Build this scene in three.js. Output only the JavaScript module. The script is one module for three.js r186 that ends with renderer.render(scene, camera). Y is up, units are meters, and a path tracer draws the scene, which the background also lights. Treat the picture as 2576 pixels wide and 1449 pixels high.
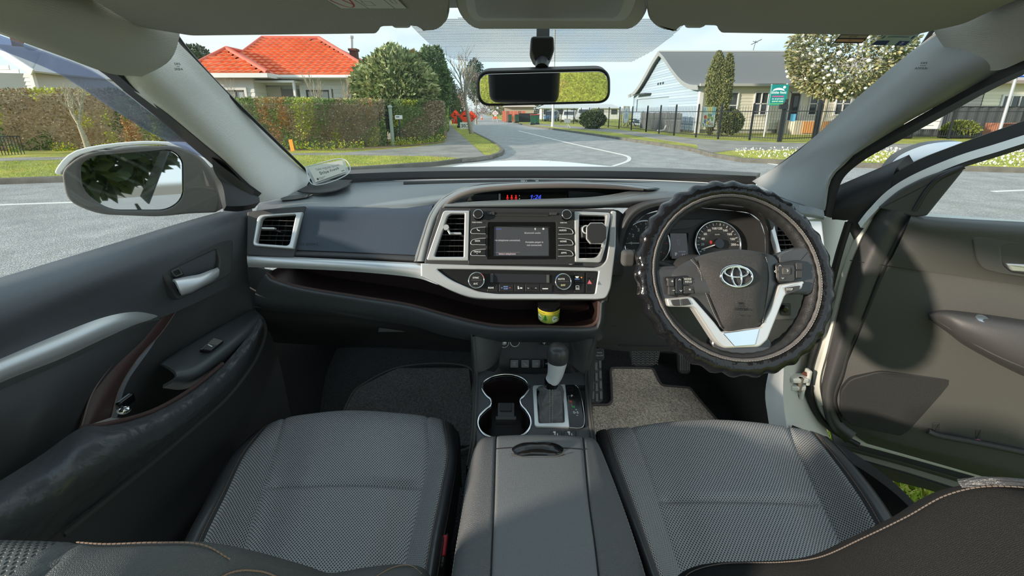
import * as THREE from 'three';
import { mergeGeometries, mergeVertices, toCreasedNormals } from 'three/addons/utils/BufferGeometryUtils.js';
import { RoundedBoxGeometry } from 'three/addons/geometries/RoundedBoxGeometry.js';
import { ConvexGeometry } from 'three/addons/geometries/ConvexGeometry.js';
// ---------------------------------------------------------------- camera, sky, sun, exposure
const scene = new THREE.Scene();
const FOCAL = 968, CX = 1288, CY = 522, PITCH = 14 * Math.PI / 180, EYE = 1.5;
const camera = new THREE.PerspectiveCamera(2 * Math.atan(927 / FOCAL) * 180 / Math.PI, 2576 / 1854,.01,600);
camera.position.set(0, EYE, 0);
camera.rotation.x = -PITCH;
camera.setViewOffset(2576,1854,0,405,2576,1449);   // the lower part of a taller frame, as the photograph was cropped
camera.updateProjectionMatrix();
const renderer = new THREE.WebGLRenderer();
renderer.toneMapping = THREE.LinearToneMapping;
renderer.toneMappingExposure = 1.36;
renderer.shadowMap.enabled = true;
const sun = new THREE.DirectionalLight(0xfff0dd, 4.4);
sun.position.set(-56,15,21);            // low hazy sun through the passenger window
sun.target.position.set(0,0,0);
sun.castShadow = true; sun.shadow.radius = 5;
Object.assign(sun.shadow.camera, { left: -70, right: 70, top: 70, bottom: -70, near: 1, far: 260 });
sun.shadow.mapSize.set(4096,4096);
scene.add(sun, sun.target);
// ---------------------------------------------------------------- random numbers and noise
function rng(seed) { let s = seed >>> 0; return () => { s = (s + 0x6D2B79F5) >>> 0; let t = Math.imul(s ^ (s >>> 15), 1 | s); t = (t + Math.imul(t ^ (t >>> 7), 61 | t)) ^ t; return ((t ^ (t >>> 14)) >>> 0) / 4294967296; }; }
const hash = (x, y, z) => { let h = Math.imul(x, 374761393) + Math.imul(y, 668265263) + Math.imul(z, 2147483647 - 61); h = Math.imul(h ^ (h >>> 13), 1274126177); return ((h ^ (h >>> 16)) >>> 0) / 4294967296; };
const fade = t => t * t * (3 - 2 * t), mixN = (a, b, t) => a + (b - a) * t, clamp = (x, a = 0, b = 1) => Math.min(b, Math.max(a, x));
const sstep = (a, b, x) => fade(clamp((x - a) / (b - a)));
function vnoise(x, y, p = 1 << 20, s = 0) {       // value noise, repeating every p cells
  const xi = Math.floor(x), yi = Math.floor(y), fx = fade(x - xi), fy = fade(y - yi), w = (i) => ((i % p) + p) % p;
  const a = hash(w(xi), w(yi), s), b = hash(w(xi + 1), w(yi), s), c = hash(w(xi), w(yi + 1), s), d = hash(w(xi + 1), w(yi + 1), s);
  return mixN(mixN(a, b, fx), mixN(c, d, fx), fy);
}
function fbm(x, y, oct = 4, p = 1 << 20, s = 0) { let v = 0, a = .5, n = 0; for (let i = 0; i < oct; i++) { v += a * vnoise(x, y, p, s + i); n += a; a *= .5; x *= 2; y *= 2; p *= 2; } return v / n; }
function v3noise(x, y, z) { return (vnoise(x, y, 1 << 20,1) + vnoise(y + 31.7, z, 1 << 20,2) + vnoise(z + 11.3, x + 5.1,1 << 20,3)) / 3; }
function worley(x, y, p, s) {
  let d1 = 9, d2 = 9; const xi = Math.floor(x), yi = Math.floor(y), w = (i) => ((i % p) + p) % p;
  for (let j = -1; j < 2; j++) for (let i = -1; i < 2; i++) {
    const cx = xi + i, cy = yi + j, px_ = cx + .15 + .7 * hash(w(cx), w(cy), s), py_ = cy + .15 + .7 * hash(w(cx), w(cy), s + 7), d = Math.hypot(px_ - x, py_ - y);
    if (d < d1) { d2 = d1; d1 = d; } else if (d < d2) d2 = d;
  }
  return [d1, d2];
}
// sky: one even veil of thin cloud with blue showing through it, the same all round
{
  const W = 1024, H = 512, data = new Float32Array(W * H * 4);
  for (let y = 0; y < H; y++) for (let x = 0; x < W; x++) {
    const el = (y + .5) / H * Math.PI - Math.PI / 2, az = x / W * Math.PI * 2, i = (y * W + x) * 4;
    const X = Math.cos(az) * Math.cos(el), Z = Math.sin(az) * Math.cos(el), Y = Math.max(Math.sin(el), .03);
    const k = 1 / (Y + .28), cu = X * k * 1.9 + 20, cv = Z * k * 1.9 + 20;
    let c = fbm(cu, cv, 6,1 << 20,3) * .7 + fbm(cu * 2.7 + 9, cv * 1.1,5,1 << 20,9) * .3;
    c = sstep(.36,.62, c);
    const t = clamp(Y), h = Math.pow(1 - t, 3);
    const blue = [mixN(.34,.66, h), mixN(.60,.82, h), mixN(.86,.90, h)];
    const sh = .9 + .12 * fbm(cu * 2.1 + 3, cv * 2.1,5,1 << 20,21);
    const cl = [.76 * sh, .86 * sh, .86 * sh];
    for (let q = 0; q < 3; q++) data[i + q] = el < -.02 ? [.22,.23,.2][q] : mixN(blue[q], cl[q],.25 + .75 * c);
    data[i + 3] = 1;
  }
  const sky = new THREE.DataTexture(data, W, H, THREE.RGBAFormat, THREE.FloatType);
  sky.mapping = THREE.EquirectangularReflectionMapping; sky.magFilter = THREE.LinearFilter; sky.needsUpdate = true;
  scene.background = sky; scene.environment = sky;
}
// ---------------------------------------------------------------- from pixels of the photograph to places
const SN = Math.sin(PITCH), CS = Math.cos(PITCH), V = (x, y, z) => new THREE.Vector3(x, y, z), EYEP = V(0, EYE, 0);
function ray(u, v) { const xc = (u - CX) / FOCAL, yc = -(v - CY) / FOCAL; return V(xc, yc * CS - SN, -(CS + yc * SN)); }
function at(u, v, D) { const d = ray(u, v); return d.multiplyScalar(D / -d.z).add(EYEP); }        // D metres ahead
function onY(u, v, y = 0) { const d = ray(u, v); return d.multiplyScalar((y - EYE) / d.y).add(EYEP); }
function onX(u, v, x) { const d = ray(u, v); return d.multiplyScalar(x / d.x).add(EYEP); }
class Frame {                                  // a plane with its own axes: x along it, y up it, z out of it
  constructor(o, n, xdir = V(1,0,0)) {
    this.o = o.clone(); this.n = n.clone().normalize();
    this.ex = xdir.clone().addScaledVector(this.n, -xdir.dot(this.n)).normalize(); this.ey = this.n.clone().cross(this.ex);
    this.m = new THREE.Matrix4().makeBasis(this.ex, this.ey, this.n).setPosition(this.o);
  }
  hit(u, v, z = 0) { const d = ray(u, v), o = this.o.clone().addScaledVector(this.n, z); return d.multiplyScalar(o.clone().sub(EYEP).dot(this.n) / d.dot(this.n)).add(EYEP); }
  p(u, v, z = 0) { const w = this.hit(u, v, z).sub(this.o); return new THREE.Vector2(w.dot(this.ex), w.dot(this.ey)); }
  w(x, y, z = 0) { return this.o.clone().addScaledVector(this.ex, x).addScaledVector(this.ey, y).addScaledVector(this.n, z); }
  put(g) { return g.applyMatrix4(this.m); }
}
// ---------------------------------------------------------------- geometry helpers
function triUV(g) {                            // uv in metres by the way each face points
  const p = g.attributes.position, n = g.attributes.normal, uv = new Float32Array(p.count * 2);
  for (let i = 0; i < p.count; i++) {
    const ax = Math.abs(n.getX(i)), ay = Math.abs(n.getY(i)), az = Math.abs(n.getZ(i));
    if (ax >= ay && ax >= az) { uv[2 * i] = p.getZ(i); uv[2 * i + 1] = p.getY(i); } else if (ay >= az) { uv[2 * i] = p.getX(i); uv[2 * i + 1] = p.getZ(i); } else { uv[2 * i] = p.getX(i); uv[2 * i + 1] = p.getY(i); }
  }
  g.setAttribute('uv', new THREE.BufferAttribute(uv, 2)); return g;
}
function cr(a, b, c, d, t) { const t2 = t * t, t3 = t2 * t; return .5 * (2 * b + (c - a) * t + (2 * a - 5 * b + 4 * c - d) * t2 + (3 * b - a - 3 * c + d) * t3); }
function crv(P, s) {                           // point at s (0..n-1) of a smooth line through the points P
  const n = P.length; if (n === 1) return P[0].clone(); const i = Math.min(Math.floor(s), n - 2), t = s - i;
  const b = P[i], c = P[i + 1], a = i > 0 ? P[i - 1] : b.clone().multiplyScalar(2).sub(c), d = i + 2 < n ? P[i + 2] : c.clone().multiplyScalar(2).sub(b);
  return V(cr(a.x, b.x, c.x, d.x, t), cr(a.y, b.y, c.y, d.y, t), cr(a.z, b.z, c.z, d.z, t));
}
function gridGeo(G, thick = 0, closeU = false) { // surface through a grid of points; thick: a shell with a back and rims
  const nr = G.length, nc = G[0].length, pos = [], uv = [], idx = [];
  const put = () => { for (let i = 0; i < nr; i++) { let s = 0; for (let j = 0; j < nc; j++) { const p = G[i][j]; pos.push(p.x, p.y, p.z); if (j) s += p.distanceTo(G[i][j - 1]); uv.push(s, rowLen[i]); } } };
  const rowLen = [0]; const mc = nc >> 1; for (let i = 1; i < nr; i++) rowLen.push(rowLen[i - 1] + G[i][mc].distanceTo(G[i - 1][mc]));
  put();
  for (let i = 0; i < nr - 1; i++) for (let j = 0; j < nc - 1; j++) { const a = i * nc + j, b = a + 1, c = a + nc, d = c + 1; idx.push(a, c, b, b, c, d); }
  let g = new THREE.BufferGeometry();
  g.setAttribute('position', new THREE.Float32BufferAttribute(pos, 3)); g.setAttribute('uv', new THREE.Float32BufferAttribute(uv, 2)); g.setIndex(idx); g.computeVertexNormals();
  if (!thick) return g;
  const n = g.attributes.normal, back = G.map((r, i) => r.map((p, j) => p.clone().addScaledVector(V(n.getX(i * nc + j), n.getY(i * nc + j), n.getZ(i * nc + j)), -thick)));
  const gb = gridGeo(back); gb.setIndex(gb.index.array.length ? Array.from(gb.index.array).reduce((o, v, k, A) => { if (k % 3 === 0) o.push(A[k], A[k + 2], A[k + 1]); return o; }, []) : []); gb.computeVertexNormals();
  const strip = (a, b) => gridGeo([a, b]);
  const col = (M, j) => M.map(r => r[j]);
  return mergeGeometries([g, gb, strip(back[0], G[0]), strip(G[nr - 1], back[nr - 1]), strip(col(G, 0), col(back, 0)), strip(col(back, nc - 1), col(G, nc - 1))]);
}
function surf(net, nu = 24, nv = 24, thick = 0) { // smooth surface through a net of points (rows of equal length)
  const rows = net.map(r => { const o = []; for (let j = 0; j <= nu; j++) o.push(crv(r, j / nu * (r.length - 1))); return o; });
  const G = []; for (let i = 0; i <= nv; i++) { const s = i / nv * (rows.length - 1), r = []; for (let j = 0; j <= nu; j++) r.push(crv(rows.map(q => q[j]), s)); G.push(r); }
  return gridGeo(G, thick);
}
const px = rows => rows.map(r => r.map(([u, v, D]) => at(u, v, D)));
function roundPoly(pts, r0 = 0, seg = 6) {      // polygon with rounded corners: [x, y, radius?]
  const out = [], n = pts.length;
  for (let i = 0; i < n; i++) {
    const p = pts[i], a = pts[(i + n - 1) % n], b = pts[(i + 1) % n], r = p[2] ?? r0;
    const da = Math.hypot(a[0] - p[0], a[1] - p[1]), db = Math.hypot(b[0] - p[0], b[1] - p[1]), k = Math.min(r, da / 2, db / 2);
    if (k <= 0) { out.push([p[0], p[1]]); continue; }
    const s = [p[0] + (a[0] - p[0]) / da * k, p[1] + (a[1] - p[1]) / da * k], e = [p[0] + (b[0] - p[0]) / db * k, p[1] + (b[1] - p[1]) / db * k];
    for (let q = 0; q <= seg; q++) { const t = q / seg, u = 1 - t; out.push([u * u * s[0] + 2 * u * t * p[0] + t * t * e[0], u * u * s[1] + 2 * u * t * p[1] + t * t * e[1]]); }
  }
  return out;
}
const rrect = (x0, y0, x1, y1, r, seg) => roundPoly([[x0, y0],[x1, y0],[x1, y1],[x0, y1]], r, seg);
function smoothLoop(pts, k = 6) { const n = pts.length, o = []; for (let i = 0; i < n; i++) for (let q = 0; q < k; q++) { const t = q / k, a = pts[(i + n - 1) % n], b = pts[i], c = pts[(i + 1) % n], d = pts[(i + 2) % n]; o.push([cr(a[0], b[0], c[0], d[0], t), cr(a[1], b[1], c[1], d[1], t)]); } return o; }
function smoothLine(pts, k = 6) { const o = [], n = pts.length; for (let i = 0; i < n - 1; i++) for (let q = 0; q < k; q++) { const t = q / k, a = pts[Math.max(i - 1,0)], b = pts[i], c = pts[i + 1], d = pts[Math.min(i + 2, n - 1)]; o.push([cr(a[0], b[0], c[0], d[0], t), cr(a[1], b[1], c[1], d[1], t)]); } o.push(pts[n - 1]); return o; }
function shapeOf(pts, holes = []) {
  const v = a => a.map(p => new THREE.Vector2(p.x ?? p[0], p.y ?? p[1])); let q = v(pts); if (THREE.ShapeUtils.area(q) < 0) q.reverse();
  const s = new THREE.Shape(q); for (const h of holes) { let k = v(h); if (THREE.ShapeUtils.area(k) > 0) k.reverse(); s.holes.push(new THREE.Path(k)); } return s;
}
function plate(pts, holes, z0, z1, bevel = 0, seg = 2) { // extruded outline whose front lies at z1, back at z0, edges rounded by bevel
  const g = new THREE.ExtrudeGeometry(shapeOf(pts, holes), { depth: Math.max(z1 - z0 - (bevel || 0), 1e-5), bevelEnabled: bevel > 0, bevelSize: bevel, bevelOffset: -bevel, bevelThickness: bevel, bevelSegments: seg, steps: 1, curveSegments: 8 });
  g.translate(0,0, z0); return g;
}
function fplate(fr, pxs, z0, z1, bevel = 0, holes = [], seg = 2) { // the same, outlined in pixels on a frame at height z1
  const f = a => a.map(([u, v]) => fr.p(u, v, z1)); return fr.put(plate(f(pxs), holes.map(f), z0, z1, bevel, seg));
}
function tube(P, r, seg = 40, rad = 8, closed = false) { return new THREE.TubeGeometry(new THREE.CatmullRomCurve3(P, closed, 'centripetal'), seg, r, rad, closed); }
function capsuleTube(P, r, seg = 40, rad = 8) {   // tube with round ends
  const g = [tube(P, r, seg, rad)]; for (const e of [P[0], P[P.length - 1]]) { const s = new THREE.SphereGeometry(r, rad, 6); s.translate(e.x, e.y, e.z); g.push(s); } return mergeGeometries(g);
}
function taper(P, R, seg = 24, rad = 8) {         // tube whose radius runs through R
  const c = new THREE.CatmullRomCurve3(P), fr = c.computeFrenetFrames(seg, false), G = [];
  for (let i = 0; i <= seg; i++) { const t = i / seg, p = c.getPoint(t), k = t * (R.length - 1), a = Math.min(Math.floor(k), R.length - 2), r = mixN(R[a], R[a + 1], k - a), row = []; for (let j = 0; j <= rad; j++) { const q = j / rad * Math.PI * 2; row.push(p.clone().addScaledVector(fr.normals[i], Math.cos(q) * r).addScaledVector(fr.binormals[i], Math.sin(q) * r)); } G.push(row); }
  return gridGeo(G);
}
function box(w, h, d, r = 0) { return r ? new RoundedBoxGeometry(w, h, d, 2, r) : new THREE.BoxGeometry(w, h, d); }
function moved(g, x, y, z) { return g.translate(x, y, z); }
function beam(a, b, w, h, up = V(0,1,0)) {     // box from a to b
  const d = b.clone().sub(a), L = d.length(), g = new THREE.BoxGeometry(w, h, L), z = d.normalize(), x = up.clone().cross(z); if (x.lengthSq() < 1e-6) x.set(1,0,0); x.normalize();
  return g.applyMatrix4(new THREE.Matrix4().makeBasis(x, z.clone().cross(x), z).setPosition(a.clone().add(b).multiplyScalar(.5)));
}
function smoothed(g, angle = .6) { for (const k of Object.keys(g.attributes)) if (k !== 'position') g.deleteAttribute(k); return toCreasedNormals(mergeVertices(g, 1e-5), angle); }
function clean(list) { return mergeGeometries(list.map(g => { const q = g.index ? g.toNonIndexed() : g.clone(); for (const k of Object.keys(q.attributes)) if (!['position', 'normal', 'uv'].includes(k)) q.deleteAttribute(k); if (!q.attributes.uv) triUV(q); return q; })); }
// ---------------------------------------------------------------- naming and grouping
const taken = {};
function numbered(n) { taken[n] = (taken[n] ?? -1) + 1; return taken[n] ? n + '_' + String(taken[n]).padStart(3, '0') : n; }
function mark(o, label, category, group, kind) { if (label) o.userData.label = label; if (category) o.userData.category = category; if (group) o.userData.group = group; if (kind) o.userData.kind = kind; return o; }
const pending = [];
function thing(name, label, category, group, kind) { const o = new THREE.Group(); o.name = numbered(name); scene.add(o); mark(o, label, category, group, kind); pending.push(o); return o; }
function part(parent, name, geo, mat, label) {    // one named mesh; geometry may be a list
  const g = Array.isArray(geo) ? clean(geo) : geo; if (!g.attributes.uv) triUV(g);
  const m = new THREE.Mesh(g, mat); m.name = name; m.castShadow = m.receiveShadow = true; if (label) m.userData.label = label; parent.add(m); return m;
}
function single(name, geo, mat, label, category, group, kind) { const o = part(scene, numbered(name), geo, mat); mark(o, label, category, group, kind); return o; }
function settle() {                               // put each thing's origin at its base
  for (const o of pending) {
    const b = new THREE.Box3().setFromObject(o); if (b.isEmpty()) continue; const c = V((b.min.x + b.max.x) / 2, b.min.y, (b.min.z + b.max.z) / 2);
    for (const k of o.children) k.position.sub(c); o.position.add(c);
  }
}
function copies(parent, name, geo, mat, mats, cols) {
  const m = new THREE.InstancedMesh(geo, mat, mats.length); mats.forEach((q, i) => { m.setMatrixAt(i, q); if (cols) m.setColorAt(i, cols[i]); });
  m.name = parent === scene ? numbered(name) : name; m.userData.kind = 'stuff'; m.castShadow = m.receiveShadow = true; parent.add(m); return m;
}
// ---------------------------------------------------------------- textures and materials
const RGB = (r, g, b) => new THREE.Color().setRGB(r, g, b);
function dataTex(n, f, srgb = false, size = 1) {  // f(x, y in 0..1) -> grey or [r, g, b]; repeats every size metres
  const d = new Uint8Array(n * n * 4);
  for (let y = 0; y < n; y++) for (let x = 0; x < n; x++) { const v = f((x + .5) / n, (y + .5) / n), i = (y * n + x) * 4; for (let q = 0; q < 3; q++) d[i + q] = clamp(Array.isArray(v) ? v[q] : v) * 255; d[i + 3] = 255; }
  const t = new THREE.DataTexture(d, n, n); t.wrapS = t.wrapT = THREE.RepeatWrapping; t.magFilter = THREE.LinearFilter; if (srgb) t.colorSpace = THREE.SRGBColorSpace; t.repeat.set(1 / size, 1 / size); t.needsUpdate = true; return t;
}
function resized(t, size) { const c = t.clone(); c.repeat.set(1 / size, 1 / size); c.needsUpdate = true; return c; }
const T = {};
T.leather = dataTex(512, (x, y) => { const w = .35 * fbm(x * 8, y * 8,2,8,5), [a, b] = worley(x * 40 + w, y * 40 + w, 40,2); return clamp((b - a) * 2.2) * .8 + .2 * vnoise(x * 128, y * 128,128,4); }, false, .075);
T.grain = dataTex(256, (x, y) => .6 * vnoise(x * 64, y * 64,64,1) + .4 * vnoise(x * 128, y * 128,128,2), false, .03);
T.weave = dataTex(128, (x, y) => { const a = Math.sin(x * Math.PI * 32) * .5 + .5, b = Math.sin((y + (Math.floor(x * 16) % 2) / 32) * Math.PI * 32) * .5 + .5; return .5 * a + .5 * b; }, false, .032);
T.ribs = dataTex(128, (x, y) => .7 * Math.pow(Math.abs(Math.sin(y * Math.PI * 16)), .8) + .3 * vnoise(x * 32, y * 32,32,1), false, .045);
T.carpet = dataTex(512, (x, y) => { const n = .5 * vnoise(x * 128, y * 128,128,1) + .5 * vnoise(x * 256, y * 256,256,2), k = .62 + .38 * fbm(x * 6, y * 6,4,6,8), g = (.5 + .62 * n) * (.6 + .4 * k) * 1.12; return [g, g, g]; }, true, .44);
T.carpetBump = dataTex(256, (x, y) => vnoise(x * 100, y * 100,100,1), false, .34);
T.perf = (() => { const N = 16; return dataTex(512, (x, y) => { const gx = x * N, gy = y * N, d = (a, b) => Math.hypot(((gx - a) % 1 + 1) % 1 - .5, ((gy - b) % 1 + 1) % 1 - .5), r = Math.min(d(0,0), d(.5,.5)); const h = sstep(.15,.25, r); return [h, h, h]; }, false, .088); })();
T.perfColor = dataTex(512, (x, y) => { const N = 16, gx = x * N, gy = y * N, d = (a, b) => Math.hypot(((gx - a) % 1 + 1) % 1 - .5, ((gy - b) % 1 + 1) % 1 - .5), h = .12 + .88 * sstep(.15,.22, Math.min(d(0,0), d(.5,.5))); return [h, h, h]; }, true, .088);
T.asphalt = dataTex(1024, (x, y) => { const n = .5 * vnoise(x * 256, y * 256,256,1) + .5 * vnoise(x * 512, y * 512,512,2), m = fbm(x * 8, y * 8,5,8,7), b = .60 + .28 * (n - .5) + .16 * (m - .5) + (n > .78 ? .12 : 0); return [b * 1.0, b * 1.01, b * 1.0]; }, true, 2.6);
T.asphaltBump = dataTex(512, (x, y) => vnoise(x * 200, y * 200,200,1), false, 1.2);
T.path = dataTex(512, (x, y) => { const n = vnoise(x * 256, y * 256,256,1), m = fbm(x * 5, y * 5,5,5,3), b = .52 + .14 * (n - .5) + .2 * (m - .5); return [b * 1.02, b, b * .95]; }, true, 3);
T.grass = dataTex(1024, (x, y) => { const n = vnoise(x * 300, y * 300,300,1), s = vnoise(x * 500, y * 160,500,8), m = fbm(x * 6, y * 6,5,6,3), d = fbm(x * 14, y * 14,4,14,12); const g = .62 + .3 * (n - .5) + .34 * (s - .5) + .3 * (m - .5), br = sstep(.56,.7, d) * .3; return [g * (.82 + .18 * m) + br * .1, g * (.93 - .12 * br), g * .34 + br * .12]; }, true, 4);
T.soil = dataTex(256, (x, y) => { const n = fbm(x * 20, y * 20,4,20,3); return [.36 + .3 * n, .3 + .28 * n, .2 + .2 * n]; }, true, 1.5);
T.bark = dataTex(256, (x, y) => { const n = fbm(x * 10, y * 30,4,10,3); return [.5 + .3 * n, .48 + .28 * n, .42 + .26 * n]; }, true, .6);
T.rough = dataTex(256, (x, y) => .5 + .5 * fbm(x * 12, y * 12,4,12,6), false, .4);
T.brush = dataTex(256, (x, y) => .5 + .5 * vnoise(x * 4, y * 200,200,6), false, .05);
T.wavy = dataTex(256, (x, y) => fbm(x * 7, y * 7,4,7,4), false, .3);
const std = o => new THREE.MeshStandardMaterial(o), phys = o => new THREE.MeshPhysicalMaterial(o);
const M = {
  leather: std({ color: RGB(.12,.124,.13), roughness: .42, bumpMap: T.leather, bumpScale: .0004 }),
  leatherSmooth: std({ color: RGB(.06,.063,.069), roughness: .3, bumpMap: T.wavy, bumpScale: .0012 }),
  perf: std({ color: RGB(.36,.362,.367), roughness: .33, map: T.perfColor, bumpMap: T.perf, bumpScale: .0006 }),
  dash: std({ color: RGB(.20,.222,.235), roughness: .3, bumpMap: T.leather, bumpScale: .00016 }),
  dashDark: std({ color: RGB(.055,.055,.058), roughness: .5, bumpMap: T.grain, bumpScale: .00015 }),
  plastic: std({ color: RGB(.05,.05,.051), roughness: .5, bumpMap: T.grain, bumpScale: .00012 }),
  plasticSoft: std({ color: RGB(.085,.085,.082), roughness: .62, bumpMap: T.grain, bumpScale: .0002 }),
  black: std({ color: RGB(.018,.018,.019), roughness: .4 }),
  gloss: std({ color: RGB(.008,.008,.009), roughness: .12 }),
  rubber: std({ color: RGB(.016,.016,.017), roughness: .6 }),
  void: std({ color: RGB(.014,.014,.014), roughness: .9 }),
  silver: std({ color: RGB(.74,.75,.76), metalness: .55, roughness: .36, bumpMap: T.brush, bumpScale: .00002 }),
  chrome: std({ color: RGB(.86,.87,.88), metalness: 1, roughness: .1 }),
  brown: std({ color: RGB(.09,.05,.042), roughness: .5, bumpMap: T.leather, bumpScale: .00015 }),
  brownGrey: std({ color: RGB(.17,.145,.132), roughness: .5, bumpMap: T.leather, bumpScale: .00015 }),
  headliner: std({ color: RGB(.50,.487,.435), roughness: .95, bumpMap: T.ribs, bumpScale: .0004 }),
  visor: std({ color: RGB(.37,.357,.31), roughness: .95, bumpMap: T.weave, bumpScale: .0003 }),
  trimGrey: std({ color: RGB(.5,.495,.46), roughness: .6, bumpMap: T.grain, bumpScale: .0001 }),
  pillar: std({ color: RGB(.76,.755,.72), roughness: .85, bumpMap: T.ribs, bumpScale: .00035 }),
  paint: phys({ color: RGB(.80,.81,.81), roughness: .35, clearcoat: 1, clearcoatRoughness: .05 }),
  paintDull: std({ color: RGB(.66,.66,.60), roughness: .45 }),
  carpet: std({ color: RGB(.03,.03,.03), roughness: 1, map: T.carpet, bumpMap: T.carpetBump, bumpScale: .003 }),
  mat: std({ color: RGB(1.0,.80,.61), roughness: 1, map: T.carpet, bumpMap: T.carpetBump, bumpScale: .003 }),
  matDark: std({ color: RGB(.11,.105,.10), roughness: 1, map: T.carpet, bumpMap: T.carpetBump, bumpScale: .003 }),
  stitch: std({ color: RGB(.30,.20,.14), roughness: .8 }),
  stitchGrey: std({ color: RGB(.34,.33,.31), roughness: .8 }),
  mirror: std({ color: RGB(.85,.87,.88), metalness: 1, roughness: .015 }),
  glass: phys({ color: RGB(.97,.99,.98), roughness: 0, transmission: 1, thickness: 0, ior: 1.45 }),
  white: std({ color: RGB(.75,.75,.73), roughness: .6 }),
  asphalt: std({ color: RGB(1,1,1), map: T.asphalt, roughness: .9, bumpMap: T.asphaltBump, bumpScale: .008 }),
  path: std({ map: T.path, roughness: .92 }),
  kerb: std({ color: RGB(.55,.54,.5), map: resized(T.path, 1.1), roughness: .9 }),
  grass: std({ map: T.grass, roughness: 1 }),
  soil: std({ map: T.soil, roughness: 1 }),
  roadPaint: std({ color: RGB(.72,.71,.67), roughness: .75, roughnessMap: T.rough }),
  bark: std({ map: T.bark, roughness: .95 }),
  barkPale: std({ color: RGB(1.15,1.13,1.05), map: T.bark, roughness: .95 }),
};
const rl = () => 0;
// ================================================================ the street
const W2 = (x, D) => [x, -D];                    // ground point: x to the side, D ahead
const gp = (u, v, y = .1) => { const p = onY(u, v, y); return [p.x, p.z]; };
function slab(pts, y0, y1, bevel = 0) { const g = plate(pts.map(([x, z]) => [x, -z]), [], y0, y1, bevel); g.rotateX(-Math.PI / 2); return triUV(g); }
function structure(name, geo, mat, label) { const o = single(name, geo, mat, label, null, null, 'structure'); return o; }
structure('road', slab([[-150,60],[150,60],[150,-260],[-150,-260]],-.2,0), M.asphalt, 'grey chip seal road bending into the side street');
const leftKerb = [W2(-60,-3.2), ...[[0,452],[150,447],[500,437],[870,424],[1100,409],[1162,400.5],[1200,398],[1240,392],[1262,384],[1268,376],[1258,366],[1232,351],[1205,338],[1180,326]].map(([u, v]) => gp(u, v)), W2(-7.9,80), W2(-22,220)];
structure('lawn_left', slab([...leftKerb, W2(-150,220), W2(-150,-3.2)],-.15,.1), M.grass, 'sunlit mown grass verge in front of the hedges');
const rightKerb = [W2(-14,220), ...[[1262,301],[1327,315],[1500,338],[1720,370],[1757,378],[1781,385.5],[1866,400],[1986,405],[2143,412],[2576,425]].map(([u, v]) => gp(u, v)), W2(60,0)];
structure('lawn_right', slab([...rightKerb, W2(150,0), W2(150,220)],-.15,.1), M.grass, 'grass verge along the fenced side of the road');
function kerbStrip(name, pts, w, side, label) {
  const A = [], n = pts.length, G = [];
  for (let i = 0; i < n; i++) { const a = pts[Math.max(i - 1,0)], b = pts[Math.min(i + 1, n - 1)], dx = b[0] - a[0], dz = b[1] - a[1], L = Math.hypot(dx, dz) || 1, nx = -dz / L * side, nz = dx / L * side, p = pts[i]; G.push([V(p[0] + nx * .03,0, p[1] + nz * .03), V(p[0] + nx * .02,.1, p[1] + nz * .02), V(p[0],.125, p[1]), V(p[0] - nx * w, .125, p[1] - nz * w), V(p[0] - nx * w, 0, p[1] - nz * w)]); }
  const g = gridGeo(G); structure(name, triUV(toCreasedNormals(g, .6)), M.kerb, label);
}
kerbStrip('kerb_left', leftKerb.slice(0,-2), .13,1, 'worn concrete kerb round the grass corner');
kerbStrip('kerb_right', rightKerb.slice(1), .13,1, 'dark stained concrete kerb along the fenced side');
structure('footpath_left', slab([...[[0,397],[701,386],[860,384],[1027,371.5],[1115,361],[1122,317],[1128,300],[1134,300],[1133,310],[1138,320],[1217,389],[1240,391.5],[1200,397.5],[1162,400],[1147,396],[1077,392.5],[860,389.5],[701,389.5],[0,405]].map(([u, v]) => gp(u, v, .112)), W2(-60,3), W2(-60,5.5)],.02,.112), M.path, 'grey footpath curving round the hedge corner');
structure('footpath_right', slab([[1330,309],[1545,325],[1717,345],[1800,352],[1960,358.5],[2040,360],[2300,362],[2700,362],[2700,383],[2300,382],[2040,375],[1830,379],[1781,385],[1757,377],[1753,364],[1717,359],[1545,333],[1330,313]].map(([u, v]) => gp(u, v, .112)), .02,.112), M.path, 'grey footpath with driveway crossing by the fence');
structure('garden_bed', slab([[560,384],[700,379],[960,373],[1030,368],[1120,358],[1120,355],[960,365],[560,374]].map(([u, v]) => gp(u, v, .115)), .02,.115), M.soil, 'strip of leaf litter soil below the hedge');
{ // painted lines
  const line = (pts, w, label) => { const G = pts.map((p, i) => { const a = pts[Math.max(i - 1,0)], b = pts[Math.min(i + 1, pts.length - 1)], d = V(b[0] - a[0],0, b[1] - a[1]).normalize(), n = V(-d.z, 0, d.x); return [V(p[0],.006, p[1]).addScaledVector(n, w / 2), V(p[0],.006, p[1]).addScaledVector(n, -w / 2)]; }); structure('road_line', triUV(gridGeo(G, .005)), M.roadPaint, label); };
  line(smoothLine([[1304,329],[1428,359],[1528,381],[1575,392],[1583,401],[1571,409],[1528,422],[1488,431],[1440,441]],8).map(([u, v]) => gp(u, v, 0)), .12, 'white centre line curving out of the side street');
  line([[-300,529],[0,516],[80,513],[320,505]].map(([u, v]) => gp(u, v, 0)), .1, 'white lane line beside the door mirror');
  line([[1933,411],[1975,418]].map(([u, v]) => gp(u, v, 0)), .12, 'short white dash by the far kerb');
  line([[2500,482],[2600,478]].map(([u, v]) => gp(u, v, 0)), .1, 'white lane line beyond the open door');
}
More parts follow.
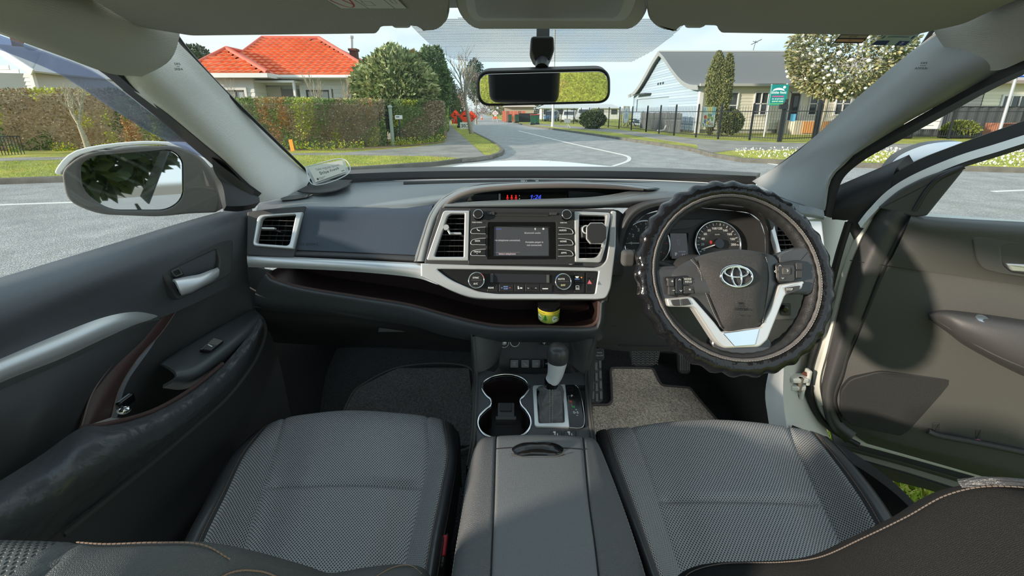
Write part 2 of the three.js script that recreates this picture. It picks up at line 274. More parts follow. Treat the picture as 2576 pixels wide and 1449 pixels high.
// ---------------------------------------------------------------- plants
const UPV = V(0,1,0);
function leafGeo(l, w, fold = .25) { const g = new THREE.BufferGeometry(); g.setAttribute('position', new THREE.Float32BufferAttribute([0,0,0,-w / 2, l * .45, fold * w, 0, l * .5,0, w / 2, l * .45, fold * w, 0, l, 0],3)); g.setIndex([0,2,1,0,3,2,1,2,4,2,3,4]); g.computeVertexNormals(); triUV(g); return g; }
const LEAF = leafGeo(1,.55), BLADE = leafGeo(1,.12,.1);
const leafMat = std({ color: RGB(1,1,1), roughness: .75 });
function scatter(parent, name, n, seed, place, size, color, geo = LEAF, mat = leafMat) { // place(r) -> [point, normal] or null
  const r = rng(seed), mats = [], cols = [], q = new THREE.Quaternion(), e = new THREE.Euler(), m4 = new THREE.Matrix4(), sv = V(1,1,1);
  for (let i = 0; i < n; i++) {
    const k = place(r); if (!k) continue; const [p, nn] = k; q.setFromUnitVectors(UPV, nn); e.set((r() - .5) * 2.0, r() * 6.28, (r() - .5) * 2.0);
    const s = size * (.6 + .8 * r()); q.multiply(new THREE.Quaternion().setFromEuler(e)); mats.push(m4.clone().compose(p, q, sv.set(s, s, s).clone())); cols.push(color(p, r));
  }
  return copies(parent, name, geo, mat, mats, cols);
}
const jitter = (c, r, k = .35) => { const f = 1 - k / 2 + k * r(); return RGB(c[0] * f * (.92 + .16 * r()), c[1] * f, c[2] * f); };
function boxHedge(label, poly, h, n, seed, palette, group) {  // clipped hedge on a ground outline: dark core and a skin of leaves
  const t = thing('clipped_hedge', label, 'hedge', group);
  const mm = poly.length, ccw = THREE.ShapeUtils.area(poly.map(p => new THREE.Vector2(...p))) > 0 ? 1 : -1, inset = poly.map((p, i) => { const a = poly[(i + mm - 1) % mm], b = poly[(i + 1) % mm], dx = b[0] - a[0], dz = b[1] - a[1], q = Math.hypot(dx, dz); return [p[0] - ccw * dz / q * .2, p[1] + ccw * dx / q * .2]; }); const core = toCreasedNormals(slab(inset, .05, h - .2,.05), .8); part(t, 'core', triUV(core), std({ color: RGB(...palette.core), roughness: 1 }));
  const m = poly.length, len = poly.map((p, i) => Math.hypot(poly[(i + 1) % m][0] - p[0], poly[(i + 1) % m][1] - p[1])), tot = len.reduce((a, b) => a + b), ar = Math.abs(THREE.ShapeUtils.area(poly.map(p => new THREE.Vector2(...p))));
  const cx = poly.reduce((a, p) => a + p[0],0) / m, cz = poly.reduce((a, p) => a + p[1],0) / m, top = ar / (ar + tot * h), inside = (x, z) => { let c = false; for (let i = 0, j = m - 1; i < m; j = i++) { const a = poly[i], b = poly[j]; if ((a[1] > z) !== (b[1] > z) && x < (b[0] - a[0]) * (z - a[1]) / (b[1] - a[1]) + a[0]) c = !c; } return c; };
  const xs = poly.map(p => p[0]), zs = poly.map(p => p[1]), x0 = Math.min(...xs), x1 = Math.max(...xs), z0 = Math.min(...zs), z1 = Math.max(...zs);
  scatter(t, 'foliage', n, seed, r => {
    if (r() < top * .8) { const x = mixN(x0, x1, r()), z = mixN(z0, z1, r()); return inside(x, z) ? [V(x, h - .16 + .17 * r() * (.6 + .6 * vnoise(x * 2, z * 2)), z), UPV] : null; }
    let s = r() * tot, i = 0; while (s > len[i]) s -= len[i++]; const a = poly[i], b = poly[(i + 1) % m], k = s / len[i], nx = b[1] - a[1], nz = -(b[0] - a[0]), L = Math.hypot(nx, nz); let N = V(nx / L, .15, nz / L); const x = mixN(a[0], b[0], k), z = mixN(a[1], b[1], k);
    if ((cx - x) * N.x + (cz - z) * N.z > 0) N.set(-N.x, .15,-N.z); const y = h * r(), o = -.15 + .12 * vnoise(x * 1.7 + z, y * 1.7,1 << 20,5) + .16 * r(); return [V(x + N.x * o, y, z + N.z * o), N.normalize()];
  }, palette.size ?? .085, palette.at);
  return t;
}
const BR = [.42,.325,.21], GR = [.25,.33,.11], YG = [.58,.62,.10], RU = [.55,.31,.12];
const hedgeColor = (k) => (p, r) => { const a = fbm(p.x * .9 + k, p.y * .9 + p.z * .4,3,1 << 20, k), b = fbm(p.x * 1.3 + 7 * k, p.y * .5 + p.z, 3,1 << 20, k + 9); let c = BR; if (a > .54) c = GR; if (b > .63) c = YG; else if (b < .36) c = RU; return jitter(r() < .2 ? GR : c, r, .8); };
boxHedge('long clipped hedge in brown, rust and green in front of the orange-roofed house', [W2(-7.9,14.6).slice(), W2(-5.35,16.2), W2(-5.6,17.3), W2(-10.6,16.6), W2(-14.4,15.6), W2(-14.2,14.4), W2(-9.6,14.75)],1.98,46000,11, { core: BR, at: (p, r) => { const c = hedgeColor(3)(p, r); return c; } });
boxHedge('clipped corner hedge, greener, between the gate post and the footpath', [W2(-4.85,17.0), W2(-3.75,18.0), W2(-3.45,19.6), W2(-3.8,22), W2(-5.4,22), W2(-5.3,17.4)],1.98,30000,12, { core: GR, at: (p, r) => { const a = fbm(p.x * 1.1, p.y * 1.1 + p.z * .5,3,1 << 20,31); return jitter(a > .6 ? YG : a > .42 ? GR : BR, r, .8); } });
boxHedge('tall dark hedge row running down the side street', [W2(-4.5,26.6), W2(-4.95,30), W2(-6.6,40), W2(-8.2,40), W2(-6.2,26.6)],1.9,14000,13, { core: GR, size: .11, at: (p, r) => jitter(r() < .3 ? YG : GR, r, .8) });
boxHedge('tall overgrown hedge, dark green with brown patches, seen through the side window', [W2(-14.6,14.7), W2(-21,13.9), W2(-30,12.3), W2(-30,14.2), W2(-21,15.8), W2(-15,16.4)],2.3,46000,14, { core: BR, at: (p, r) => { const a = fbm(p.x * .5 + 3, p.y * .6,3,1 << 20,41), b = fbm(p.x * 1.2, p.y * .8,3,1 << 20,44); return jitter(b > .66 ? YG : a > .47 ? [.13,.20,.06] : BR, r, .8); } });
function blob(t, n, seed, c, rad, size, color, geo, mat) {   // leaves through the outer part of an uneven ball
  return scatter(t, 'foliage', n, seed, r => { let d; do d = V(r() * 2 - 1, r() * 2 - 1, r() * 2 - 1); while (d.lengthSq() > 1 || d.lengthSq() < .01); d.normalize(); const k = (.62 + .38 * Math.pow(r(), .5)) * (.78 + .44 * v3noise(d.x * 2.2 + seed, d.y * 2.2, d.z * 2.2)); return [V(c.x + d.x * rad.x * k, Math.max(c.y + d.y * rad.y * k, .05), c.z + d.z * rad.z * k), d]; }, size, color, geo, mat);
}
function trunkTo(t, base, top, r0, r1, mat = M.bark) { const a = base.clone().lerp(top, .5).add(V(.08,0,.04)); return part(t, 'trunk', taper([base, a, top],[r0, (r0 + r1) / 2, r1],8,8), mat); }
function bush(name, label, cat, u, v, D, rx, ry, rz, n, seed, size, cols, mat) {
  const c = at(u, v, D), t = thing(name, label, cat); trunkTo(t, V(c.x, .05, c.z), c, .12,.05, M.bark);
  if (name !== 'blossom_tree') part(t, 'crown_core', triUV(moved(new THREE.SphereGeometry(1,20,14).scale(rx * .62, ry * .62, rz * .62), c.x, c.y, c.z)), std({ color: RGB(...cols[0]), roughness: 1 }));
  blob(t, n, seed, c, V(rx, ry, rz), size, (p, r) => jitter(cols[Math.floor(r() * cols.length)], r, .7), LEAF, mat); return t;
}
bush('laurel_tree', 'bushy laurel tree with long pale leaves behind the gate', 'tree', 990,225,18.8,1.85,1.75,1.4,9000,21,.24,[[.18,.24,.08],[.36,.41,.16],[.50,.52,.26]]);
bush('round_tree', 'dense dark green rounded tree beside the laurel', 'tree', 1091,215,24,.95,2.2,1.0,9000,22,.15,[[.12,.19,.06],[.17,.25,.08]]);
bush('round_tree', 'tan tipped tree crown behind the laurel', 'tree', 1040,200,23.5,1.0,1.5,1.0,3500,23,.2,[[.28,.22,.07],[.22,.21,.07]]);
bush('conifer_tree', 'far dark evergreen at the end of the hedge row', 'tree', 1121,238,43,1.0,2.8,1.0,2500,24,.2,[[.06,.10,.04]]);
bush('conifer_tree', 'distant cypress beyond the road work signs', 'tree', 1146,262,62,1.4,2.9,1.4,2500,25,.25,[[.08,.11,.04]]);
bush('blossom_tree', 'distant pink budding street tree behind the mirror', 'tree', 1196,240,46,1.9,2.7,1.9,3200,26,.12,[[.34,.22,.20],[.28,.19,.17]]);
bush('blossom_tree', 'pale brown budding tree farther down the street', 'tree', 1240,258,66,2.6,2.4,2.4,2500,27,.16,[[.32,.24,.19],[.25,.22,.12]]);
bush('garden_tree', 'olive green treetops beyond the orange fence house', 'tree', 1300,268,86,6,2.2,3,2500,35,.4,[[.15,.17,.08],[.22,.2,.1]]);
bush('conifer_tree', 'tall dark pine behind the blossom tree', 'tree', 1196,205,80,2.0,4.5,2,2500,28,.35,[[.05,.09,.05]]);
bush('garden_shrub', 'dark green shrub against the fence beside the parked cars', 'shrub', 1490,300,33,1.05,.75,.9,3500,29,.16,[[.05,.08,.035],[.08,.11,.04]]);
bush('garden_shrub', 'round yellow-green shrub beside the painted banner', 'shrub', 1838,306,23.5,.62,.72,.6,4500,30,.12,[[.17,.19,.06],[.10,.13,.04]]);
bush('garden_tree', 'grey green treetop behind the orange roof', 'tree', 488,142,34,1.3,.9,1,1500,31,.22,[[.12,.15,.09]]);
function cypress(label, u, v0, v1, D, w, n, seed) { const a = at(u, v0, D), b = at(u, v1, D), h = b.y, t = thing('cypress', label, 'tree'); trunkTo(t, V(a.x, .05, a.z), V(a.x, h * .9, a.z), .1,.03);
  part(t, 'crown_core', moved(new THREE.SphereGeometry(1,14,16).scale(w * .6, h * .46, w * .6), a.x, h * .5, a.z), std({ color: RGB(.12,.14,.05), roughness: 1 }));
  scatter(t, 'foliage', n, seed, r => { const y = r(), q = r() * 6.28, R = w * Math.pow(Math.sin(Math.PI * Math.pow(y * .93 + .07,1.5)), .7) * (.82 + .3 * r() * vnoise(y * 9, q * 2)); return [V(a.x + Math.cos(q) * R, y * h + .05, a.z + Math.sin(q) * R), V(Math.cos(q) * .4,1, Math.sin(q) * .4).normalize()]; }, .13, (p, r) => jitter(r() < .5 ? [.20,.21,.075] : [.12,.14,.05], r, .7)); }
cypress('taller slim cypress in front of the grey roof', 1784,340,133,23.8,.5,5200,33);
cypress('shorter slim cypress with a white blossom beside its twin', 1810,340,138,23.4,.36,4200,34);
function bareTree(name, label, base, h, spread, seed, mat, r0, depth = 4, lean = V(0,1,0), firstAt = .4, buds) {
  const r = rng(seed), t = thing(name, label, 'tree'), G = [], tips = [];
  const grow = (p, d, L, rad, lev) => {
    const mid = p.clone().addScaledVector(d, L * .5).add(V((r() - .5), (r() - .5) * .4, (r() - .5)).multiplyScalar(L * .08)), e = p.clone().addScaledVector(d, L); e.x += (r() - .5) * L * .08;
    if (lev === depth) { part(t, 'trunk', taper([p, mid, e],[rad * 1.25, rad, rad * .75],8,8), mat); } else G.push(taper([p, mid, e],[rad, rad * .8, rad * .5],4,5));
    if (lev === 0) { tips.push(e); return; }
    const k = lev === depth ? 5 : 3 + (r() < .4 ? 1 : 0);
    for (let i = 0; i < k; i++) { const s = lev === depth ? 1 : .45 + .55 * r(), q = r() * 6.28, a = V(Math.cos(q), 0, Math.sin(q)), nd = d.clone().addScaledVector(a, spread * (.5 + .7 * r())).add(V(0,.25,0)).normalize(); grow(p.clone().lerp(e, s), nd, L * (lev === depth ? (1 - firstAt) / firstAt * .5 : .68) * (.7 + .5 * r()), rad * .55, lev - 1); }
  };
  grow(base, lean.clone().normalize(), h * firstAt, r0, depth); part(t, 'branches', G, mat); 
  if (buds) scatter(t, 'buds', buds.n, seed + 5, q => [tips[Math.floor(q() * tips.length)].clone().add(V(q() - .5, q() - .5, q() - .5).multiplyScalar(buds.r)), UPV], buds.size, (p, q) => jitter(buds.c, q, .5));
  return t;
}
const gpt = (u, v, y = .1) => onY(u, v, y);
bareTree('street_tree', 'young leafless street tree with pale bark on the far verge', gpt(226,385), 2.3,.42,41, M.barkPale, .075,3, V(-.12,1,0), .42);
bareTree('street_tree', 'bare street tree standing by the speed limit board', gpt(1186,336), 5.0,.62,42, M.bark, .12,4, V(-.18,1,0), .42);
bareTree('garden_tree', 'bare whitish tree against the house front', V(-7.55,.1,-18.0), 3.1,.35,43, M.barkPale, .05,3, V(.02,1,0), .4);
bareTree('garden_tree', 'small bare branching tree in front of the porch', V(-8.9,.1,-18.2), 3.05,.35,44, M.barkPale, .045,3, V(.05,1,0), .4);
bareTree('garden_tree', 'thin bare twiggy shrub before the first house window', V(-12.3,.1,-17.4), 2.7,.4,45, M.bark, .03,3, V(0,1,0), .4);
{ // magnolia with white flowers over the gate
  const b = V(17.6,.1,-22.6), t = thing('magnolia_tree', 'magnolia tree covered in white flowers beside the windscreen stickers', 'tree'); trunkTo(t, b, V(17.8,2.9,-22.6), .11,.07);
  const G = [], r = rng(51); for (let i = 0; i < 9; i++) { const q = i / 9 * 6.28 + r(), e = V(17.8 + Math.cos(q) * 2.0,3.2 + r() * 2.2,-22.6 + Math.sin(q) * 1.4); G.push(taper([V(17.8,2.2 + r() * .8,-22.6), V((17.8 + e.x) / 2,3, (-22.6 + e.z) / 2), e],[.05,.035,.015],6,5)); } part(t, 'branches', G, M.bark);
  blob(t, 9000,52, V(18.5,4.6,-22.6), V(3.3,2.5,1.8), .21, (p, q) => jitter([[.26,.27,.11],[.18,.20,.08],[.38,.35,.18]][Math.floor(q() * 3)], q, .7));
  const fl = blob(t, 520,53, V(18.5,4.6,-22.6), V(3.35,2.55,1.9), .22, (p, q) => jitter([.86,.86,.8], q, .15), new THREE.SphereGeometry(.45,6,5).scale(1,.7,1)); fl.name = 'white_flowers';
}
{ // palm
  const c = at(1022,172,30), t = thing('palm_tree', 'palm top peeking over the laurel tree', 'tree'); part(t, 'trunk', taper([V(c.x, .1, c.z), V(c.x, 2.5, c.z), c],[.2,.17,.15],8,8), M.bark);
  for (let i = 0; i < 16; i++) { const q = i / 16 * 6.28 + .2, up = .6 + .5 * hash(i, 2,3), P = [0,1,2,3,4].map(k => { const s = k / 4; return V(c.x + Math.cos(q) * 1.25 * s, c.y + up * s - 1.0 * s * s, c.z + Math.sin(q) * 1.25 * s); }), G = P.map((p, k) => { const w = .12 * Math.sin(Math.PI * (.15 + .8 * k / 4)), n = V(-Math.sin(q), 0, Math.cos(q)); return [p.clone().addScaledVector(n, w), p.clone().add(V(0,.04,0)), p.clone().addScaledVector(n, -w)]; }); part(t, 'frond', gridGeo(G, .01), std({ color: RGB(.12,.15,.06), roughness: .8 })); }
}
// grass blades, petals and yellow flowers
{
  const r0 = gp(0,0);
  const inPoly = (P) => { const m = P.length; return (x, z) => { let c = false; for (let i = 0, j = m - 1; i < m; j = i++) { const a = P[i], b = P[j]; if ((a[1] > z) !== (b[1] > z) && x < (b[0] - a[0]) * (z - a[1]) / (b[1] - a[1]) + a[0]) c = !c; } return c; }; };
  const field = (name, label, P, n, seed, size, col, y = .1, geo = BLADE) => { const xs = P.map(p => p[0]), zs = P.map(p => p[1]), x0 = Math.min(...xs), x1 = Math.max(...xs), z0 = Math.min(...zs), z1 = Math.max(...zs), ins = inPoly(P); const o = scatter(scene, name, n, seed, r => { const x = mixN(x0, x1, r()), z = mixN(z0, z1, r()); return ins(x, z) ? [V(x, y, z), UPV] : null; }, size, col, geo); mark(o, label, 'grass'); return o; };
  const gcol = (p, r) => jitter(r() < .25 ? [.52,.50,.12] : [.36,.46,.06], r, .5);
  field('verge_grass', 'bright green grass blades on the verge before the hedge', [[0,452],[150,447],[500,437],[870,424],[1100,409],[1160,401],[1147,397],[1077,393],[860,391],[701,390],[0,406]].map(([u, v]) => gp(u, v)), 26000,61,.05, gcol);
  field('verge_grass', 'grass blades on the wedge between footpath and road', [[1138,321],[1218,388],[1240,390],[1259,382],[1258,367],[1205,339],[1150,318]].map(([u, v]) => gp(u, v)), 9000,62,.06, gcol);
  field('verge_grass', 'grass blades on the verge strewn with petals', [[1870,398],[1986,403],[2143,410],[2576,422],[2700,383],[2300,383],[2040,376],[1840,380]].map(([u, v]) => gp(u, v)), 14000,63,.05, gcol);
  field('fallen_petals', 'white petals fallen on the verge below the magnolia', [[1870,398],[1986,403],[2143,410],[2576,422],[2700,375],[2300,375],[2040,372],[1840,376]].map(([u, v]) => gp(u, v)), 2300,64,.065, (p, r) => jitter([.85,.84,.76], r, .15), .13, LEAF).userData.category = 'petals';
  const flowers = (label, pts, n, seed) => { const o = scatter(scene, 'yellow_flowers', n, seed, r => { const [u, v] = pts[Math.floor(r() * pts.length)], p = gpt(u + (r() - .5) * 34, v, .1); p.y += .06 + .35 * r() * r(); return [p, UPV]; }, .055, (p, r) => r() < .35 ? jitter([.8,.66,.04], r, .2) : jitter([.22,.36,.05], r, .4)); mark(o, label, 'flowers'); };
  flowers('yellow flowers at the foot of the long hedge', [[705,377],[760,379],[790,381],[830,381],[870,378],[900,377]],700,65);
  flowers('yellow flowers at the foot of the corner hedge', [[1000,368],[1020,368],[1045,366],[1075,363],[1105,360]],900,66);
  flowers('yellow flowers under the overgrown hedge', [[150,385],[180,384],[260,383],[40,388],[400,382]],600,67);
  // the lawn beside the car
  field('near_grass', 'tufts of bright grass below the open door', [[.7,-1.9],[2.6,-1.7],[2.6,.3],[.7,.3]],38000,68,.085, (p, r) => jitter(r() < .3 ? [.62,.56,.2] : [.34,.46,.06], r, .6), .02);
  structure('lawn_near', slab([[-9,14],[9,14],[9,3],[3.4,1],[3.1,-1.75],[.7,-1.95],[.5,1.2],[-.9,1.6],[-9,2.2]],-.1,.02), M.grass, 'green lawn that the car is parked on');
}
// ================================================================ houses, fences and street furniture
const boardGeo = (() => { const g = new THREE.BoxGeometry(1,1,.03); const p = g.attributes.position; for (let i = 0; i < p.count; i++) if (p.getY(i) < 0) p.setZ(i, p.getZ(i) + .028); g.computeVertexNormals(); return triUV(g); })();
const col = (r, g, b, rough = .7, extra = {}) => std({ color: RGB(r, g, b), roughness: rough, ...extra });
M.cream = [col(.78,.735,.61), col(.82,.775,.65), col(.74,.70,.575)]; M.whiteBoard = [col(.82,.82,.77), col(.86,.86,.81), col(.78,.78,.73)]; M.blueBoard = [col(.36,.46,.55), col(.39,.49,.575), col(.33,.43,.52)]; M.pinkBoard = [col(.48,.45,.43), col(.44,.41,.395)];
M.frameWhite = col(.76,.76,.73,.5); M.frameBrown = col(.09,.065,.055,.5); M.pane = std({ color: RGB(.05,.06,.065), roughness: .06 }); M.curtain = col(.55,.57,.57,.9); M.corr = std({ color: RGB(.235,.24,.235), roughness: .55, bumpMap: T.rough, bumpScale: .002 });
M.iron = col(.018,.022,.026,.45); M.galv = std({ color: RGB(.55,.57,.58), roughness: .45, metalness: .6 }); M.orangeTile = [col(.78,.16,.05,.6), col(.72,.145,.045,.6), col(.83,.185,.06,.6)]; M.ridge = col(.66,.13,.075,.6); M.brick = std({ color: RGB(.42,.16,.09), roughness: .9, map: resized(T.path, .5) });
// boarded wall from a to b (ground points), bottom y0, top given by top(s); holes [s0, s1, y0, y1] are left open
function boards(t, a, b, y0, top, pitch, mats, holes = [], outward) {
  const A = V(a[0],0, a[1]), d = V(b[0] - a[0],0, b[1] - a[1]), L = d.length(); d.normalize(); const n = outward.clone(); let k = 0;
  const turn = new THREE.Matrix4().makeBasis(d.clone().cross(n).y > 0 ? d.clone().negate() : d, UPV, n), q = new THREE.Quaternion().setFromRotationMatrix(turn);
  const topMax = Math.max(top(0), top(L / 2), top(L));
  for (let y = y0; y < topMax - .02; y += pitch) {
    const yc = y + pitch / 2; let s0 = 0, s1 = L; while (s0 < L && top(s0) < yc) s0 += .04; while (s1 > 0 && top(s1) < yc) s1 -= .04; if (s1 - s0 < .1) continue;
    let spans = [[s0, s1]]; for (const h of holes) if (yc > h[2] && yc < h[3]) spans = spans.flatMap(([p, e]) => e <= h[0] || p >= h[1] ? [[p, e]] : [[p, h[0]],[h[1], e]].filter(z => z[1] - z[0] > .05));
    for (const [p, e] of spans) { const m = part(t, 'weatherboard', boardGeo, mats[k % mats.length]); m.position.copy(A).addScaledVector(d, (p + e) / 2).setY(yc); m.quaternion.copy(q); m.scale.set(e - p, pitch * 1.04,1); k++; }
  }
}
// sash window set on a wall: frame bars, panes, curtain behind
function wallWindow(t, fr, x0, x1, y0, y1, nx, ny, frame, opts = {}) {
  const w = opts.bar ?? .07, P = (x, y, ww, h, z, d) => fr.put(moved(new THREE.BoxGeometry(ww, h, d), x, y, z));
  const win = part(t, 'window', [P((x0 + x1) / 2, y1 + w / 2, x1 - x0 + 2 * w, w, .05,.09), P((x0 + x1) / 2, y0 - w / 2, x1 - x0 + 2 * w + .06, w, .06,.13), P(x0 - w / 2, (y0 + y1) / 2, w, y1 - y0,.05,.09), P(x1 + w / 2, (y0 + y1) / 2, w, y1 - y0,.05,.09)], opts.casing ?? frame);
  const bars = []; for (let i = 1; i < nx; i++) bars.push(P(mixN(x0, x1, i / nx), (y0 + y1) / 2,.06, y1 - y0,.045,.06)); for (let i = 1; i < ny; i++) bars.push(P((x0 + x1) / 2, mixN(y0, y1, opts.at ?? i / ny), x1 - x0,.06,.045,.06));
  if (frame !== opts.casing && opts.casing) bars.push(P((x0 + x1) / 2, y1 - .03, x1 - x0,.06,.045,.06), P((x0 + x1) / 2, y0 + .03, x1 - x0,.06,.045,.06), P(x0 + .03, (y0 + y1) / 2,.06, y1 - y0,.045,.06), P(x1 - .03, (y0 + y1) / 2,.06, y1 - y0,.045,.06));
  if (bars.length) part(win, 'glazing_bar', bars, frame);
  for (let i = 0; i < nx; i++) for (let j = 0; j < ny; j++) { const ya = ny === 2 && opts.at ? (j ? mixN(y0, y1, opts.at) : y0) : mixN(y0, y1, j / ny), yb = ny === 2 && opts.at ? (j ? y1 : mixN(y0, y1, opts.at)) : mixN(y0, y1, (j + 1) / ny); part(win, 'pane', P(mixN(x0, x1, (i + .5) / nx), (ya + yb) / 2, (x1 - x0) / nx - .02, yb - ya - .02,.015,.01), opts.pane ?? M.pane); }
  if (opts.curtain) { const G = []; for (let j = 0; j <= 60; j++) { const x = mixN(x0, x1, j / 60); if (opts.gap && Math.abs((x - x0) / (x1 - x0) - .12) < .1) continue; G.push([fr.w(x, y1 - .02,.027 + .006 * Math.sin(j * 1.9)), fr.w(x, y0 + .02,.027 + .006 * Math.sin(j * 1.9 + .4))]); } part(win, 'curtain', gridGeo(G), M.curtain); }
  return win;
}
const tileGeo = (() => { const G = []; for (let i = 0; i < 3; i++) { const r = []; for (let j = 0; j <= 6; j++) { const x = j / 6 - .5; r.push(V(x, i === 0 ? -.5 : i === 1 ? -.5 : .5, (i === 0 ? -.02 : i === 1 ? .085 : .012) + .022 * Math.cos(x * Math.PI * 2))); } G.push(r); } const g = gridGeo(G); return triUV(toCreasedNormals(g, .7)); })();
function tileFacet(t, P, pitchX, pitchY, limit) {   // P: corners of a roof face, first two along the eave
  const o = P[0], ex = P[1].clone().sub(o).normalize(), n = ex.clone().cross(P[2].clone().sub(o)).normalize(); if (n.y < 0) n.negate(); const ey = n.clone().cross(ex); if (ey.y < 0) { ey.negate(); }
  const loc = P.map(p => { const w = p.clone().sub(o); return [w.dot(ex), w.dot(ey)]; }), ins = (x, y) => { let c = false; for (let i = 0, j = loc.length - 1; i < loc.length; j = i++) { const a = loc[i], b = loc[j]; if ((a[1] > y) !== (b[1] > y) && x < (b[0] - a[0]) * (y - a[1]) / (b[1] - a[1]) + a[0]) c = !c; } return c; };
  const q = new THREE.Quaternion().setFromRotationMatrix(new THREE.Matrix4().makeBasis(ex, ey, ex.clone().cross(ey))), up = Math.max(...loc.map(p => p[1])), xm = Math.max(...loc.map(p => p[0])), xn = Math.min(...loc.map(p => p[0])); let k = 0;
  for (let y = pitchY / 2; y < up; y += pitchY) for (let x = xn + pitchX / 2; x < xm; x += pitchX) if (ins(x, y) && k < limit) { const m = part(t, 'roof_tile', tileGeo, M.orangeTile[Math.floor(hash(k, 3,1) * 3)]); m.position.copy(o).addScaledVector(ex, x).addScaledVector(ey, y).addScaledVector(n, .02); m.quaternion.copy(q); m.scale.set(pitchX * 1.02, pitchY * 1.12,1.1); k++; }
}
const rod = (a, b, r, n = 8) => { const d = b.clone().sub(a), g = new THREE.CylinderGeometry(r, r, d.length(), n); g.applyQuaternion(new THREE.Quaternion().setFromUnitVectors(UPV, d.clone().normalize())); const m = a.clone().add(b).multiplyScalar(.5); return g.translate(m.x, m.y, m.z); };
{ // ---- house with the orange tiled roof
  const t = thing('tiled_house', 'white weatherboard house with a bright orange tiled roof behind the hedge', 'house'), EY = 3.2, D0 = 20.2;
  const X = (u, D, v = 200) => at(u, v, D).x, xl = X(470,19), xb = X(640,19.4), xr = X(955,20.2), xbl = X(440,19.4);
  boards(t, [xb, -D0],[xr, -D0],.5, () => EY, .19, M.whiteBoard, [[X(765, D0) - xb, X(835, D0) - xb, 1.35,2.62],[X(905, D0) - xb, X(946, D0) - xb, 1.35,2.62],[.05,1.7,.2,2.72]], V(0,0,1));
  boards(t, [xbl, -19.3],[xb, -19.3],.5, () => EY, .19, M.whiteBoard, [[X(560,19.3) - xbl, X(615,19.3) - xbl, 1.35,2.55]], V(0,0,1));
  boards(t, [xb, -19.3],[xb, -D0],.5, () => EY, .19, M.whiteBoard, [], V(1,0,0));
  part(t, 'wall_core', [moved(new THREE.BoxGeometry(xr - xl, 3,6), (xr + xl) / 2,1.6,-D0 - 3.06)], col(.5,.5,.47)); part(t, 'wall_core', [moved(new THREE.BoxGeometry(xb - xbl - .05,3,2), (xb + xbl) / 2 - .03,1.6,-20.36)], col(.5,.5,.47));
  const fw = new Frame(V(0,0,-D0), V(0,0,1)), fb = new Frame(V(0,0,-19.3), V(0,0,1));
  wallWindow(t, fw, X(768, D0), X(826, D0), 1.42,2.55,2,1, M.frameBrown, { casing: M.frameWhite, curtain: 1, bar: .12, gap: 1 }); wallWindow(t, fw, X(908, D0), X(944, D0), 1.42,2.55,2,1, M.frameBrown, { casing: M.frameWhite, curtain: 1, bar: .12 }); wallWindow(t, fb, X(566,19.3), X(612,19.3), 1.42,2.5,2,1, M.frameBrown, { casing: M.frameWhite, curtain: 1, bar: .12 });
  part(t, 'porch', [fw.put(moved(new THREE.BoxGeometry(1.9,.1,.9), xb + .95,2.9,.4)), fw.put(moved(new THREE.BoxGeometry(.1,2.7,.1), xb + 1.85,1.5,.78))], M.frameWhite); part(t, 'porch_door', fw.put(moved(new THREE.BoxGeometry(.85,2.2,.06), xb + 1.2,1.5,.0)), col(.20,.19,.17)); part(t, 'porch_wall', fw.put(moved(new THREE.BoxGeometry(.7,2.4,.05), xb + .4,1.5,.0)), col(.48,.44,.34));
  const e0 = V(X(540,19.6), EY, -19.6), e1 = V(X(952,19.6), EY, -19.6), r0 = at(660,97,24.2), r1 = at(803,98,24.2), e2 = V(e1.x, EY, -29), e3 = V(e0.x - 3, EY, -29);
  part(t, 'roof_deck', new ConvexGeometry([e0, e1, e2, e3, r0, r1]), M.ridge);
  const b0 = V(X(455,18.7), EY, -18.7), b1 = V(X(676,18.7), EY, -18.7), ba = at(570,124,21), bb = V(ba.x, ba.y, -25);
  part(t, 'roof_deck', new ConvexGeometry([b0, b1, V(b0.x, EY, -24), V(b1.x, EY, -24), ba, bb]), M.ridge);
  tileFacet(t, [e0, e1, r1, r0],.37,.37,215); tileFacet(t, [b0, b1, ba],.37,.37,85); 
  for (const [a, b] of [[e1, r1],[r0, r1],[b1, ba],[b0, ba],[ba, bb],[e0, r0]]) part(t, 'ridge_cap', rod(a.clone().add(V(0,.05,0)), b.clone().add(V(0,.05,0)), .11), M.ridge);
  part(t, 'gutter', [beam(e0.clone().add(V(0,-.08,.02)), e1.clone().add(V(0,-.08,.02)), .1,.2), beam(b0.clone().add(V(0,-.08,.02)), b1.clone().add(V(0,-.08,.02)), .1,.2), beam(b1.clone().add(V(0,-.08,0)), V(b1.x, EY - .08,-19.6), .1,.2)], M.frameWhite);
  part(t, 'soffit', moved(new THREE.BoxGeometry(e1.x - b0.x, .06,1.4), (e1.x + b0.x) / 2, EY - .1,-20.0), M.frameWhite);
  const c = at(893,160,23.5), ct = at(893,126,23.5), cp = at(884,96,23.5); const ch = part(t, 'chimney', [moved(new THREE.BoxGeometry(.36, ct.y - c.y + .8,.4), c.x, (c.y - .8 + ct.y) / 2, c.z), moved(new THREE.BoxGeometry(.46,.12,.5), c.x, ct.y, c.z)], M.brick); part(ch, 'flue_pipe', [rod(V(c.x - .12, ct.y, c.z), V(cp.x, cp.y, c.z), .09), rod(V(cp.x, cp.y, c.z), V(cp.x, cp.y + .12, c.z), .13)], M.galv);
}
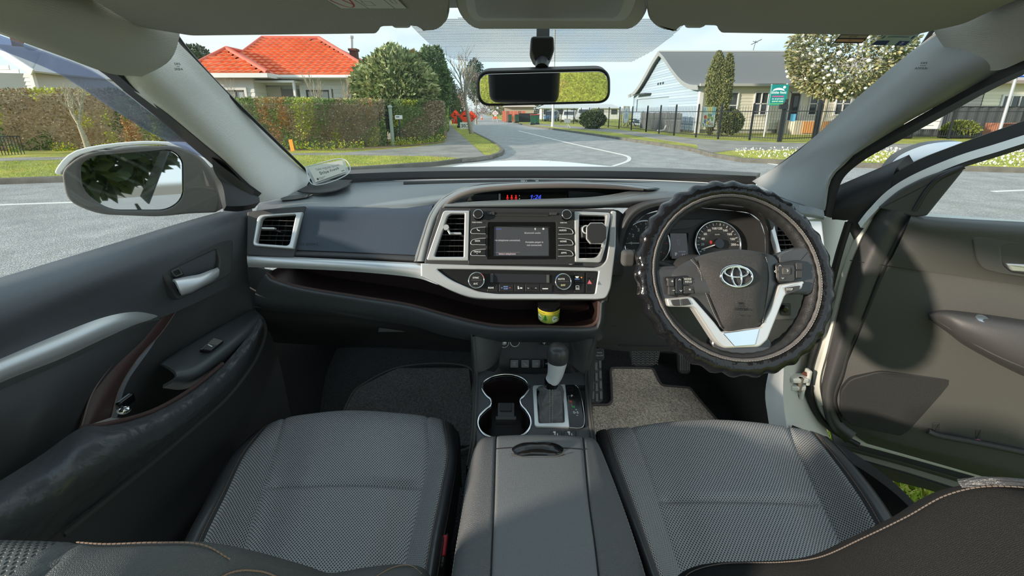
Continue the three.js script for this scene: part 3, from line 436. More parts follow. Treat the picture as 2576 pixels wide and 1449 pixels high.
{ // ---- grey roofed house through the side window
  const t = thing('grey_roof_house', 'white weatherboard house with a grey roof behind the overgrown hedge', 'house'), EY = 3.5;
  const A = at(85,200,20.3), B = at(420,215,33), C = at(-200,200,19), n = V(B.z - A.z, 0,-(B.x - A.x)).normalize(); if (n.z < 0) n.negate();
  boards(t, [A.x, A.z],[B.x, B.z],.5, () => EY, .19, M.whiteBoard, [[1.2,3.2,1.6,2.5]], n); const L = Math.hypot(B.x - A.x, B.z - A.z), f = new Frame(V(A.x, 0, A.z), n, V(B.x - A.x, 0, B.z - A.z)); wallWindow(t, f, 1.35,3.1,1.65,2.45,3,1, M.frameWhite, { curtain: 1 });
  wallWindow(t, f, 7.0,9.6,1.9,2.7,4,1, M.frameWhite, { curtain: 1 });
  boards(t, [C.x, A.z],[A.x, A.z],.5, s => EY - .3 + ((A.x - C.x) - s) * .42,.19, M.whiteBoard, [[A.x - C.x - 2.3, A.x - C.x - 1.2,1.5,2.6]], V(0,0,1)); const fg = new Frame(V(C.x, 0, A.z), V(0,0,1)), w = A.x - C.x; wallWindow(t, fg, w - 2.2, w - 1.3,1.55,2.55,1,1, M.frameWhite, { curtain: 1 });
  part(t, 'wall_core', new ConvexGeometry([A, B, C, V(C.x, 0,-36), V(B.x, 0, B.z)].flatMap(p => [V(p.x + .02,.2, p.z - .12), V(p.x, EY - .15, p.z - .12)])), col(.5,.5,.47));
  part(t, 'corner_board', [moved(new THREE.BoxGeometry(.18,3.3,.14), A.x, 1.75, A.z + .02)], M.frameWhite);
  const g0 = V(A.x + .75, EY - .15, A.z + .6), g1 = V(C.x, EY + 3.2, A.z + .6); part(t, 'bargeboard', [beam(g0, g1,.06,.32)], M.frameWhite);
  const e1 = V(B.x + .5, EY - .05, B.z + .3), rg = at(110,118,29), rl_ = at(-260,96,29); part(t, 'roof', [surf([[g0, g0.clone().lerp(e1,.5), e1],[g0.clone().lerp(rg, .5), rg.clone().lerp(e1,.35).add(V(0,.1,0)), rg.clone().lerp(e1,.75)],[rg, rg.clone().lerp(e1,.2).add(V(0,.0,-.4)), rg.clone().lerp(e1,.6).add(V(0,0,-.8))]],8,8,.08), surf([[g0, g1],[rg, rl_]],4,4,.08)], col(.46,.44,.43,.7));
  part(t, 'chimney', [moved(new THREE.BoxGeometry(.8,1.2,.7), at(55,95,28).x, at(55,95,28).y, -28)], M.brick); const dp = at(85,110,25); const dish = new THREE.SphereGeometry(.5,16,6,0,6.28,0,.7); dish.rotateX(1.2); dish.rotateY(.5); part(t, 'satellite_dish', moved(dish, dp.x, dp.y - .3, dp.z), M.galv);
}
{ // ---- weatherboard hall with the corrugated roof
  const t = thing('weatherboard_hall', 'long grey-roofed weatherboard hall, pale blue gable and cream front', 'building'), xg = 12.35, D0 = 26.2, D1 = 40.5, EY = 3.15, Dm = (D0 + D1) / 2, RY = 6.15, xe = 23.3;
  const bell = s => { const k = Math.abs(s - (D1 - D0) / 2) / ((D1 - D0) / 2 + .5); return mixN(RY, EY - .1, k) - .55 * Math.sin(Math.PI * Math.pow(k, 1.6)) * (k > .3 ? 1 : k / .3); };
  boards(t, [xg, -D0],[xg, -D1],.25, s => bell(s) - .1,.2, M.blueBoard, [[5.2,13.2,1.35,2.75]], V(-1,0,0));
  const X = (u, v = 260) => at(u, v, D0).x, wins = [[1838,1852 + 3],[1895,1932],[2034,2076],[2098,2140]];
  const W = [[X(1829), X(1853)],[X(1897), X(1929)],[X(2036), X(2074)],[X(2102), X(2138)]], dr = [X(1982), X(2012)];
  boards(t, [xg, -D0],[xe, -D0],.35, () => EY, .2, M.cream, [...W.map(([a, b]) => [a - xg - .08, b - xg + .08,1.25,2.72]), [dr[0] - xg, dr[1] - xg, .2,2.75]], V(0,0,1));
  part(t, 'wall_core', moved(new THREE.BoxGeometry(xe - xg - .2,3, D1 - D0 - .2), (xe + xg) / 2,1.6,-Dm), col(.42,.42,.38));
  const gc = []; part(t, 'gable_core', (() => { const s = []; s.push([.1,.2]); for (let i = 0; i <= 24; i++) { const q = i / 24 * (D1 - D0); s.push([q, Math.max(bell(q) - .15,.3)]); } s.push([D1 - D0,.2]); const g = plate(s, [],0,.1); g.applyMatrix4(new THREE.Matrix4().makeBasis(V(0,0,-1), UPV, V(1,0,0)).setPosition(xg + .06,0,-D0)); return triUV(g); })(), M.blueBoard[0]);
  const fw = new Frame(V(0,0,-D0), V(0,0,1)); W.forEach(([a, b], i) => wallWindow(t, fw, a, b, 1.32,2.68, i ? 2 : 1,2, M.frameWhite, { at: i ? .5 : .42 }));
  const door = part(t, 'front_door', fw.put(moved(new THREE.BoxGeometry(dr[1] - dr[0] - .1,2.4,.05), (dr[0] + dr[1]) / 2,1.45,-.02)), col(.10,.09,.08)); part(door, 'door_frame', [fw.put(moved(new THREE.BoxGeometry(.12,2.6,.14), dr[0],1.45,.04)), fw.put(moved(new THREE.BoxGeometry(.12,2.6,.14), dr[1],1.45,.04)), fw.put(moved(new THREE.BoxGeometry(dr[1] - dr[0],.12,.14), (dr[0] + dr[1]) / 2,2.72,.04))], M.frameWhite); part(door, 'pane', fw.put(moved(new THREE.BoxGeometry(.3,1.2,.02), (dr[0] + dr[1]) / 2 + .1,1.9,.02)), M.pane);
  // gable windows facing the side street
  const fg = new Frame(V(xg, 0,-D0), V(-1,0,0), V(0,0,-1)); // x runs away from the corner
  for (const [a, b] of [[5.5,6.8],[7.4,8.7],[9.5,10.6],[11.3,12.9]]) wallWindow(t, fg, -b, -a, 1.45,2.65,1,2, M.frameWhite, { at: .5, pane: col(.32,.40,.43,.15) });
  part(t, 'awning', moved(new THREE.BoxGeometry(.7,.08,3.4), xg - .3,3.05,-D1 + 3.4), M.iron);
  part(t, 'gable_vent', [0,1,2].map(i => moved(new THREE.BoxGeometry(.05,.16,.22), xg - .05,3.75,-Dm - .6 + i * .55)), M.iron);
  const cr_ = (xs, z0, dir) => { const G = []; for (let i = 0; i <= 12; i++) { const k = 1 - i / 12, q = k * ((D1 - D0) / 2 + .5), y = bell((D1 - D0) / 2 + q), r = []; for (let j = 0; j <= 440; j++) r.push(V(mixN(xg - .45, xe, j / 440), y + .06 + .022 * (j % 2 ? 1 : -1), -Dm + dir * q)); G.push(r); } return gridGeo(G); };
  part(t, 'corrugated_roof', cr_(0,0,1), M.corr); part(t, 'corrugated_roof', cr_(0,0,-1), M.corr);
  const barge = d => { const P = []; for (let i = 0; i <= 12; i++) { const q = i / 12 * ((D1 - D0) / 2 + .5), y = bell((D1 - D0) / 2 + q); P.push([V(xg - .5, y + .1,-Dm + d * q), V(xg - .42, y - .2,-Dm + d * q)]); } return gridGeo(P, .05); }; part(t, 'bargeboard', barge(1), col(.33,.36,.37)); part(t, 'bargeboard', barge(-1), col(.33,.36,.37)); part(t, 'ridge_cap', rod(V(xg - .45, RY + .07,-Dm), V(xe, RY + .07,-Dm), .1), col(.5,.51,.5));
  part(t, 'gutter', moved(new THREE.BoxGeometry(xe - xg + .4,.16,.14), (xe + xg) / 2 - .2, EY + .0,-D0 + .6), col(.42,.42,.4)); part(t, 'soffit', moved(new THREE.BoxGeometry(xe - xg, .05,.6), (xe + xg) / 2, EY + .02,-D0 + .3), M.frameWhite);
  part(t, 'corner_board', moved(new THREE.BoxGeometry(.24,3.1,.24), xg, 1.6,-D0 + .02), M.frameWhite); part(t, 'downpipe', rod(V(X(1935), .2,-D0 + .15), V(X(1935), 3.1,-D0 + .15), .05), M.frameWhite);
  part(t, 'entry_step', [fw.put(moved(new THREE.BoxGeometry(3.4,.9,1.6), X(2025), .5,1.0))], col(.62,.56,.44)); part(t, 'entry_panel', [fw.put(moved(new THREE.BoxGeometry(1.6,.7,.05), X(2008), .55,1.85))], col(.78,.36,.13));
  part(t, 'television_aerial', [rod(V(X(2035), RY, -Dm), V(X(2035) + .15, RY + .9,-Dm), .02,5), rod(V(X(2035) - .2, RY + .6,-Dm), V(X(2035) + .6, RY + 1.0,-Dm), .025,5), rod(V(X(2035) - .1, RY + .85,-Dm), V(X(2035) + .3, RY + .75,-Dm), .02,5)], M.iron);
  const cv = document.createElement('canvas'); cv.width = 512; cv.height = 64; const g = cv.getContext('2d'); g.fillStyle = 'rgb(205,198,172)'; g.fillRect(0,0,512,64);
}
{ // ---- house beyond the right-hand fence
  const t = thing('clad_house', 'pinkish grey weatherboard house beyond the blue street sign', 'house'), D0 = 27, X = u => at(u, 230, D0).x;
  boards(t, [X(2166), -D0],[X(2475), -D0],.4, () => 3.4,.2, M.pinkBoard, [], V(0,0,1)); boards(t, [X(2478), -D0],[X(2860), -D0],.4, () => 3.4,.22, M.cream, [[X(2522) - X(2478), X(2620) - X(2478), 1.3,2.6]], V(0,0,1)); part(t, 'wall_core', moved(new THREE.BoxGeometry(X(2860) - X(2166), 3.2,5), (X(2860) + X(2166)) / 2,1.7,-D0 - 2.55), col(.4,.38,.36));
  const fw = new Frame(V(0,0,-D0), V(0,0,1)); wallWindow(t, fw, X(2528), X(2614), 1.38,2.5,4,1, M.frameWhite, { bar: .14 });
  part(t, 'roof', surf([[V(X(2164), 3.4,-D0 + .6), V(X(2880), 3.4,-D0 + .6)],[V(X(2164), 5.4,-D0 - 4), V(X(2880), 5.4,-D0 - 4)]],4,4,.1), col(.42,.36,.34)); part(t, 'gutter', moved(new THREE.BoxGeometry(X(2880) - X(2164), .18,.14), (X(2880) + X(2164)) / 2,3.36,-D0 + .65), col(.30,.25,.22));
}
// ---- black picket fences
const pickGeo = (() => { const g = new THREE.CylinderGeometry(.004,.0085,.08,5).translate(0,.96,0), h = new THREE.CylinderGeometry(.0085,.0085,.92,5).translate(0,.46,0); return clean([g, h]); })();
function picketFence(label, pts, H, gap, limit, postEvery = 1) {
  const t = thing('picket_fence', label, 'fence'); let n = 0; const posts = [];
  for (let i = 0; i < pts.length - 1; i++) {
    const a = V(pts[i][0],.1, pts[i][1]), b = V(pts[i + 1][0],.1, pts[i + 1][1]), L = a.distanceTo(b), k = Math.floor(L / gap);
    for (const y of [.16, H - .32]) part(t, 'rail', beam(a.clone().setY(.1 + y), b.clone().setY(.1 + y), .035,.04), M.iron);
    for (let j = 1; j < k && n < limit; j++, n++) { const m = part(t, 'picket', pickGeo, M.iron); m.position.copy(a).lerp(b, j / k).setY(.18); m.scale.set(1, H - .1,1); }
    const sp = Math.max(1, Math.round(L / 2.4)); for (let j = 0; j < sp; j++) posts.push(a.clone().lerp(b, j / sp)); if (i === pts.length - 2) posts.push(b);
  }
  for (const p of posts) part(t, 'post', [moved(new THREE.BoxGeometry(.075, H + .05,.075), p.x, p.y + (H + .05) / 2 - .02, p.z), moved(new THREE.SphereGeometry(.05,8,6), p.x, p.y + H + .05, p.z)], M.iron);
  return t;
}
const fp = (u, v) => gp(u, v, .1);
picketFence('black picket fence in front of the cream hall, running up the side street', [[1957,357],[1885,352.5],[1806,350],[1750,345.5],[1695,341],[1625,332]].map(([u, v]) => fp(u, v)), 1.72,.115,300);
picketFence('black picket fence in front of the parked cars', [fp(1625,332), fp(1530,320.5), [4.6,-60]],1.7,.2,200);
picketFence('black picket fence beyond the open car door', [fp(2052,354), [19.4,-20.4],[22.8,-20.4],[26.4,-20.4],[30,-20.4]],1.72,.115,200);
{ const t = thing('picket_gate', 'black picket gate with a small blue notice', 'gate'), a = fp(1962,357), b = fp(2045,354), A = V(a[0],.1, a[1]), B = V(b[0],.1, b[1]); for (const y of [.16,1.42]) part(t, 'rail', beam(A.clone().setY(.1 + y), B.clone().setY(.1 + y), .035,.04), M.iron); const k = 14; for (let j = 1; j < k; j++) { const m = part(t, 'picket', pickGeo, M.iron); m.position.copy(A).lerp(B, j / k).setY(.18); m.scale.set(1,1.62,1); } for (const p of [A, B]) part(t, 'post', moved(new THREE.BoxGeometry(.1,1.95,.1), p.x, 1.08, p.z), M.iron); part(t, 'lock_box', moved(new THREE.BoxGeometry(.34,.22,.12), A.x - .15,1.72, A.z + .06), M.iron); const c = A.clone().lerp(B, .24); part(t, 'notice', moved(new THREE.BoxGeometry(.24,.34,.02), c.x, 1.22, c.z + .05), col(.12,.42,.62)); }
var col0 = col(.16,.175,.18,.9), col1 = col(.12,.13,.135,.9);
{ // timber paling fence beside the hall and the dark iron-sheet fence
  const t = thing('paling_fence', 'grey timber paling fence between the fence and the blue gable', 'fence'), a = V(11.35,.1,-26.5), b = V(11.2,.1,-34.5); for (let i = 0; i < 44; i++) { const p = a.clone().lerp(b, i / 44), m = part(t, 'paling', PALE(), i % 3 ? col0 : col1); m.position.copy(p); m.scale.y = 1.28 + .08 * hash(i, 1,1); } part(t, 'rail', beam(a.clone().setY(.9), b.clone().setY(.9), .05,.08), col0);
  const s = thing('sheet_fence', 'dark ribbed metal fence behind the black pickets', 'fence'), G = []; for (let j = 0; j <= 80; j++) { const x = mixN(20.6,32, j / 80), z = -22.6 + (j % 4 < 2 ? .03 : -.03); G.push([V(x, 1.75, z), V(x, .1, z)]); } part(s, 'ribbed_sheet', gridGeo(G, .01), col(.075,.085,.09,.6)); part(s, 'cap_rail', moved(new THREE.BoxGeometry(11.4,.06,.1), 26.3,1.77,-22.6), M.iron);
}
function PALE() { return PALE.g ??= triUV(moved(new THREE.BoxGeometry(.03,1,.14), 0,.5,0)); }
// ---- printed surfaces
function canvasTex(w, h, draw) { const c = document.createElement('canvas'); c.width = w; c.height = h; const g = c.getContext('2d'); draw(g, w, h); const t = new THREE.CanvasTexture(c); t.colorSpace = THREE.SRGBColorSpace; t.magFilter = THREE.LinearFilter; return t; }
function printed(w, h, d, tex, opts = {}) { // thin board with the print on its front face
  const g = new THREE.PlaneGeometry(w, h); g.translate(0,0, d / 2 + .002); return [triUV(new THREE.BoxGeometry(w, h, d)), g, std({ map: tex, roughness: .6,...opts })];
}
function board(t, p, ry, w, h, d, tex, name = 'print', back = M.white, tilt = 0) { const [b, f, m] = printed(w, h, d, tex); const mat = new THREE.Matrix4().makeRotationFromEuler(new THREE.Euler(tilt, ry, 0, 'YXZ')).setPosition(p); const o = part(t, 'board', b.applyMatrix4(mat), back); part(o, name, f.applyMatrix4(mat), m); return o; }
const txt = (g, s, x, y, px_, col_, font = 'sans-serif', al = 'center', wt = 'bold') => { const ch = { '∧': [-1,.5,0,-.5,1,.5], '∨': [-1,-.5,0,.5,1,-.5], '‹': [.4,-.8,-.4,0,.4,.8], '›': [-.4,-.8,.4,0,-.4,.8] }[s]; if (ch) { const k = px_ * .32; g.strokeStyle = col_; g.lineWidth = Math.max(2, px_ * .13); g.beginPath(); g.moveTo(x + ch[0] * k, y + ch[1] * k); g.lineTo(x + ch[2] * k, y + ch[3] * k); g.lineTo(x + ch[4] * k, y + ch[5] * k); g.stroke(); return; } g.font = `${wt} ${px_}px ${font}`; g.fillStyle = col_; g.textAlign = al; g.textBaseline = 'middle'; g.fillText(s, x, y); };
{ const t = thing('post_sign', 'teal nursery sign board on posts in front of the cream hall', 'sign'), p = at(1958,239,22.4); board(t, p, -.12,.92,1.12,.04, canvasTex(256,312, (g, w, h) => { g.fillStyle = 'rgb(0,134,132)'; g.fillRect(0,0, w, h); g.fillStyle = '#fff'; g.beginPath(); g.ellipse(120,96,86,46,0, Math.PI, 0); g.lineTo(206,96); g.quadraticCurveTo(120,66,34,96); g.fill(); g.beginPath(); g.arc(196,40,20,0,7); g.fill(); txt(g, 'little feet', 128,120,48, '#fff'); g.fillStyle = 'rgb(205,80,140)'; g.fillRect(40,168,170,18); txt(g, 'Ph  06 877 0527', 128,216,24, '#fff'); txt(g, 'enrol now', 128,250,34, '#eaf6d8'); g.fillStyle = 'rgb(140,200,90)'; g.fillRect(20,284,200,10); }), 'print', col(.02,.28,.28)); part(t, 'post', [rod(V(p.x - .42,.1, p.z - .06), V(p.x - .42, p.y + .58, p.z - .06), .035), rod(V(p.x + .44,.1, p.z - .06), V(p.x + .44, p.y + .62, p.z - .06), .035)], M.frameWhite); }
{ const t = thing('painted_banner', 'colourful painted banner hanging on the picket fence', 'banner'), p = at(1783,294,22.2); const r = rng(77); board(t, p, .42,.98,1.1,.012, canvasTex(256,280, (g, w, h) => { g.fillStyle = 'rgb(214,226,220)'; g.fillRect(0,0, w, h); g.fillStyle = 'rgba(242,226,120,.8)'; g.beginPath(); g.arc(140,30,56,0,7); g.fill(); g.fillStyle = 'rgba(120,196,206,.7)'; g.fillRect(190,0,66,110); g.fillRect(0,20,40,60); for (let i = 0; i < 26; i++) { g.fillStyle = ['#e8d64a', '#c2483f', '#4b8f4e', '#7fae55', '#d8b089', '#5d7fb0', '#e5e0c0'][Math.floor(r() * 7)]; g.beginPath(); g.ellipse(40 + r() * 170,110 + r() * 120,8 + r() * 24,8 + r() * 22, r() * 3,0,7); g.fill(); } for (let i = 0; i < 60; i++) { g.fillStyle = ['#2c4d8c', '#b23c36', '#2e6b3f', '#d6b23c', '#3a3a3a'][Math.floor(r() * 5)]; g.fillRect(r() * w, 225 + r() * 46,10,8); } })); }
{ const t = thing('oval_banner', 'pale oval notice board on the fence before the blue gable', 'banner'), p = at(1575,289,36.5); part(t, 'post', [rod(V(p.x - .3,.1, p.z - .35), V(p.x - .3, p.y + .6, p.z - .35), .03), rod(V(p.x + .3,.1, p.z - .42), V(p.x + .3, p.y + .6, p.z - .42), .03)], M.iron); board(t, p, .9,1.5,1.55,.02, canvasTex(200,208, (g, w, h) => { g.fillStyle = 'rgb(196,176,140)'; g.fillRect(0,0, w, h); g.fillStyle = 'rgb(214,232,238)'; g.beginPath(); g.ellipse(100,104,88,100,0,0,7); g.fill(); for (let i = 0; i < 4; i++) { g.fillStyle = 'rgb(90,120,150)'; g.fillRect(50,90 + i * 16,100,6); } txt(g, '4', 100,52,40, 'rgb(90,120,150)'); })); }
{ const t = thing('printed_banner', 'white printed banner on the fence beyond the open door', 'banner'), p = at(2325,298,20.2); board(t, p, 0,1.9,1.05,.012, canvasTex(512,282, (g, w, h) => { g.fillStyle = 'rgb(240,236,232)'; g.fillRect(0,0, w, h); g.fillStyle = 'rgb(236,200,180)'; g.beginPath(); g.moveTo(0,180); g.lineTo(150,282); g.lineTo(0,282); g.fill(); g.fillStyle = 'rgb(150,80,70)'; g.beginPath(); g.moveTo(420,0); g.lineTo(512,0); g.lineTo(512,70); g.fill(); g.fillStyle = 'rgb(150,150,156)'; g.beginPath(); g.moveTo(470,282); g.lineTo(492,120); g.lineTo(512,110); g.lineTo(512,282); g.fill(); ['Classroom  •  Class Fitting', 'Pre-school  •  Home Help Plan', 'Arts  •  Music and Movement', 'Games Centre  •  Dance and Pretend'].forEach((s, i) => txt(g, s, 300,60 + i * 40,22, 'rgb(50,40,40)')); g.fillStyle = 'rgb(120,120,130)'; g.fillRect(180,232,230,8); })); }
{ const t = thing('street_sign', 'blue street name sign on a leaning white pole', 'sign'), b = at(2512,326,16.2), k = at(2562,175,16.2); b.y = Math.max(b.y - .8,.1); part(t, 'pole', rod(V(k.x - .02,.1, k.z), V(k.x, k.y + .3, k.z), .05,10), M.galv); board(t, at(2572,183,16.1), 0,.95,.34,.03, canvasTex(256,92, (g, w, h) => { g.fillStyle = 'rgb(30,90,180)'; g.fillRect(0,0, w, h); g.fillStyle = '#fff'; g.fillRect(16,18,224,12); g.fillRect(16,42,200,10); g.fillRect(16,64,160,10); })); }
// ---- road works
function tripod(t, p, h) { part(t, 'stand', [rod(V(p.x - .3,.1, p.z + .25), V(p.x, h, p.z), .02,6), rod(V(p.x + .3,.1, p.z + .25), V(p.x, h, p.z), .02,6), rod(V(p.x, .1, p.z - .35), V(p.x, h, p.z), .02,6)], M.galv); }
const ORANGE = 'rgb(255,74,22)';
function diamond(label, u, v, D, s, draw, plateText) {
  const p = at(u, v, D), t = thing('roadworks_sign', label, 'sign', null), tex = canvasTex(256,256, (g) => { g.fillStyle = ORANGE; g.fillRect(0,0,256,256); g.strokeStyle = '#161616'; g.lineWidth = 7; g.strokeRect(12,12,232,232); g.translate(128,128); g.rotate(-Math.PI / 4); draw(g); });
  const b = triUV(new THREE.BoxGeometry(s, s, .02)), f = new THREE.PlaneGeometry(s, s).translate(0,0,.013), m = new THREE.Matrix4().makeRotationZ(Math.PI / 4).setPosition(p); const o = part(t, 'board', b.applyMatrix4(m), col(.8,.12,.03)); part(o, 'print', f.applyMatrix4(m), std({ map: tex, roughness: .5 }));
  if (plateText) { const q = at(u, v + plateText[1], D); board(t, q, 0, plateText[2], plateText[3],.02, canvasTex(256,128, g => { g.fillStyle = ORANGE; g.fillRect(0,0,256,128); plateText[0].forEach((s2, i) => txt(g, s2,128,40 + i * 48,38, '#161616')); })); }
  tripod(t, V(p.x, 0, p.z - .1), p.y); return t;
}
const man = g => { g.fillStyle = '#141414'; g.beginPath(); g.arc(18,-62,15,0,7); g.fill(); g.fillRect(4,-44,30,60); g.fillRect(2,10,13,64); g.fillRect(24,10,13,64); g.save(); g.rotate(.7); g.fillRect(-30,-46,44,12); g.restore(); g.beginPath(); g.moveTo(-84,62); g.lineTo(-54,22); g.lineTo(-20,62); g.fill(); };
diamond('large orange diamond sign with a digging worker symbol', 1172,294,31.6,.84, man);
diamond('smaller orange diamond sign with a worker holding a bat above a text plate', 1146,290,38,.74, g => { g.fillStyle = '#141414'; g.beginPath(); g.arc(0,-56,14,0,7); g.fill(); g.fillRect(-14,-40,28,60); g.fillRect(-14,14,11,52); g.fillRect(4,14,11,52); g.fillRect(-60,-36,120,12); g.beginPath(); g.arc(62,-30,20,0,7); g.fill(); }, [['LANE', 'CLOSED'],16,.72,.4]);
diamond('orange diamond sign half hidden behind the bare street tree', 1186,293,35,.7, man);
{ const t = thing('speed_board', 'white temporary speed board reading 30 at the foot of the bare tree', 'sign'), p = at(1171,316,30.4); board(t, p, 0,.84,.5,.02, canvasTex(256,152, g => { g.fillStyle = 'rgb(238,238,232)'; g.fillRect(0,0,256,152); txt(g, '30', 74,80,104, '#222'); txt(g, 'KM/H', 192,50,40, '#222'); txt(g, 'AHEAD', 190,106,36, '#222'); })); tripod(t, V(p.x, 0, p.z - .08), p.y); }
{ const t = thing('speed_sign', 'white temporary speed sign above an orange plate far along the kerb', 'sign'), p = at(1246,285,55); const m = new THREE.Matrix4().makeRotationZ(Math.PI / 4).setPosition(p), b = part(t, 'board', triUV(new THREE.BoxGeometry(.6,.6,.03)).applyMatrix4(m), M.white); part(b, 'print', new THREE.PlaneGeometry(.58,.58).translate(0,0,.02).applyMatrix4(m), std({ map: canvasTex(128,128, g => { g.fillStyle = '#eee'; g.fillRect(0,0,128,128); g.strokeStyle = '#c22'; g.lineWidth = 12; g.beginPath(); g.arc(64,64,44,0,7); g.stroke(); g.translate(64,64); g.rotate(-Math.PI / 4); txt(g, '30', 0,0,46, '#222'); }), roughness: .5 })); const q = at(1246,296.5,55); part(t, 'plate', moved(new THREE.BoxGeometry(.66,.3,.03), q.x, q.y, q.z), col(.85,.13,.04)); tripod(t, V(p.x, 0, p.z - .1), p.y); }
{ const g = clean([new THREE.CylinderGeometry(.05,.17,.75,12).translate(0,.42,0), new THREE.BoxGeometry(.42,.05,.42).translate(0,.025,0)]), bg = new THREE.CylinderGeometry(.105,.135,.14,12).translate(0,.45,0), or = col(.85,.13,.04,.6); for (const [u, v, D] of [[1200,300,60],[1212,301,58],[1186,300,66],[1128,303,50]]) { const p = onY(u, v, 0), t = thing('traffic_cone', { 1128: 'orange traffic cone beside the hedge row', 1200: 'orange traffic cone on the road, first of a close pair', 1212: 'orange traffic cone on the road, second of a close pair', 1186: 'orange traffic cone behind the bare street tree' }[u], 'cone', u === 1128 ? null : 'traffic cones down the street'); const m = part(t, 'body', g, or); part(m, 'band', bg, M.white); m.position.set(p.x, 0, p.z); } }
const binBody = (() => { const g = new THREE.CylinderGeometry(.36,.27,.95,4,1); g.rotateY(Math.PI / 4); g.translate(0,.55,0); return toCreasedNormals(g, .4); })(), binLid = moved(box(.58,.08,.6,.03), 0,1.06,0), binWheel = new THREE.CylinderGeometry(.1,.1,.5,12).rotateZ(Math.PI / 2).translate(0,.1,.2), binM = col(.02,.10,.06,.5), lidM = col(.55,.06,.04,.5);
for (const [u, v, label, group] of [[1340,314, 'green wheelie bin with red lid by the parked cars, farther from the white pole', 'paired bins on the verge'],[1351,313, 'green wheelie bin with red lid by the parked cars, nearer the white pole', 'paired bins on the verge'],[1283,308, 'green wheelie bin with red lid in front of the orange fence panels', 'bins before the orange fence'],[1300,309, 'green wheelie bin with red lid in front of the dark gate', 'bins before the orange fence'],[1158,321, 'dark green wheelie bin behind the road work signs', null]]) { const p = onY(u, v, .1), t = thing('wheelie_bin', label, 'bin', group); const b = part(t, 'body', binBody, binM), l = part(t, 'lid', binLid, lidM), w = part(t, 'wheels', binWheel, M.iron); for (const o of [b, l, w]) o.position.set(p.x, .1, p.z); }
{ // lamp posts
  const p = V(-8.4,.1,-47), t = thing('street_lamp', 'curved grey street lamp over the hedge row', 'street lamp'), k = at(1122,215,47), e = at(1138,197,47); part(t, 'pole', taper([V(k.x, .1, k.z), V(k.x, 2.5, k.z), k, V((k.x + e.x) / 2 - .1, e.y - .1, k.z), e],[.1,.09,.08,.06,.05],20,8), M.galv); part(t, 'lamp_head', moved(box(.5,.12,.2,.04), e.x + .2, e.y, e.z), M.galv);
  const q = onY(1390,319,.1), s = thing('power_pole', 'tall white pole standing behind the interior mirror', 'pole'); part(s, 'shaft', taper([q, V(q.x, 4, q.z), V(q.x - .02,8.6, q.z)],[.13,.11,.08],6,10), col(.62,.64,.64)); part(s, 'base_collar', rod(q, V(q.x, .5, q.z), .15), col(.62,.64,.64));
  const m = onY(1427,322,.1), z = thing('meter_post', 'small grey estate sign on legs beside the fence', 'sign'); part(z, 'board', moved(box(.55,.35,.04,.01), m.x, .72, m.z), M.galv); part(z, 'legs', [rod(V(m.x, .1, m.z), V(m.x, .7, m.z), .02,6), rod(V(m.x - .25,.1, m.z + .2), V(m.x, .5, m.z), .015,6), rod(V(m.x + .25,.1, m.z + .2), V(m.x, .5, m.z), .015,6)], M.galv);
}
{ // low orange house at the end of the street
  const t = thing('orange_fence_house', 'low house with an orange rust fence at the end of the street', 'house'), D = 56, X = u => at(u, 290, D).x; for (let i = 0; i < 6; i++) part(t, 'fence_panel', moved(new THREE.BoxGeometry((X(1322) - X(1263)) / 6 - .05,1.45,.08), mixN(X(1263), X(1322), (i + .5) / 6), .85,-D), i % 3 === 1 ? col(.30,.11,.08) : col(.62,.16,.09)); part(t, 'wall', moved(new THREE.BoxGeometry(X(1345) - X(1268), 2.1,4), (X(1268) + X(1345)) / 2,1.1,-D - 4), col(.5,.44,.34)); part(t, 'roof', new ConvexGeometry([V(X(1262), 2.15,-D - 1.4), V(X(1352), 2.15,-D - 1.4), V(X(1352), 2.15,-D - 7), V(X(1262), 2.15,-D - 7), V(X(1290), 3.0,-D - 4), V(X(1335), 3.0,-D - 4)]), col(.5,.42,.36)); part(t, 'dark_gate', moved(new THREE.BoxGeometry(X(1345) - X(1304), 1.15,.06), (X(1345) + X(1304)) / 2,.7,-D + 3), M.iron);
}
{ const t = thing('distant_house', 'long white low building behind the parked cars', 'building'), D = 74, X = u => at(u, 280, D).x; part(t, 'wall', moved(new THREE.BoxGeometry(X(1560) - X(1362), 2.1,5), (X(1560) + X(1362)) / 2,1.1,-D - 2.5), M.white); for (let i = 0; i < 6; i++) part(t, 'window', moved(new THREE.BoxGeometry(1.1,.9,.06), mixN(X(1375), X(1545), i / 5), 1.45,-D + .02), M.pane); part(t, 'roof', new ConvexGeometry([V(X(1355), 2.1,-D + .5), V(X(1565), 2.1,-D + .5), V(X(1565), 2.1,-D - 5.5), V(X(1355), 2.1,-D - 5.5), V(X(1375), 2.9,-D - 2.5), V(X(1545), 2.9,-D - 2.5)]), col(.5,.52,.53)); }
{ const p = onY(1672,331,.1), t = thing('drain_pipe', 'white plastic drain elbow lying on the grass by the fence', 'pipe'); part(t, 'pipe', capsuleTube([V(p.x - .5,.17, p.z), V(p.x - .1,.2, p.z), V(p.x + .05,.5, p.z)],.06,16,10), M.white); part(t, 'stub', rod(V(p.x + .35,.1, p.z), V(p.x + .35,.45, p.z), .06,10), M.white); }
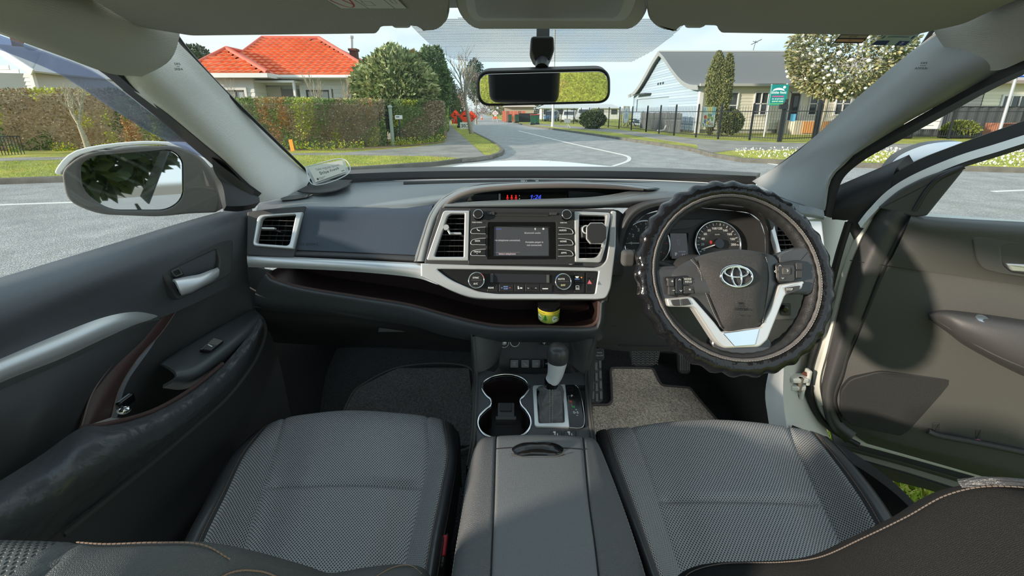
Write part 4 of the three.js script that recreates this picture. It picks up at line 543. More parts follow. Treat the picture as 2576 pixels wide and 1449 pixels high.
function parkedCar(label, u, v, D, ry, L, H, paint, kind) {
  const t = thing('parked_car', label, 'car'), p = onY(u, v, .05), s = L / 4.4, side = [[-2.2,.35],[-2.15,.75],[-1.9,.95],[-1.0,1.02],[-.45,1.55],[.2,1.68],[1.3,1.66],[1.95,1.1],[2.15,1.0],[2.2,.35]], m = new THREE.Matrix4().makeRotationY(ry).setPosition(p.x, .05, p.z);
  const sh = smoothLine(side, 4).map(([x, y]) => [x * s, y * H / 1.68]), body = plate(sh, [],-.8,.85,.08); part(t, 'body', triUV(toCreasedNormals(body, .7)).applyMatrix4(m), paint);
  const gl = [[-.85,1.05],[-.38,1.5],[.25,1.6],[1.25,1.58],[1.75,1.1]].map(([x, y]) => [x * s, y * H / 1.68]); const wn = part(t, 'side_windows', plate(gl, [],-.82,.868,.01).applyMatrix4(m), M.pane); const ws = new THREE.BoxGeometry(.03,.62,1.4); ws.rotateZ(-.78); ws.translate(-.78 * s, 1.3 * H / 1.68,0); part(t, 'windscreen', ws.applyMatrix4(m), M.pane);
  for (const x of [-1.35,1.35]) for (const z of [-.78,.8]) { const w = new THREE.CylinderGeometry(.33,.33,.2,18).rotateX(Math.PI / 2).translate(x * s, .33, z); const o = part(t, 'wheel', w.applyMatrix4(m), M.rubber); part(o, 'hub', new THREE.CylinderGeometry(.2,.2,.22,12).rotateX(Math.PI / 2).translate(x * s, .33, z).applyMatrix4(m), M.galv); }
}
parkedCar('white parked car with its nose to the fence', 1432,306.5,0,1.3,4.3,1.6, col(.7,.72,.72,.25)); parkedCar('blue parked car behind the wheelie bins', 1388,305.5,0,1.3,4.2,1.55, col(.06,.14,.24,.25)); parkedCar('silver parked van beside the dark shrub', 1470,307.5,0,1.25,4.8,1.95, col(.5,.52,.53,.25));
{ // gate, green post and letterbox at the hedge gap
  const a = V(-5.25,.1,-16.7), b = V(-4.62,.1,-16.9); const t = thing('gate_post', 'pale green timber gate post beside the corner hedge', 'post'); const q = at(988,350,16.3), top = at(986,269,16.3); part(t, 'post', rod(V(q.x, .1, q.z), V(q.x - .02, top.y, q.z), .075,12), col(.30,.36,.30)); part(t, 'cap', moved(new THREE.SphereGeometry(.105,12,8).scale(1,.7,1), q.x - .02, top.y, q.z), col(.36,.42,.36));
  const g = thing('garden_gate', 'thin iron garden gate in the hedge gap', 'gate'); const l = at(957,345,16.6), r = at(983,345,16.4); for (const y of [.35,1.35]) part(g, 'rail', beam(V(l.x, y, l.z), V(r.x, y, r.z), .02,.02), M.iron); for (let i = 0; i <= 6; i++) part(g, 'bar', rod(V(mixN(l.x, r.x, i / 6), .2, mixN(l.z, r.z, i / 6)), V(mixN(l.x, r.x, i / 6), 1.5, mixN(l.z, r.z, i / 6)), .009,5), M.iron);
  const k = at(1003,295,16.4), lb = thing('letterbox', 'small white letterbox set into the corner hedge', 'letterbox'); part(lb, 'body', moved(box(.24,.16,.3,.02), k.x, k.y, k.z), M.white); part(lb, 'slot', moved(new THREE.BoxGeometry(.14,.03,.02), k.x, k.y + .02, k.z + .15), M.iron); part(lb, 'stem', rod(V(k.x, .1, k.z), V(k.x, k.y - .07, k.z), .03), M.iron);
  const w = at(970,320,19.9); single('garden_shed', [moved(new THREE.BoxGeometry(.9,1.6,.1), w.x, .9, w.z)].concat([0,1,2,3,4,5,6].map(i => moved(new THREE.BoxGeometry(.9,.03,.13), w.x, .25 + i * .22, w.z))), M.frameWhite, 'white slatted screen seen through the hedge gap', 'screen');
  const o = at(734,369,14.0), mk = thing('marker_post', 'orange plastic marker at the foot of the long hedge', 'marker'); part(mk, 'blade', moved(box(.14,.42,.02,.005).rotateZ(.08), o.x, .32, o.z), col(.85,.33,.03)); part(mk, 'stake', rod(V(o.x, .05, o.z), V(o.x, .2, o.z), .012), col(.85,.33,.03));
  const fnc = thing('low_iron_fence', 'low iron rail at the edge of the overgrown hedge', 'fence'), f0 = gpt(-120,394), f1 = gpt(62,388); for (let i = 0; i <= 22; i++) { const p = f0.clone().lerp(f1, i / 22); part(fnc, 'bar', rod(p, V(p.x, .72, p.z), .01,5), M.iron); } part(fnc, 'rail', beam(V(f0.x, .7, f0.z), V(f1.x, .7, f1.z), .03,.03), M.iron);
  const bt = thing('picnic_table', 'dark picnic table behind the fence by the gable', 'table'), c = V(11.3,.1,-37); part(bt, 'table_top', moved(new THREE.BoxGeometry(.8,.06,1.7), 11.6,.78,-38.8), M.iron); for (const z of [-39.5,-38.1]) part(bt, 'leg', [rod(V(11.2,.1, z), V(11.7,.78, z), .04,5), rod(V(12.0,.1, z), V(11.5,.78, z), .04,5)], M.iron); for (const x of [11.05,12.12]) part(bt, 'bench', moved(new THREE.BoxGeometry(.24,.05,1.7), x, .5,-38.8), M.iron);
  for (const [x, lab] of [[20.6, 'low planter of green leaves below the white banner'],[24.2, 'low planter of yellow-green leaves beside the brick planter']]) { const p = thing('planter_shrub', lab, 'shrub'); part(p, 'tub', moved(box(1.6,.4,.7,.05), x, .3,-19.6 - 1.6), M.iron); blob(p, 1400, Math.round(x * 7), V(x, .62,-21.2), V(.85,.36,.45), .14, (q, r) => jitter(x > 22 ? [.26,.3,.05] : [.12,.2,.05], r, .6)); }
  const bp = thing('brick_planter', 'orange brick planter by the pole', 'planter'), P0 = V(27.0,.1,-21.4); part(bp, 'tub', moved(new THREE.BoxGeometry(1.7,.8,.7), P0.x, .5, P0.z), col(.5,.2,.12)); for (let i = 0; i < 6; i++) for (let j = 0; j < 4; j++) part(bp, 'brick', moved(new THREE.BoxGeometry(.26,.17,.04), P0.x - .7 + i * .28,.2 + j * .195, P0.z + .36), M.brick);
}
// ================================================================ the car: shell, glass, doors
const pxX = rows => rows.map(r => r.map(([u, v, x]) => onX(u, v, x)));
const pxY = rows => rows.map(r => r.map(([u, v, y]) => onY(u, v, y)));
function stitches(parent, P, pitch, len, r, mat, name = 'stitching') {   // thread showing as dashes along a line
  const c = new THREE.CatmullRomCurve3(P), L = c.getLength(), n = Math.floor(L / pitch), g = new THREE.CapsuleGeometry(r, len, 2,5), mats = [], q = new THREE.Quaternion();
  for (let i = 0; i < n; i++) { const t = (i + .5) / n, p = c.getPointAt(t), d = c.getTangentAt(t); q.setFromUnitVectors(UPV, d); mats.push(new THREE.Matrix4().compose(p, q, V(1,1,1))); }
  return copies(parent, name, g, mat, mats);
}
function lettering(w, h, draw, pxw = 256) { const t = canvasTex(pxw, Math.round(pxw * h / w), draw); return std({ map: t, transparent: true, roughness: .6, alphaTest: .02 }); }
function decal(parent, name, fr, u0, v0, u1, v1, z, draw, pxw = 256, opts = {}) { // flat print on a frame, over the pixel box
  const a = fr.p(u0, v0, z), b = fr.p(u1, v1, z), w = b.x - a.x, h = a.y - b.y, g = new THREE.PlaneGeometry(Math.abs(w), Math.abs(h)).translate((a.x + b.x) / 2, (a.y + b.y) / 2, z);
  const tex = canvasTex(pxw, Math.max(8, Math.round(pxw * Math.abs(h / w))), draw); const m = std({ map: tex, transparent: !opts.solid, roughness: opts.rough ?? .5,...(opts.glow ? { emissive: RGB(1,1,1), emissiveMap: tex, emissiveIntensity: opts.glow } : {}) });
  return part(parent, name, fr.put(g), m);
}
const grid = (n, m, f) => { const G = []; for (let i = 0; i <= n; i++) { const r = []; for (let j = 0; j <= m; j++) r.push(f(i / n, j / m)); G.push(r); } return G; };
// ---------------------------------------------------------------- roof lining, floor, firewall
{
  const c = part(scene, 'ceiling', surf([[V(-.50,1.665,-.70), V(-.3,1.67,-.72), V(.06,1.675,-.73), V(.42,1.67,-.72), V(.62,1.665,-.70)],[V(-.62,1.62,-.35), V(-.3,1.675,-.35), V(.06,1.69,-.35), V(.42,1.675,-.35), V(.74,1.62,-.35)],[V(-.62,1.62,.12), V(-.3,1.68,.12), V(.06,1.69,.12), V(.42,1.68,.12), V(.74,1.62,.12)]],20,12,-.03), M.headliner); mark(c, 'beige grey fabric roof lining of the car', null, null, 'structure');
  const side = (name, net, label) => { const o = part(scene, name, surf(net, 20,14,-.012), M.headliner); mark(o, label, null, null, 'structure'); return o; };
  // rounded corners of the lining above the windscreen pillars
  side('trim_roof_left', px([[[-160,-60,.42],[60,-40,.50],[200,-14,.56],[330,40,.63],[432,66,.70]],[[-160,-30,.40],[60,10,.47],[200,46,.545],[330,88,.62],[430,92,.70]],[[-160,0,.41],[60,62,.48],[180,104,.545],[300,136,.625],[412,140,.695]],[[-170,-6,.44],[40,74,.50],[150,118,.555],[262,166,.63],[345,180,.675]]]), 'fabric lining corner above the passenger windscreen pillar');
  side('trim_roof_right', px([[[2760,-60,.42],[2600,-40,.50],[2500,-10,.58],[2420,30,.66],[2345,62,.74]],[[2760,0,.40],[2630,20,.46],[2530,52,.55],[2430,70,.65],[2350,80,.74]],[[2760,50,.42],[2650,80,.48],[2560,118,.55],[2460,130,.65],[2378,122,.735]],[[2780,60,.45],[2660,112,.51],[2576,152,.57],[2500,178,.64],[2425,160,.71]]]), 'fabric lining corner above the driver windscreen pillar');
  const fl = part(scene, 'floor', slab([[-.86,.35],[.80,.35],[.80,-1.72],[-.86,-1.72]],.36,.45), M.carpet); mark(fl, 'black carpet of the footwells', null, null, 'structure');
  const kl = part(scene, 'wall_left', surf(px([[[620,760,.98],[690,800,1.15],[850,840,1.6]],[[640,900,.95],[720,930,1.1],[862,930,1.55]],[[600,1120,.80],[740,1060,.98],[850,1000,1.4]],[[420,1420,.52],[700,1150,.86],[840,1090,1.15]]]), 14,16,.02), M.black); mark(kl, 'black kick panel of the passenger footwell', null, null, 'structure');
  const fw = part(scene, 'wall_front', moved(box(1.9,.62,.05), -.03,.76,-1.58), M.carpet); mark(fw, 'dark firewall behind the pedals', null, null, 'structure');
}
// ---------------------------------------------------------------- windscreen pillars
{
  const L = thing('pillar_trim', 'light grey fabric pillar trim beside the passenger mirror', 'pillar trim');
  const ws = [[431,88,.72],[501,160,.80],[584,247,.91],[668,334,1.03],[735,402,1.13],[782,446,1.20]], wn = [[258,166,.645],[334,227,.70],[417,290,.765],[501,360,.84],[570,420,.905],[640,505,.97]];
  ws.unshift([402,46,.74]); wn.unshift([226,132,.66]); ws[1][2] = .745; wn[1][2] = .675; const rows = ws.map((a, i) => { const b = wn[i], l = (t, d) => [mixN(a[0], b[0], t), mixN(a[1], b[1], t), mixN(a[2], b[2], t) - d]; return [a, l(.14,.012), l(.3,.03), l(.6,.045), l(.85,.03), [b[0], b[1], b[2]]]; });
  rows[6] = [[782,446,1.20],[770,468,1.15],[742,486,1.09],[700,500,1.02],[668,508,.99],[640,512,.97]];
  part(L, 'body', surf(px(rows), 18,30,-.006), M.pillar);
  const f = new Frame(at(448,168,.735), V(.75,-.35,.65), V(.62,.2,-.7));
  airbagMark(L, 448,168,.712,30);
  const R = thing('pillar_trim', 'smooth grey pillar trim between windscreen and open driver door', 'pillar trim');
  const rs = [[2352,82,.76],[2250,164,.85],[2140,260,.96],[2030,361,1.09],[1955,418,1.18],[1892,456,1.25]], rn = [[2590,148,.58],[2450,214,.70],[2350,270,.77],[2250,327,.845],[2150,384,.93],[2066,525,.99]];
  rs.unshift([2384,44,.77]); rn.unshift([2640,110,.59]); rs[1][2] = .785; rn[1][2] = .61; const rr = rs.map((a, i) => { const b = rn[i], l = (t, d) => [mixN(a[0], b[0], t), mixN(a[1], b[1], t), mixN(a[2], b[2], t) - d]; return [a, l(.12,.014), l(.3,.034), l(.6,.045), l(.85,.03), b]; });
  rr[5] = [[1955,418,1.18],[1985,424,1.13],[2020,420,1.08],[2060,424,1.02],[2082,440,.985],[2096,432,.965]]; rr[6] = [[1892,456,1.25],[1935,480,1.15],[1975,500,1.08],[2020,515,1.03],[2050,525,1.0],[2072,530,.98]];
  part(R, 'body', surf(px(rr), 18,30,.006), std({ color: RGB(.30,.31,.305), roughness: .55, bumpMap: T.grain, bumpScale: .0001 }));
  airbagMark(R, 2322,166,.755,30);
}
function airbagMark(t, u, v, D, s) { const p = at(u, v, D), f = new Frame(p, EYEP.clone().sub(p)); decal(t, 'lettering', f, u - s / 2, v - s / 2, u + s / 2, v + s / 2,0, (g, w, h) => { txt(g, 'SRS', w / 2, h * .26, h * .26, 'rgb(92,90,84)'); g.fillStyle = 'rgb(92,90,84)'; g.fillRect(w * .32, h * .46, w * .36, h * .04); txt(g, 'AIRBAG', w / 2, h * .7, h * .26, 'rgb(92,90,84)'); }, 128); }
// ---------------------------------------------------------------- windscreen, printed dots, bonnet
{
  const w = thing('window_1', 'windscreen with a band of black printed dots behind the mirror', null, null, 'structure');
  const top = [[400,40,.725],[900,30,.755],[1385,26,.765],[1900,30,.765],[2380,40,.755]], mid = [[536,205,.865],[950,200,.99],[1370,198,1.03],[1800,200,1.00],[2236,205,.90]], bot = [[790,452,1.225],[1060,446,1.36],[1340,443,1.40],[1620,446,1.38],[1912,457,1.26]];
  const net = px([top, mid, bot]); part(w, 'pane', surf(net, 24,20), M.glass);
  const S = (a, b) => { const rows = net.map(r => crv(r, a * 4)); return crv(rows, b * 2); };
  // black dotted band: real little dots on the inside of the glass
  const mats = [], q = new THREE.Quaternion(), inPoly = [[1028,55],[1060,90],[1100,125],[1140,148],[1190,155],[1590,155],[1640,128],[1690,90],[1728,55],[1560,40],[1200,40]];
  const ins = (x, y) => { let c = false; for (let i = 0, j = inPoly.length - 1; i < inPoly.length; j = i++) { const a = inPoly[i], b = inPoly[j]; if ((a[1] > y) !== (b[1] > y) && x < (b[0] - a[0]) * (y - a[1]) / (b[1] - a[1]) + a[0]) c = !c; } return c; };
  const scr = p => { const d = p.clone().sub(EYEP), yc = d.y * CS - d.z * -SN, zc = -(d.z * CS) - d.y * SN; const up = d.y * CS + d.z * -SN * 1; const f = -d.z * CS - d.y * SN, uy = d.y * CS - d.z * SN; return [CX + FOCAL * d.x / f, CY - FOCAL * uy / f]; };
  const na = 250, nb = 64; for (let i = 0; i < na; i++) for (let j = 0; j < nb; j++) { const a = .28 + .45 * (i + (j % 2) * .5) / na, b = .0 + .42 * j / nb, p = S(a, b), [u, v] = scr(p); if (!ins(u, v)) continue; const e = 1e-3, t1 = S(a + e, b).sub(p), t2 = S(a, b + e).sub(p), n = t1.cross(t2).normalize(); if (n.z < 0) n.negate(); q.setFromUnitVectors(V(0,0,1), n); mats.push(new THREE.Matrix4().compose(p.addScaledVector(n, .001), q, V(1,1,1))); }
  copies(w, 'printed_dots', new THREE.CircleGeometry(.0012,7), M.black, mats);
  part(w, 'glass_edge', [tube([0,.1,.3,.5,.7,.9,1].map(b => S(.003, b)), .004,30,6), tube([0,.1,.3,.5,.7,.9,1].map(b => S(.997, b)), .004,30,6)], M.black);
  const hood = thing('car_bonnet', 'white car bonnet beyond the windscreen', null, null, 'structure');  // bonnet panel of the car body, with nothing modelled beneath it
  part(hood, 'panel', surf([[at(790,456,1.66), at(1000,440,1.72), at(1335,432.5,1.76), at(1690,441,1.72), at(1905,456,1.66)],[V(-.80,1.15,-2.0), V(-.35,1.215,-2.1), V(.06,1.24,-2.15), V(.47,1.215,-2.1), V(.92,1.15,-2.0)],[V(-.78,1.02,-2.5), V(-.35,1.09,-2.6), V(.06,1.11,-2.62), V(.47,1.09,-2.6), V(.9,1.02,-2.5)]],24,16,-.03), M.paint);
  const cowl = part(scene, 'trim_cowl', surf(px([[[770,466,1.2],[1050,452,1.38],[1340,449,1.42],[1630,452,1.40],[1900,466,1.25]],[[760,455,1.34],[1050,440,1.52],[1340,437,1.58],[1630,440,1.54],[1910,455,1.40]]]), 20,4,.03), M.black); mark(cowl, 'black cowl strip below the windscreen', null, null, 'structure');
}
// ---------------------------------------------------------------- sun visors, overhead console, inside mirror
const YV = 1.629;
function visorSlab(t, pts, y, th, r = .008) { const g = plate(pts.map(([u, v]) => { const p = onY(u, v, y); return [p.x, -p.z]; }), [],0, th, r, 3); g.rotateX(-Math.PI / 2); g.translate(0, y, 0); return part(t, 'flap', triUV(toCreasedNormals(g, .5)), M.visor); }
{
  const a = thing('sun_visor', 'passenger sun visor with a child seat warning label', 'sun visor'), out = roundPoly([[200,-30],[290,26,30],[340,55,30],[430,70,40],[480,79,30],[952,73,6],[962,54,14],[1042,52,14],[1060,66,6],[1105,64,30],[1130,40,30],[1133,-30]],0,6); visorSlab(a, out, YV, .024);
  const fr = new Frame(onY(900,40, YV - .0092), V(0,-1,0), V(1,0,0));
  decal(a, 'warning_label', fr, 770,-30,1026,22,0, (g, w, h) => { g.fillStyle = 'rgb(206,206,196)'; g.fillRect(0,0, w, h); g.strokeStyle = 'rgb(40,40,38)'; g.lineWidth = 5; g.strokeRect(4,-10, w - 8, h + 6); g.beginPath(); g.moveTo(w * .36,0); g.lineTo(w * .42, h); g.moveTo(w * .78,0); g.lineTo(w * .81, h); g.stroke(); g.strokeStyle = 'rgb(176,34,52)'; g.lineWidth = 13; g.beginPath(); g.ellipse(w * .19, h * .36, w * .14, h * .56,0,0,7); g.stroke(); g.beginPath(); g.moveTo(w * .1, h * .02); g.lineTo(w * .28, h * .76); g.stroke(); g.strokeStyle = 'rgb(40,40,38)'; g.lineWidth = 4; g.strokeRect(w * .45, h * .62, w * .13, h * .2); g.beginPath(); g.moveTo(w * .43,0); g.lineTo(w * .47, h * .62); g.stroke(); g.strokeRect(w * .87, h * .3, w * .06, h * .4); }, 512, { solid: 1, rough: .7 });
  const b = thing('sun_visor', 'plain driver sun visor beside the windscreen stickers', 'sun visor'), o2 = roundPoly([[2600,-30],[2490,20,30],[2440,46,30],[2350,66,40],[2300,79,30],[1808,71,6],[1800,52,14],[1722,50,14],[1706,66,6],[1665,64,30],[1632,44,30],[1618,-30]],0,6); visorSlab(b, o2, YV, .024);
  const clip = (u, lab) => { const c = thing('visor_clip', lab, 'visor clip'), p = at(u, 57,.665); part(c, 'hook', [moved(box(.03,.014,.02,.006), p.x, p.y, p.z), moved(box(.014,.05,.014,.005), p.x, p.y + .026, p.z)], M.trimGrey); part(c, 'base_plate', moved(box(.045,.008,.03,.003), p.x, p.y + .052, p.z), M.trimGrey); };
  clip(1008, 'grey visor clip at the passenger visor'); clip(1750, 'grey visor clip at the driver visor');
  const oc = thing('overhead_console', 'grey overhead console with a closed glasses compartment', 'overhead console'); const y = 1.632;
  const P = (pts, y0, th, r) => { const g = plate(pts.map(([u, v]) => { const p = onY(u, v, y0); return [p.x, -p.z]; }), [],0, th, r, 3); g.rotateX(-Math.PI / 2); g.translate(0, y0,0); return triUV(toCreasedNormals(g, .5)); };
  part(oc, 'housing', P(roundPoly([[1138,-60],[1150,20,20],[1170,50,24],[1195,66,20],[1590,66,20],[1612,50,24],[1630,20,20],[1638,-60]],0,6), y + .004,.05,.005), M.headliner);
  part(oc, 'bezel', P(roundPoly([[1160,-60],[1176,30,16],[1192,50,20],[1572,50,20],[1592,24,16],[1618,-60]],0,6), y - .002,.03,.002), M.trimGrey);
  part(oc, 'compartment_door', P(roundPoly([[1182,-60],[1200,34,10],[1212,44,10],[1545,44,10],[1558,34,10],[1590,-60]],0,5), y - .005,.02,.001), std({ color: RGB(.30,.30,.28), roughness: .55, bumpMap: T.grain, bumpScale: .0001 }));
  part(oc, 'door_gap', tube([[1182,-40],[1200,36],[1210,45],[1300,46.5],[1545,46],[1560,34],[1590,-50]].map(([u, v]) => onY(u, v, y - .003)), .0012,60,5), M.void);
}
{
  const t = thing('rear_view_mirror', 'black framed inside mirror hanging from the windscreen', 'mirror'), c = at(1367,218,.70), fr = new Frame(c, V(-.06,-.235,.97));
  const out = roundPoly([[1196,180,34],[1537,172,36],[1537,262,34],[1200,270,34]],0,10); part(t, 'housing', fplate(fr, out, -.034,.004,.008,[],4), M.black);
  const gl = roundPoly([[1205,187,28],[1529,179,30],[1529,255,28],[1208,262,28]],0,10); part(t, 'mirror_glass', fplate(fr, gl, .001,.0052,.0008), M.mirror);
  const s0 = at(1366,62,.80), s1 = at(1365,140,.775), s2 = at(1364,165,.745); part(t, 'stem', [beam(s0, s1,.024,.012, V(0,0,1))], M.black);
  part(t, 'mount', (() => { const g = plate(roundPoly([[-.021,.026,.006],[.021,.026,.006],[.022,.0,.006],[.014,-.018,.006],[-.014,-.018,.006],[-.022,.0,.006]],0), [],-.016,.016,.005,3); return g.applyMatrix4(new THREE.Matrix4().makeRotationX(-.2).setPosition(at(1363,134,.765))); })(), M.black);
  part(t, 'ball_joint', [moved(new THREE.SphereGeometry(.011,16,12), s2.x, s2.y + .006, s2.z), rod(s2.clone().add(V(0,.005,0)), c.clone().add(V(-.002,.03,-.02)), .012,14)], M.black);
}
// ---------------------------------------------------------------- windscreen stickers and card
{
  const st = (name, label, pts, D, draw, w) => { const A = pts.map(p => at(p[0], p[1], D[p[1] < 90 ? 0 : 1])), g = gridGeo([[A[0], A[1]],[A[3], A[2]]]); g.setAttribute('uv', new THREE.Float32BufferAttribute([0,1,1,1,0,0,1,0],2)); const t = thing(name, label, 'sticker'); part(t, 'film', gridGeo([[A[0], A[1]],[A[3], A[2]]].map(r => r.map(p => p.clone().add(V(0,0,-.001))))), std({ color: RGB(.6,.6,.55), roughness: .7 })); part(t, 'print', g, std({ map: canvasTex(w, Math.round(w * .5), draw), roughness: .6 })); };
  st('windscreen_label', 'dark edged service sticker at the top of the windscreen', [[2136,62],[2212,62],[2168,109],[2097,108]],[.75,.80], (g, w, h) => { g.fillStyle = 'rgb(36,30,38)'; g.fillRect(0,0, w, h); g.fillStyle = 'rgb(214,206,70)'; g.fillRect(8,4, w - 16, h * .24); for (let i = 0; i < 3; i++) { g.fillStyle = i === 2 ? 'rgb(220,170,130)' : 'rgb(178,164,140)'; g.fillRect(8, h * (.34 + i * .22), w - 16, h * .15); txt(g, ['SERVICE DUE', 'KM 124 000', 'OIL'][i], w / 2, h * (.415 + i * .22), h * .1, 'rgb(80,70,66)'); } }, 256);
  st('windscreen_label', 'pale green registration sticker beside the service sticker', [[2262,58],[2350,54],[2280,115],[2192,113]],[.75,.80], (g, w, h) => { g.fillStyle = 'rgb(186,204,186)'; g.fillRect(0,0, w, h); for (let i = 0; i < 3; i++) for (const x of [.08,.92]) { g.fillStyle = 'rgb(70,92,108)'; g.beginPath(); g.arc(w * x, h * (.2 + i * .22), h * .07,0,7); g.fill(); } txt(g, 'LICENCE', w / 2, h * .26, h * .2, 'rgb(60,80,96)'); g.fillStyle = 'rgb(120,140,140)'; g.fillRect(w * .2, h * .45, w * .6, h * .06); g.fillRect(w * .2, h * .6, w * .6, h * .06); g.fillStyle = 'rgb(52,70,110)'; g.fillRect(0, h * .8, w * .4, h * .2); g.fillRect(w * .66, h * .8, w * .3, h * .2); txt(g, '25', w * .8, h * .9, h * .16, '#dde'); }, 256);
  const A = [at(768,420,1.14), at(866,401,1.18), at(879,433,1.15), at(789,465,1.10)], n = A[1].clone().sub(A[0]).cross(A[3].clone().sub(A[0])).negate().normalize(), t = thing('plastic_card_sleeve', 'clear plastic sleeve with a drive fresh card leaning on the dashboard', 'card'); if (n.z < 0) n.negate();
  const Q = (k) => { const c = A.reduce((s, p) => s.add(p.clone().multiplyScalar(.25)), V(0,0,0)); return A.map(p => c.clone().lerp(p, k)); };
  const sl = Q(1), cd = Q(.86); part(t, 'sleeve', gridGeo([[sl[0], sl[1]],[sl[3], sl[2]]].map(r => r.map(p => p.clone())), .0015), phys({ color: RGB(.92,.95,.94), roughness: .15, transmission: .75, thickness: 0 }));
  part(t, 'sleeve_rim', tube([...sl, sl[0]].map(p => p.clone()), .0016,60,5), std({ color: RGB(.7,.74,.73), roughness: .2 }));
  const g = gridGeo([[cd[0], cd[1]],[cd[3], cd[2]]].map(r => r.map(p => p.clone().addScaledVector(n, .0025)))); g.setAttribute('uv', new THREE.Float32BufferAttribute([0,1,1,1,0,0,1,0],2)); part(t, 'card', g, std({ map: canvasTex(512,210, (c, w, h) => { c.fillStyle = 'rgb(206,204,192)'; c.fillRect(0,0, w, h); txt(c, 'Take regular breaks', w * .52, h * .26, h * .2, 'rgb(70,68,64)', 'sans-serif', 'center', 'normal'); txt(c, 'Drive Fresh', w * .52, h * .52, h * .27, 'rgb(60,58,56)'); c.fillStyle = 'rgb(60,58,56)'; c.beginPath(); c.arc(w * .1, h * .84, h * .07,0,7); c.fill(); txt(c, 'TRANSPORT', w * .24, h * .8, h * .09, 'rgb(80,78,74)'); txt(c, 'AGENCY', w * .22, h * .9, h * .09, 'rgb(80,78,74)'); c.fillRect(w * .86, h * .82, w * .1, h * .06); }), roughness: .6 }));
}
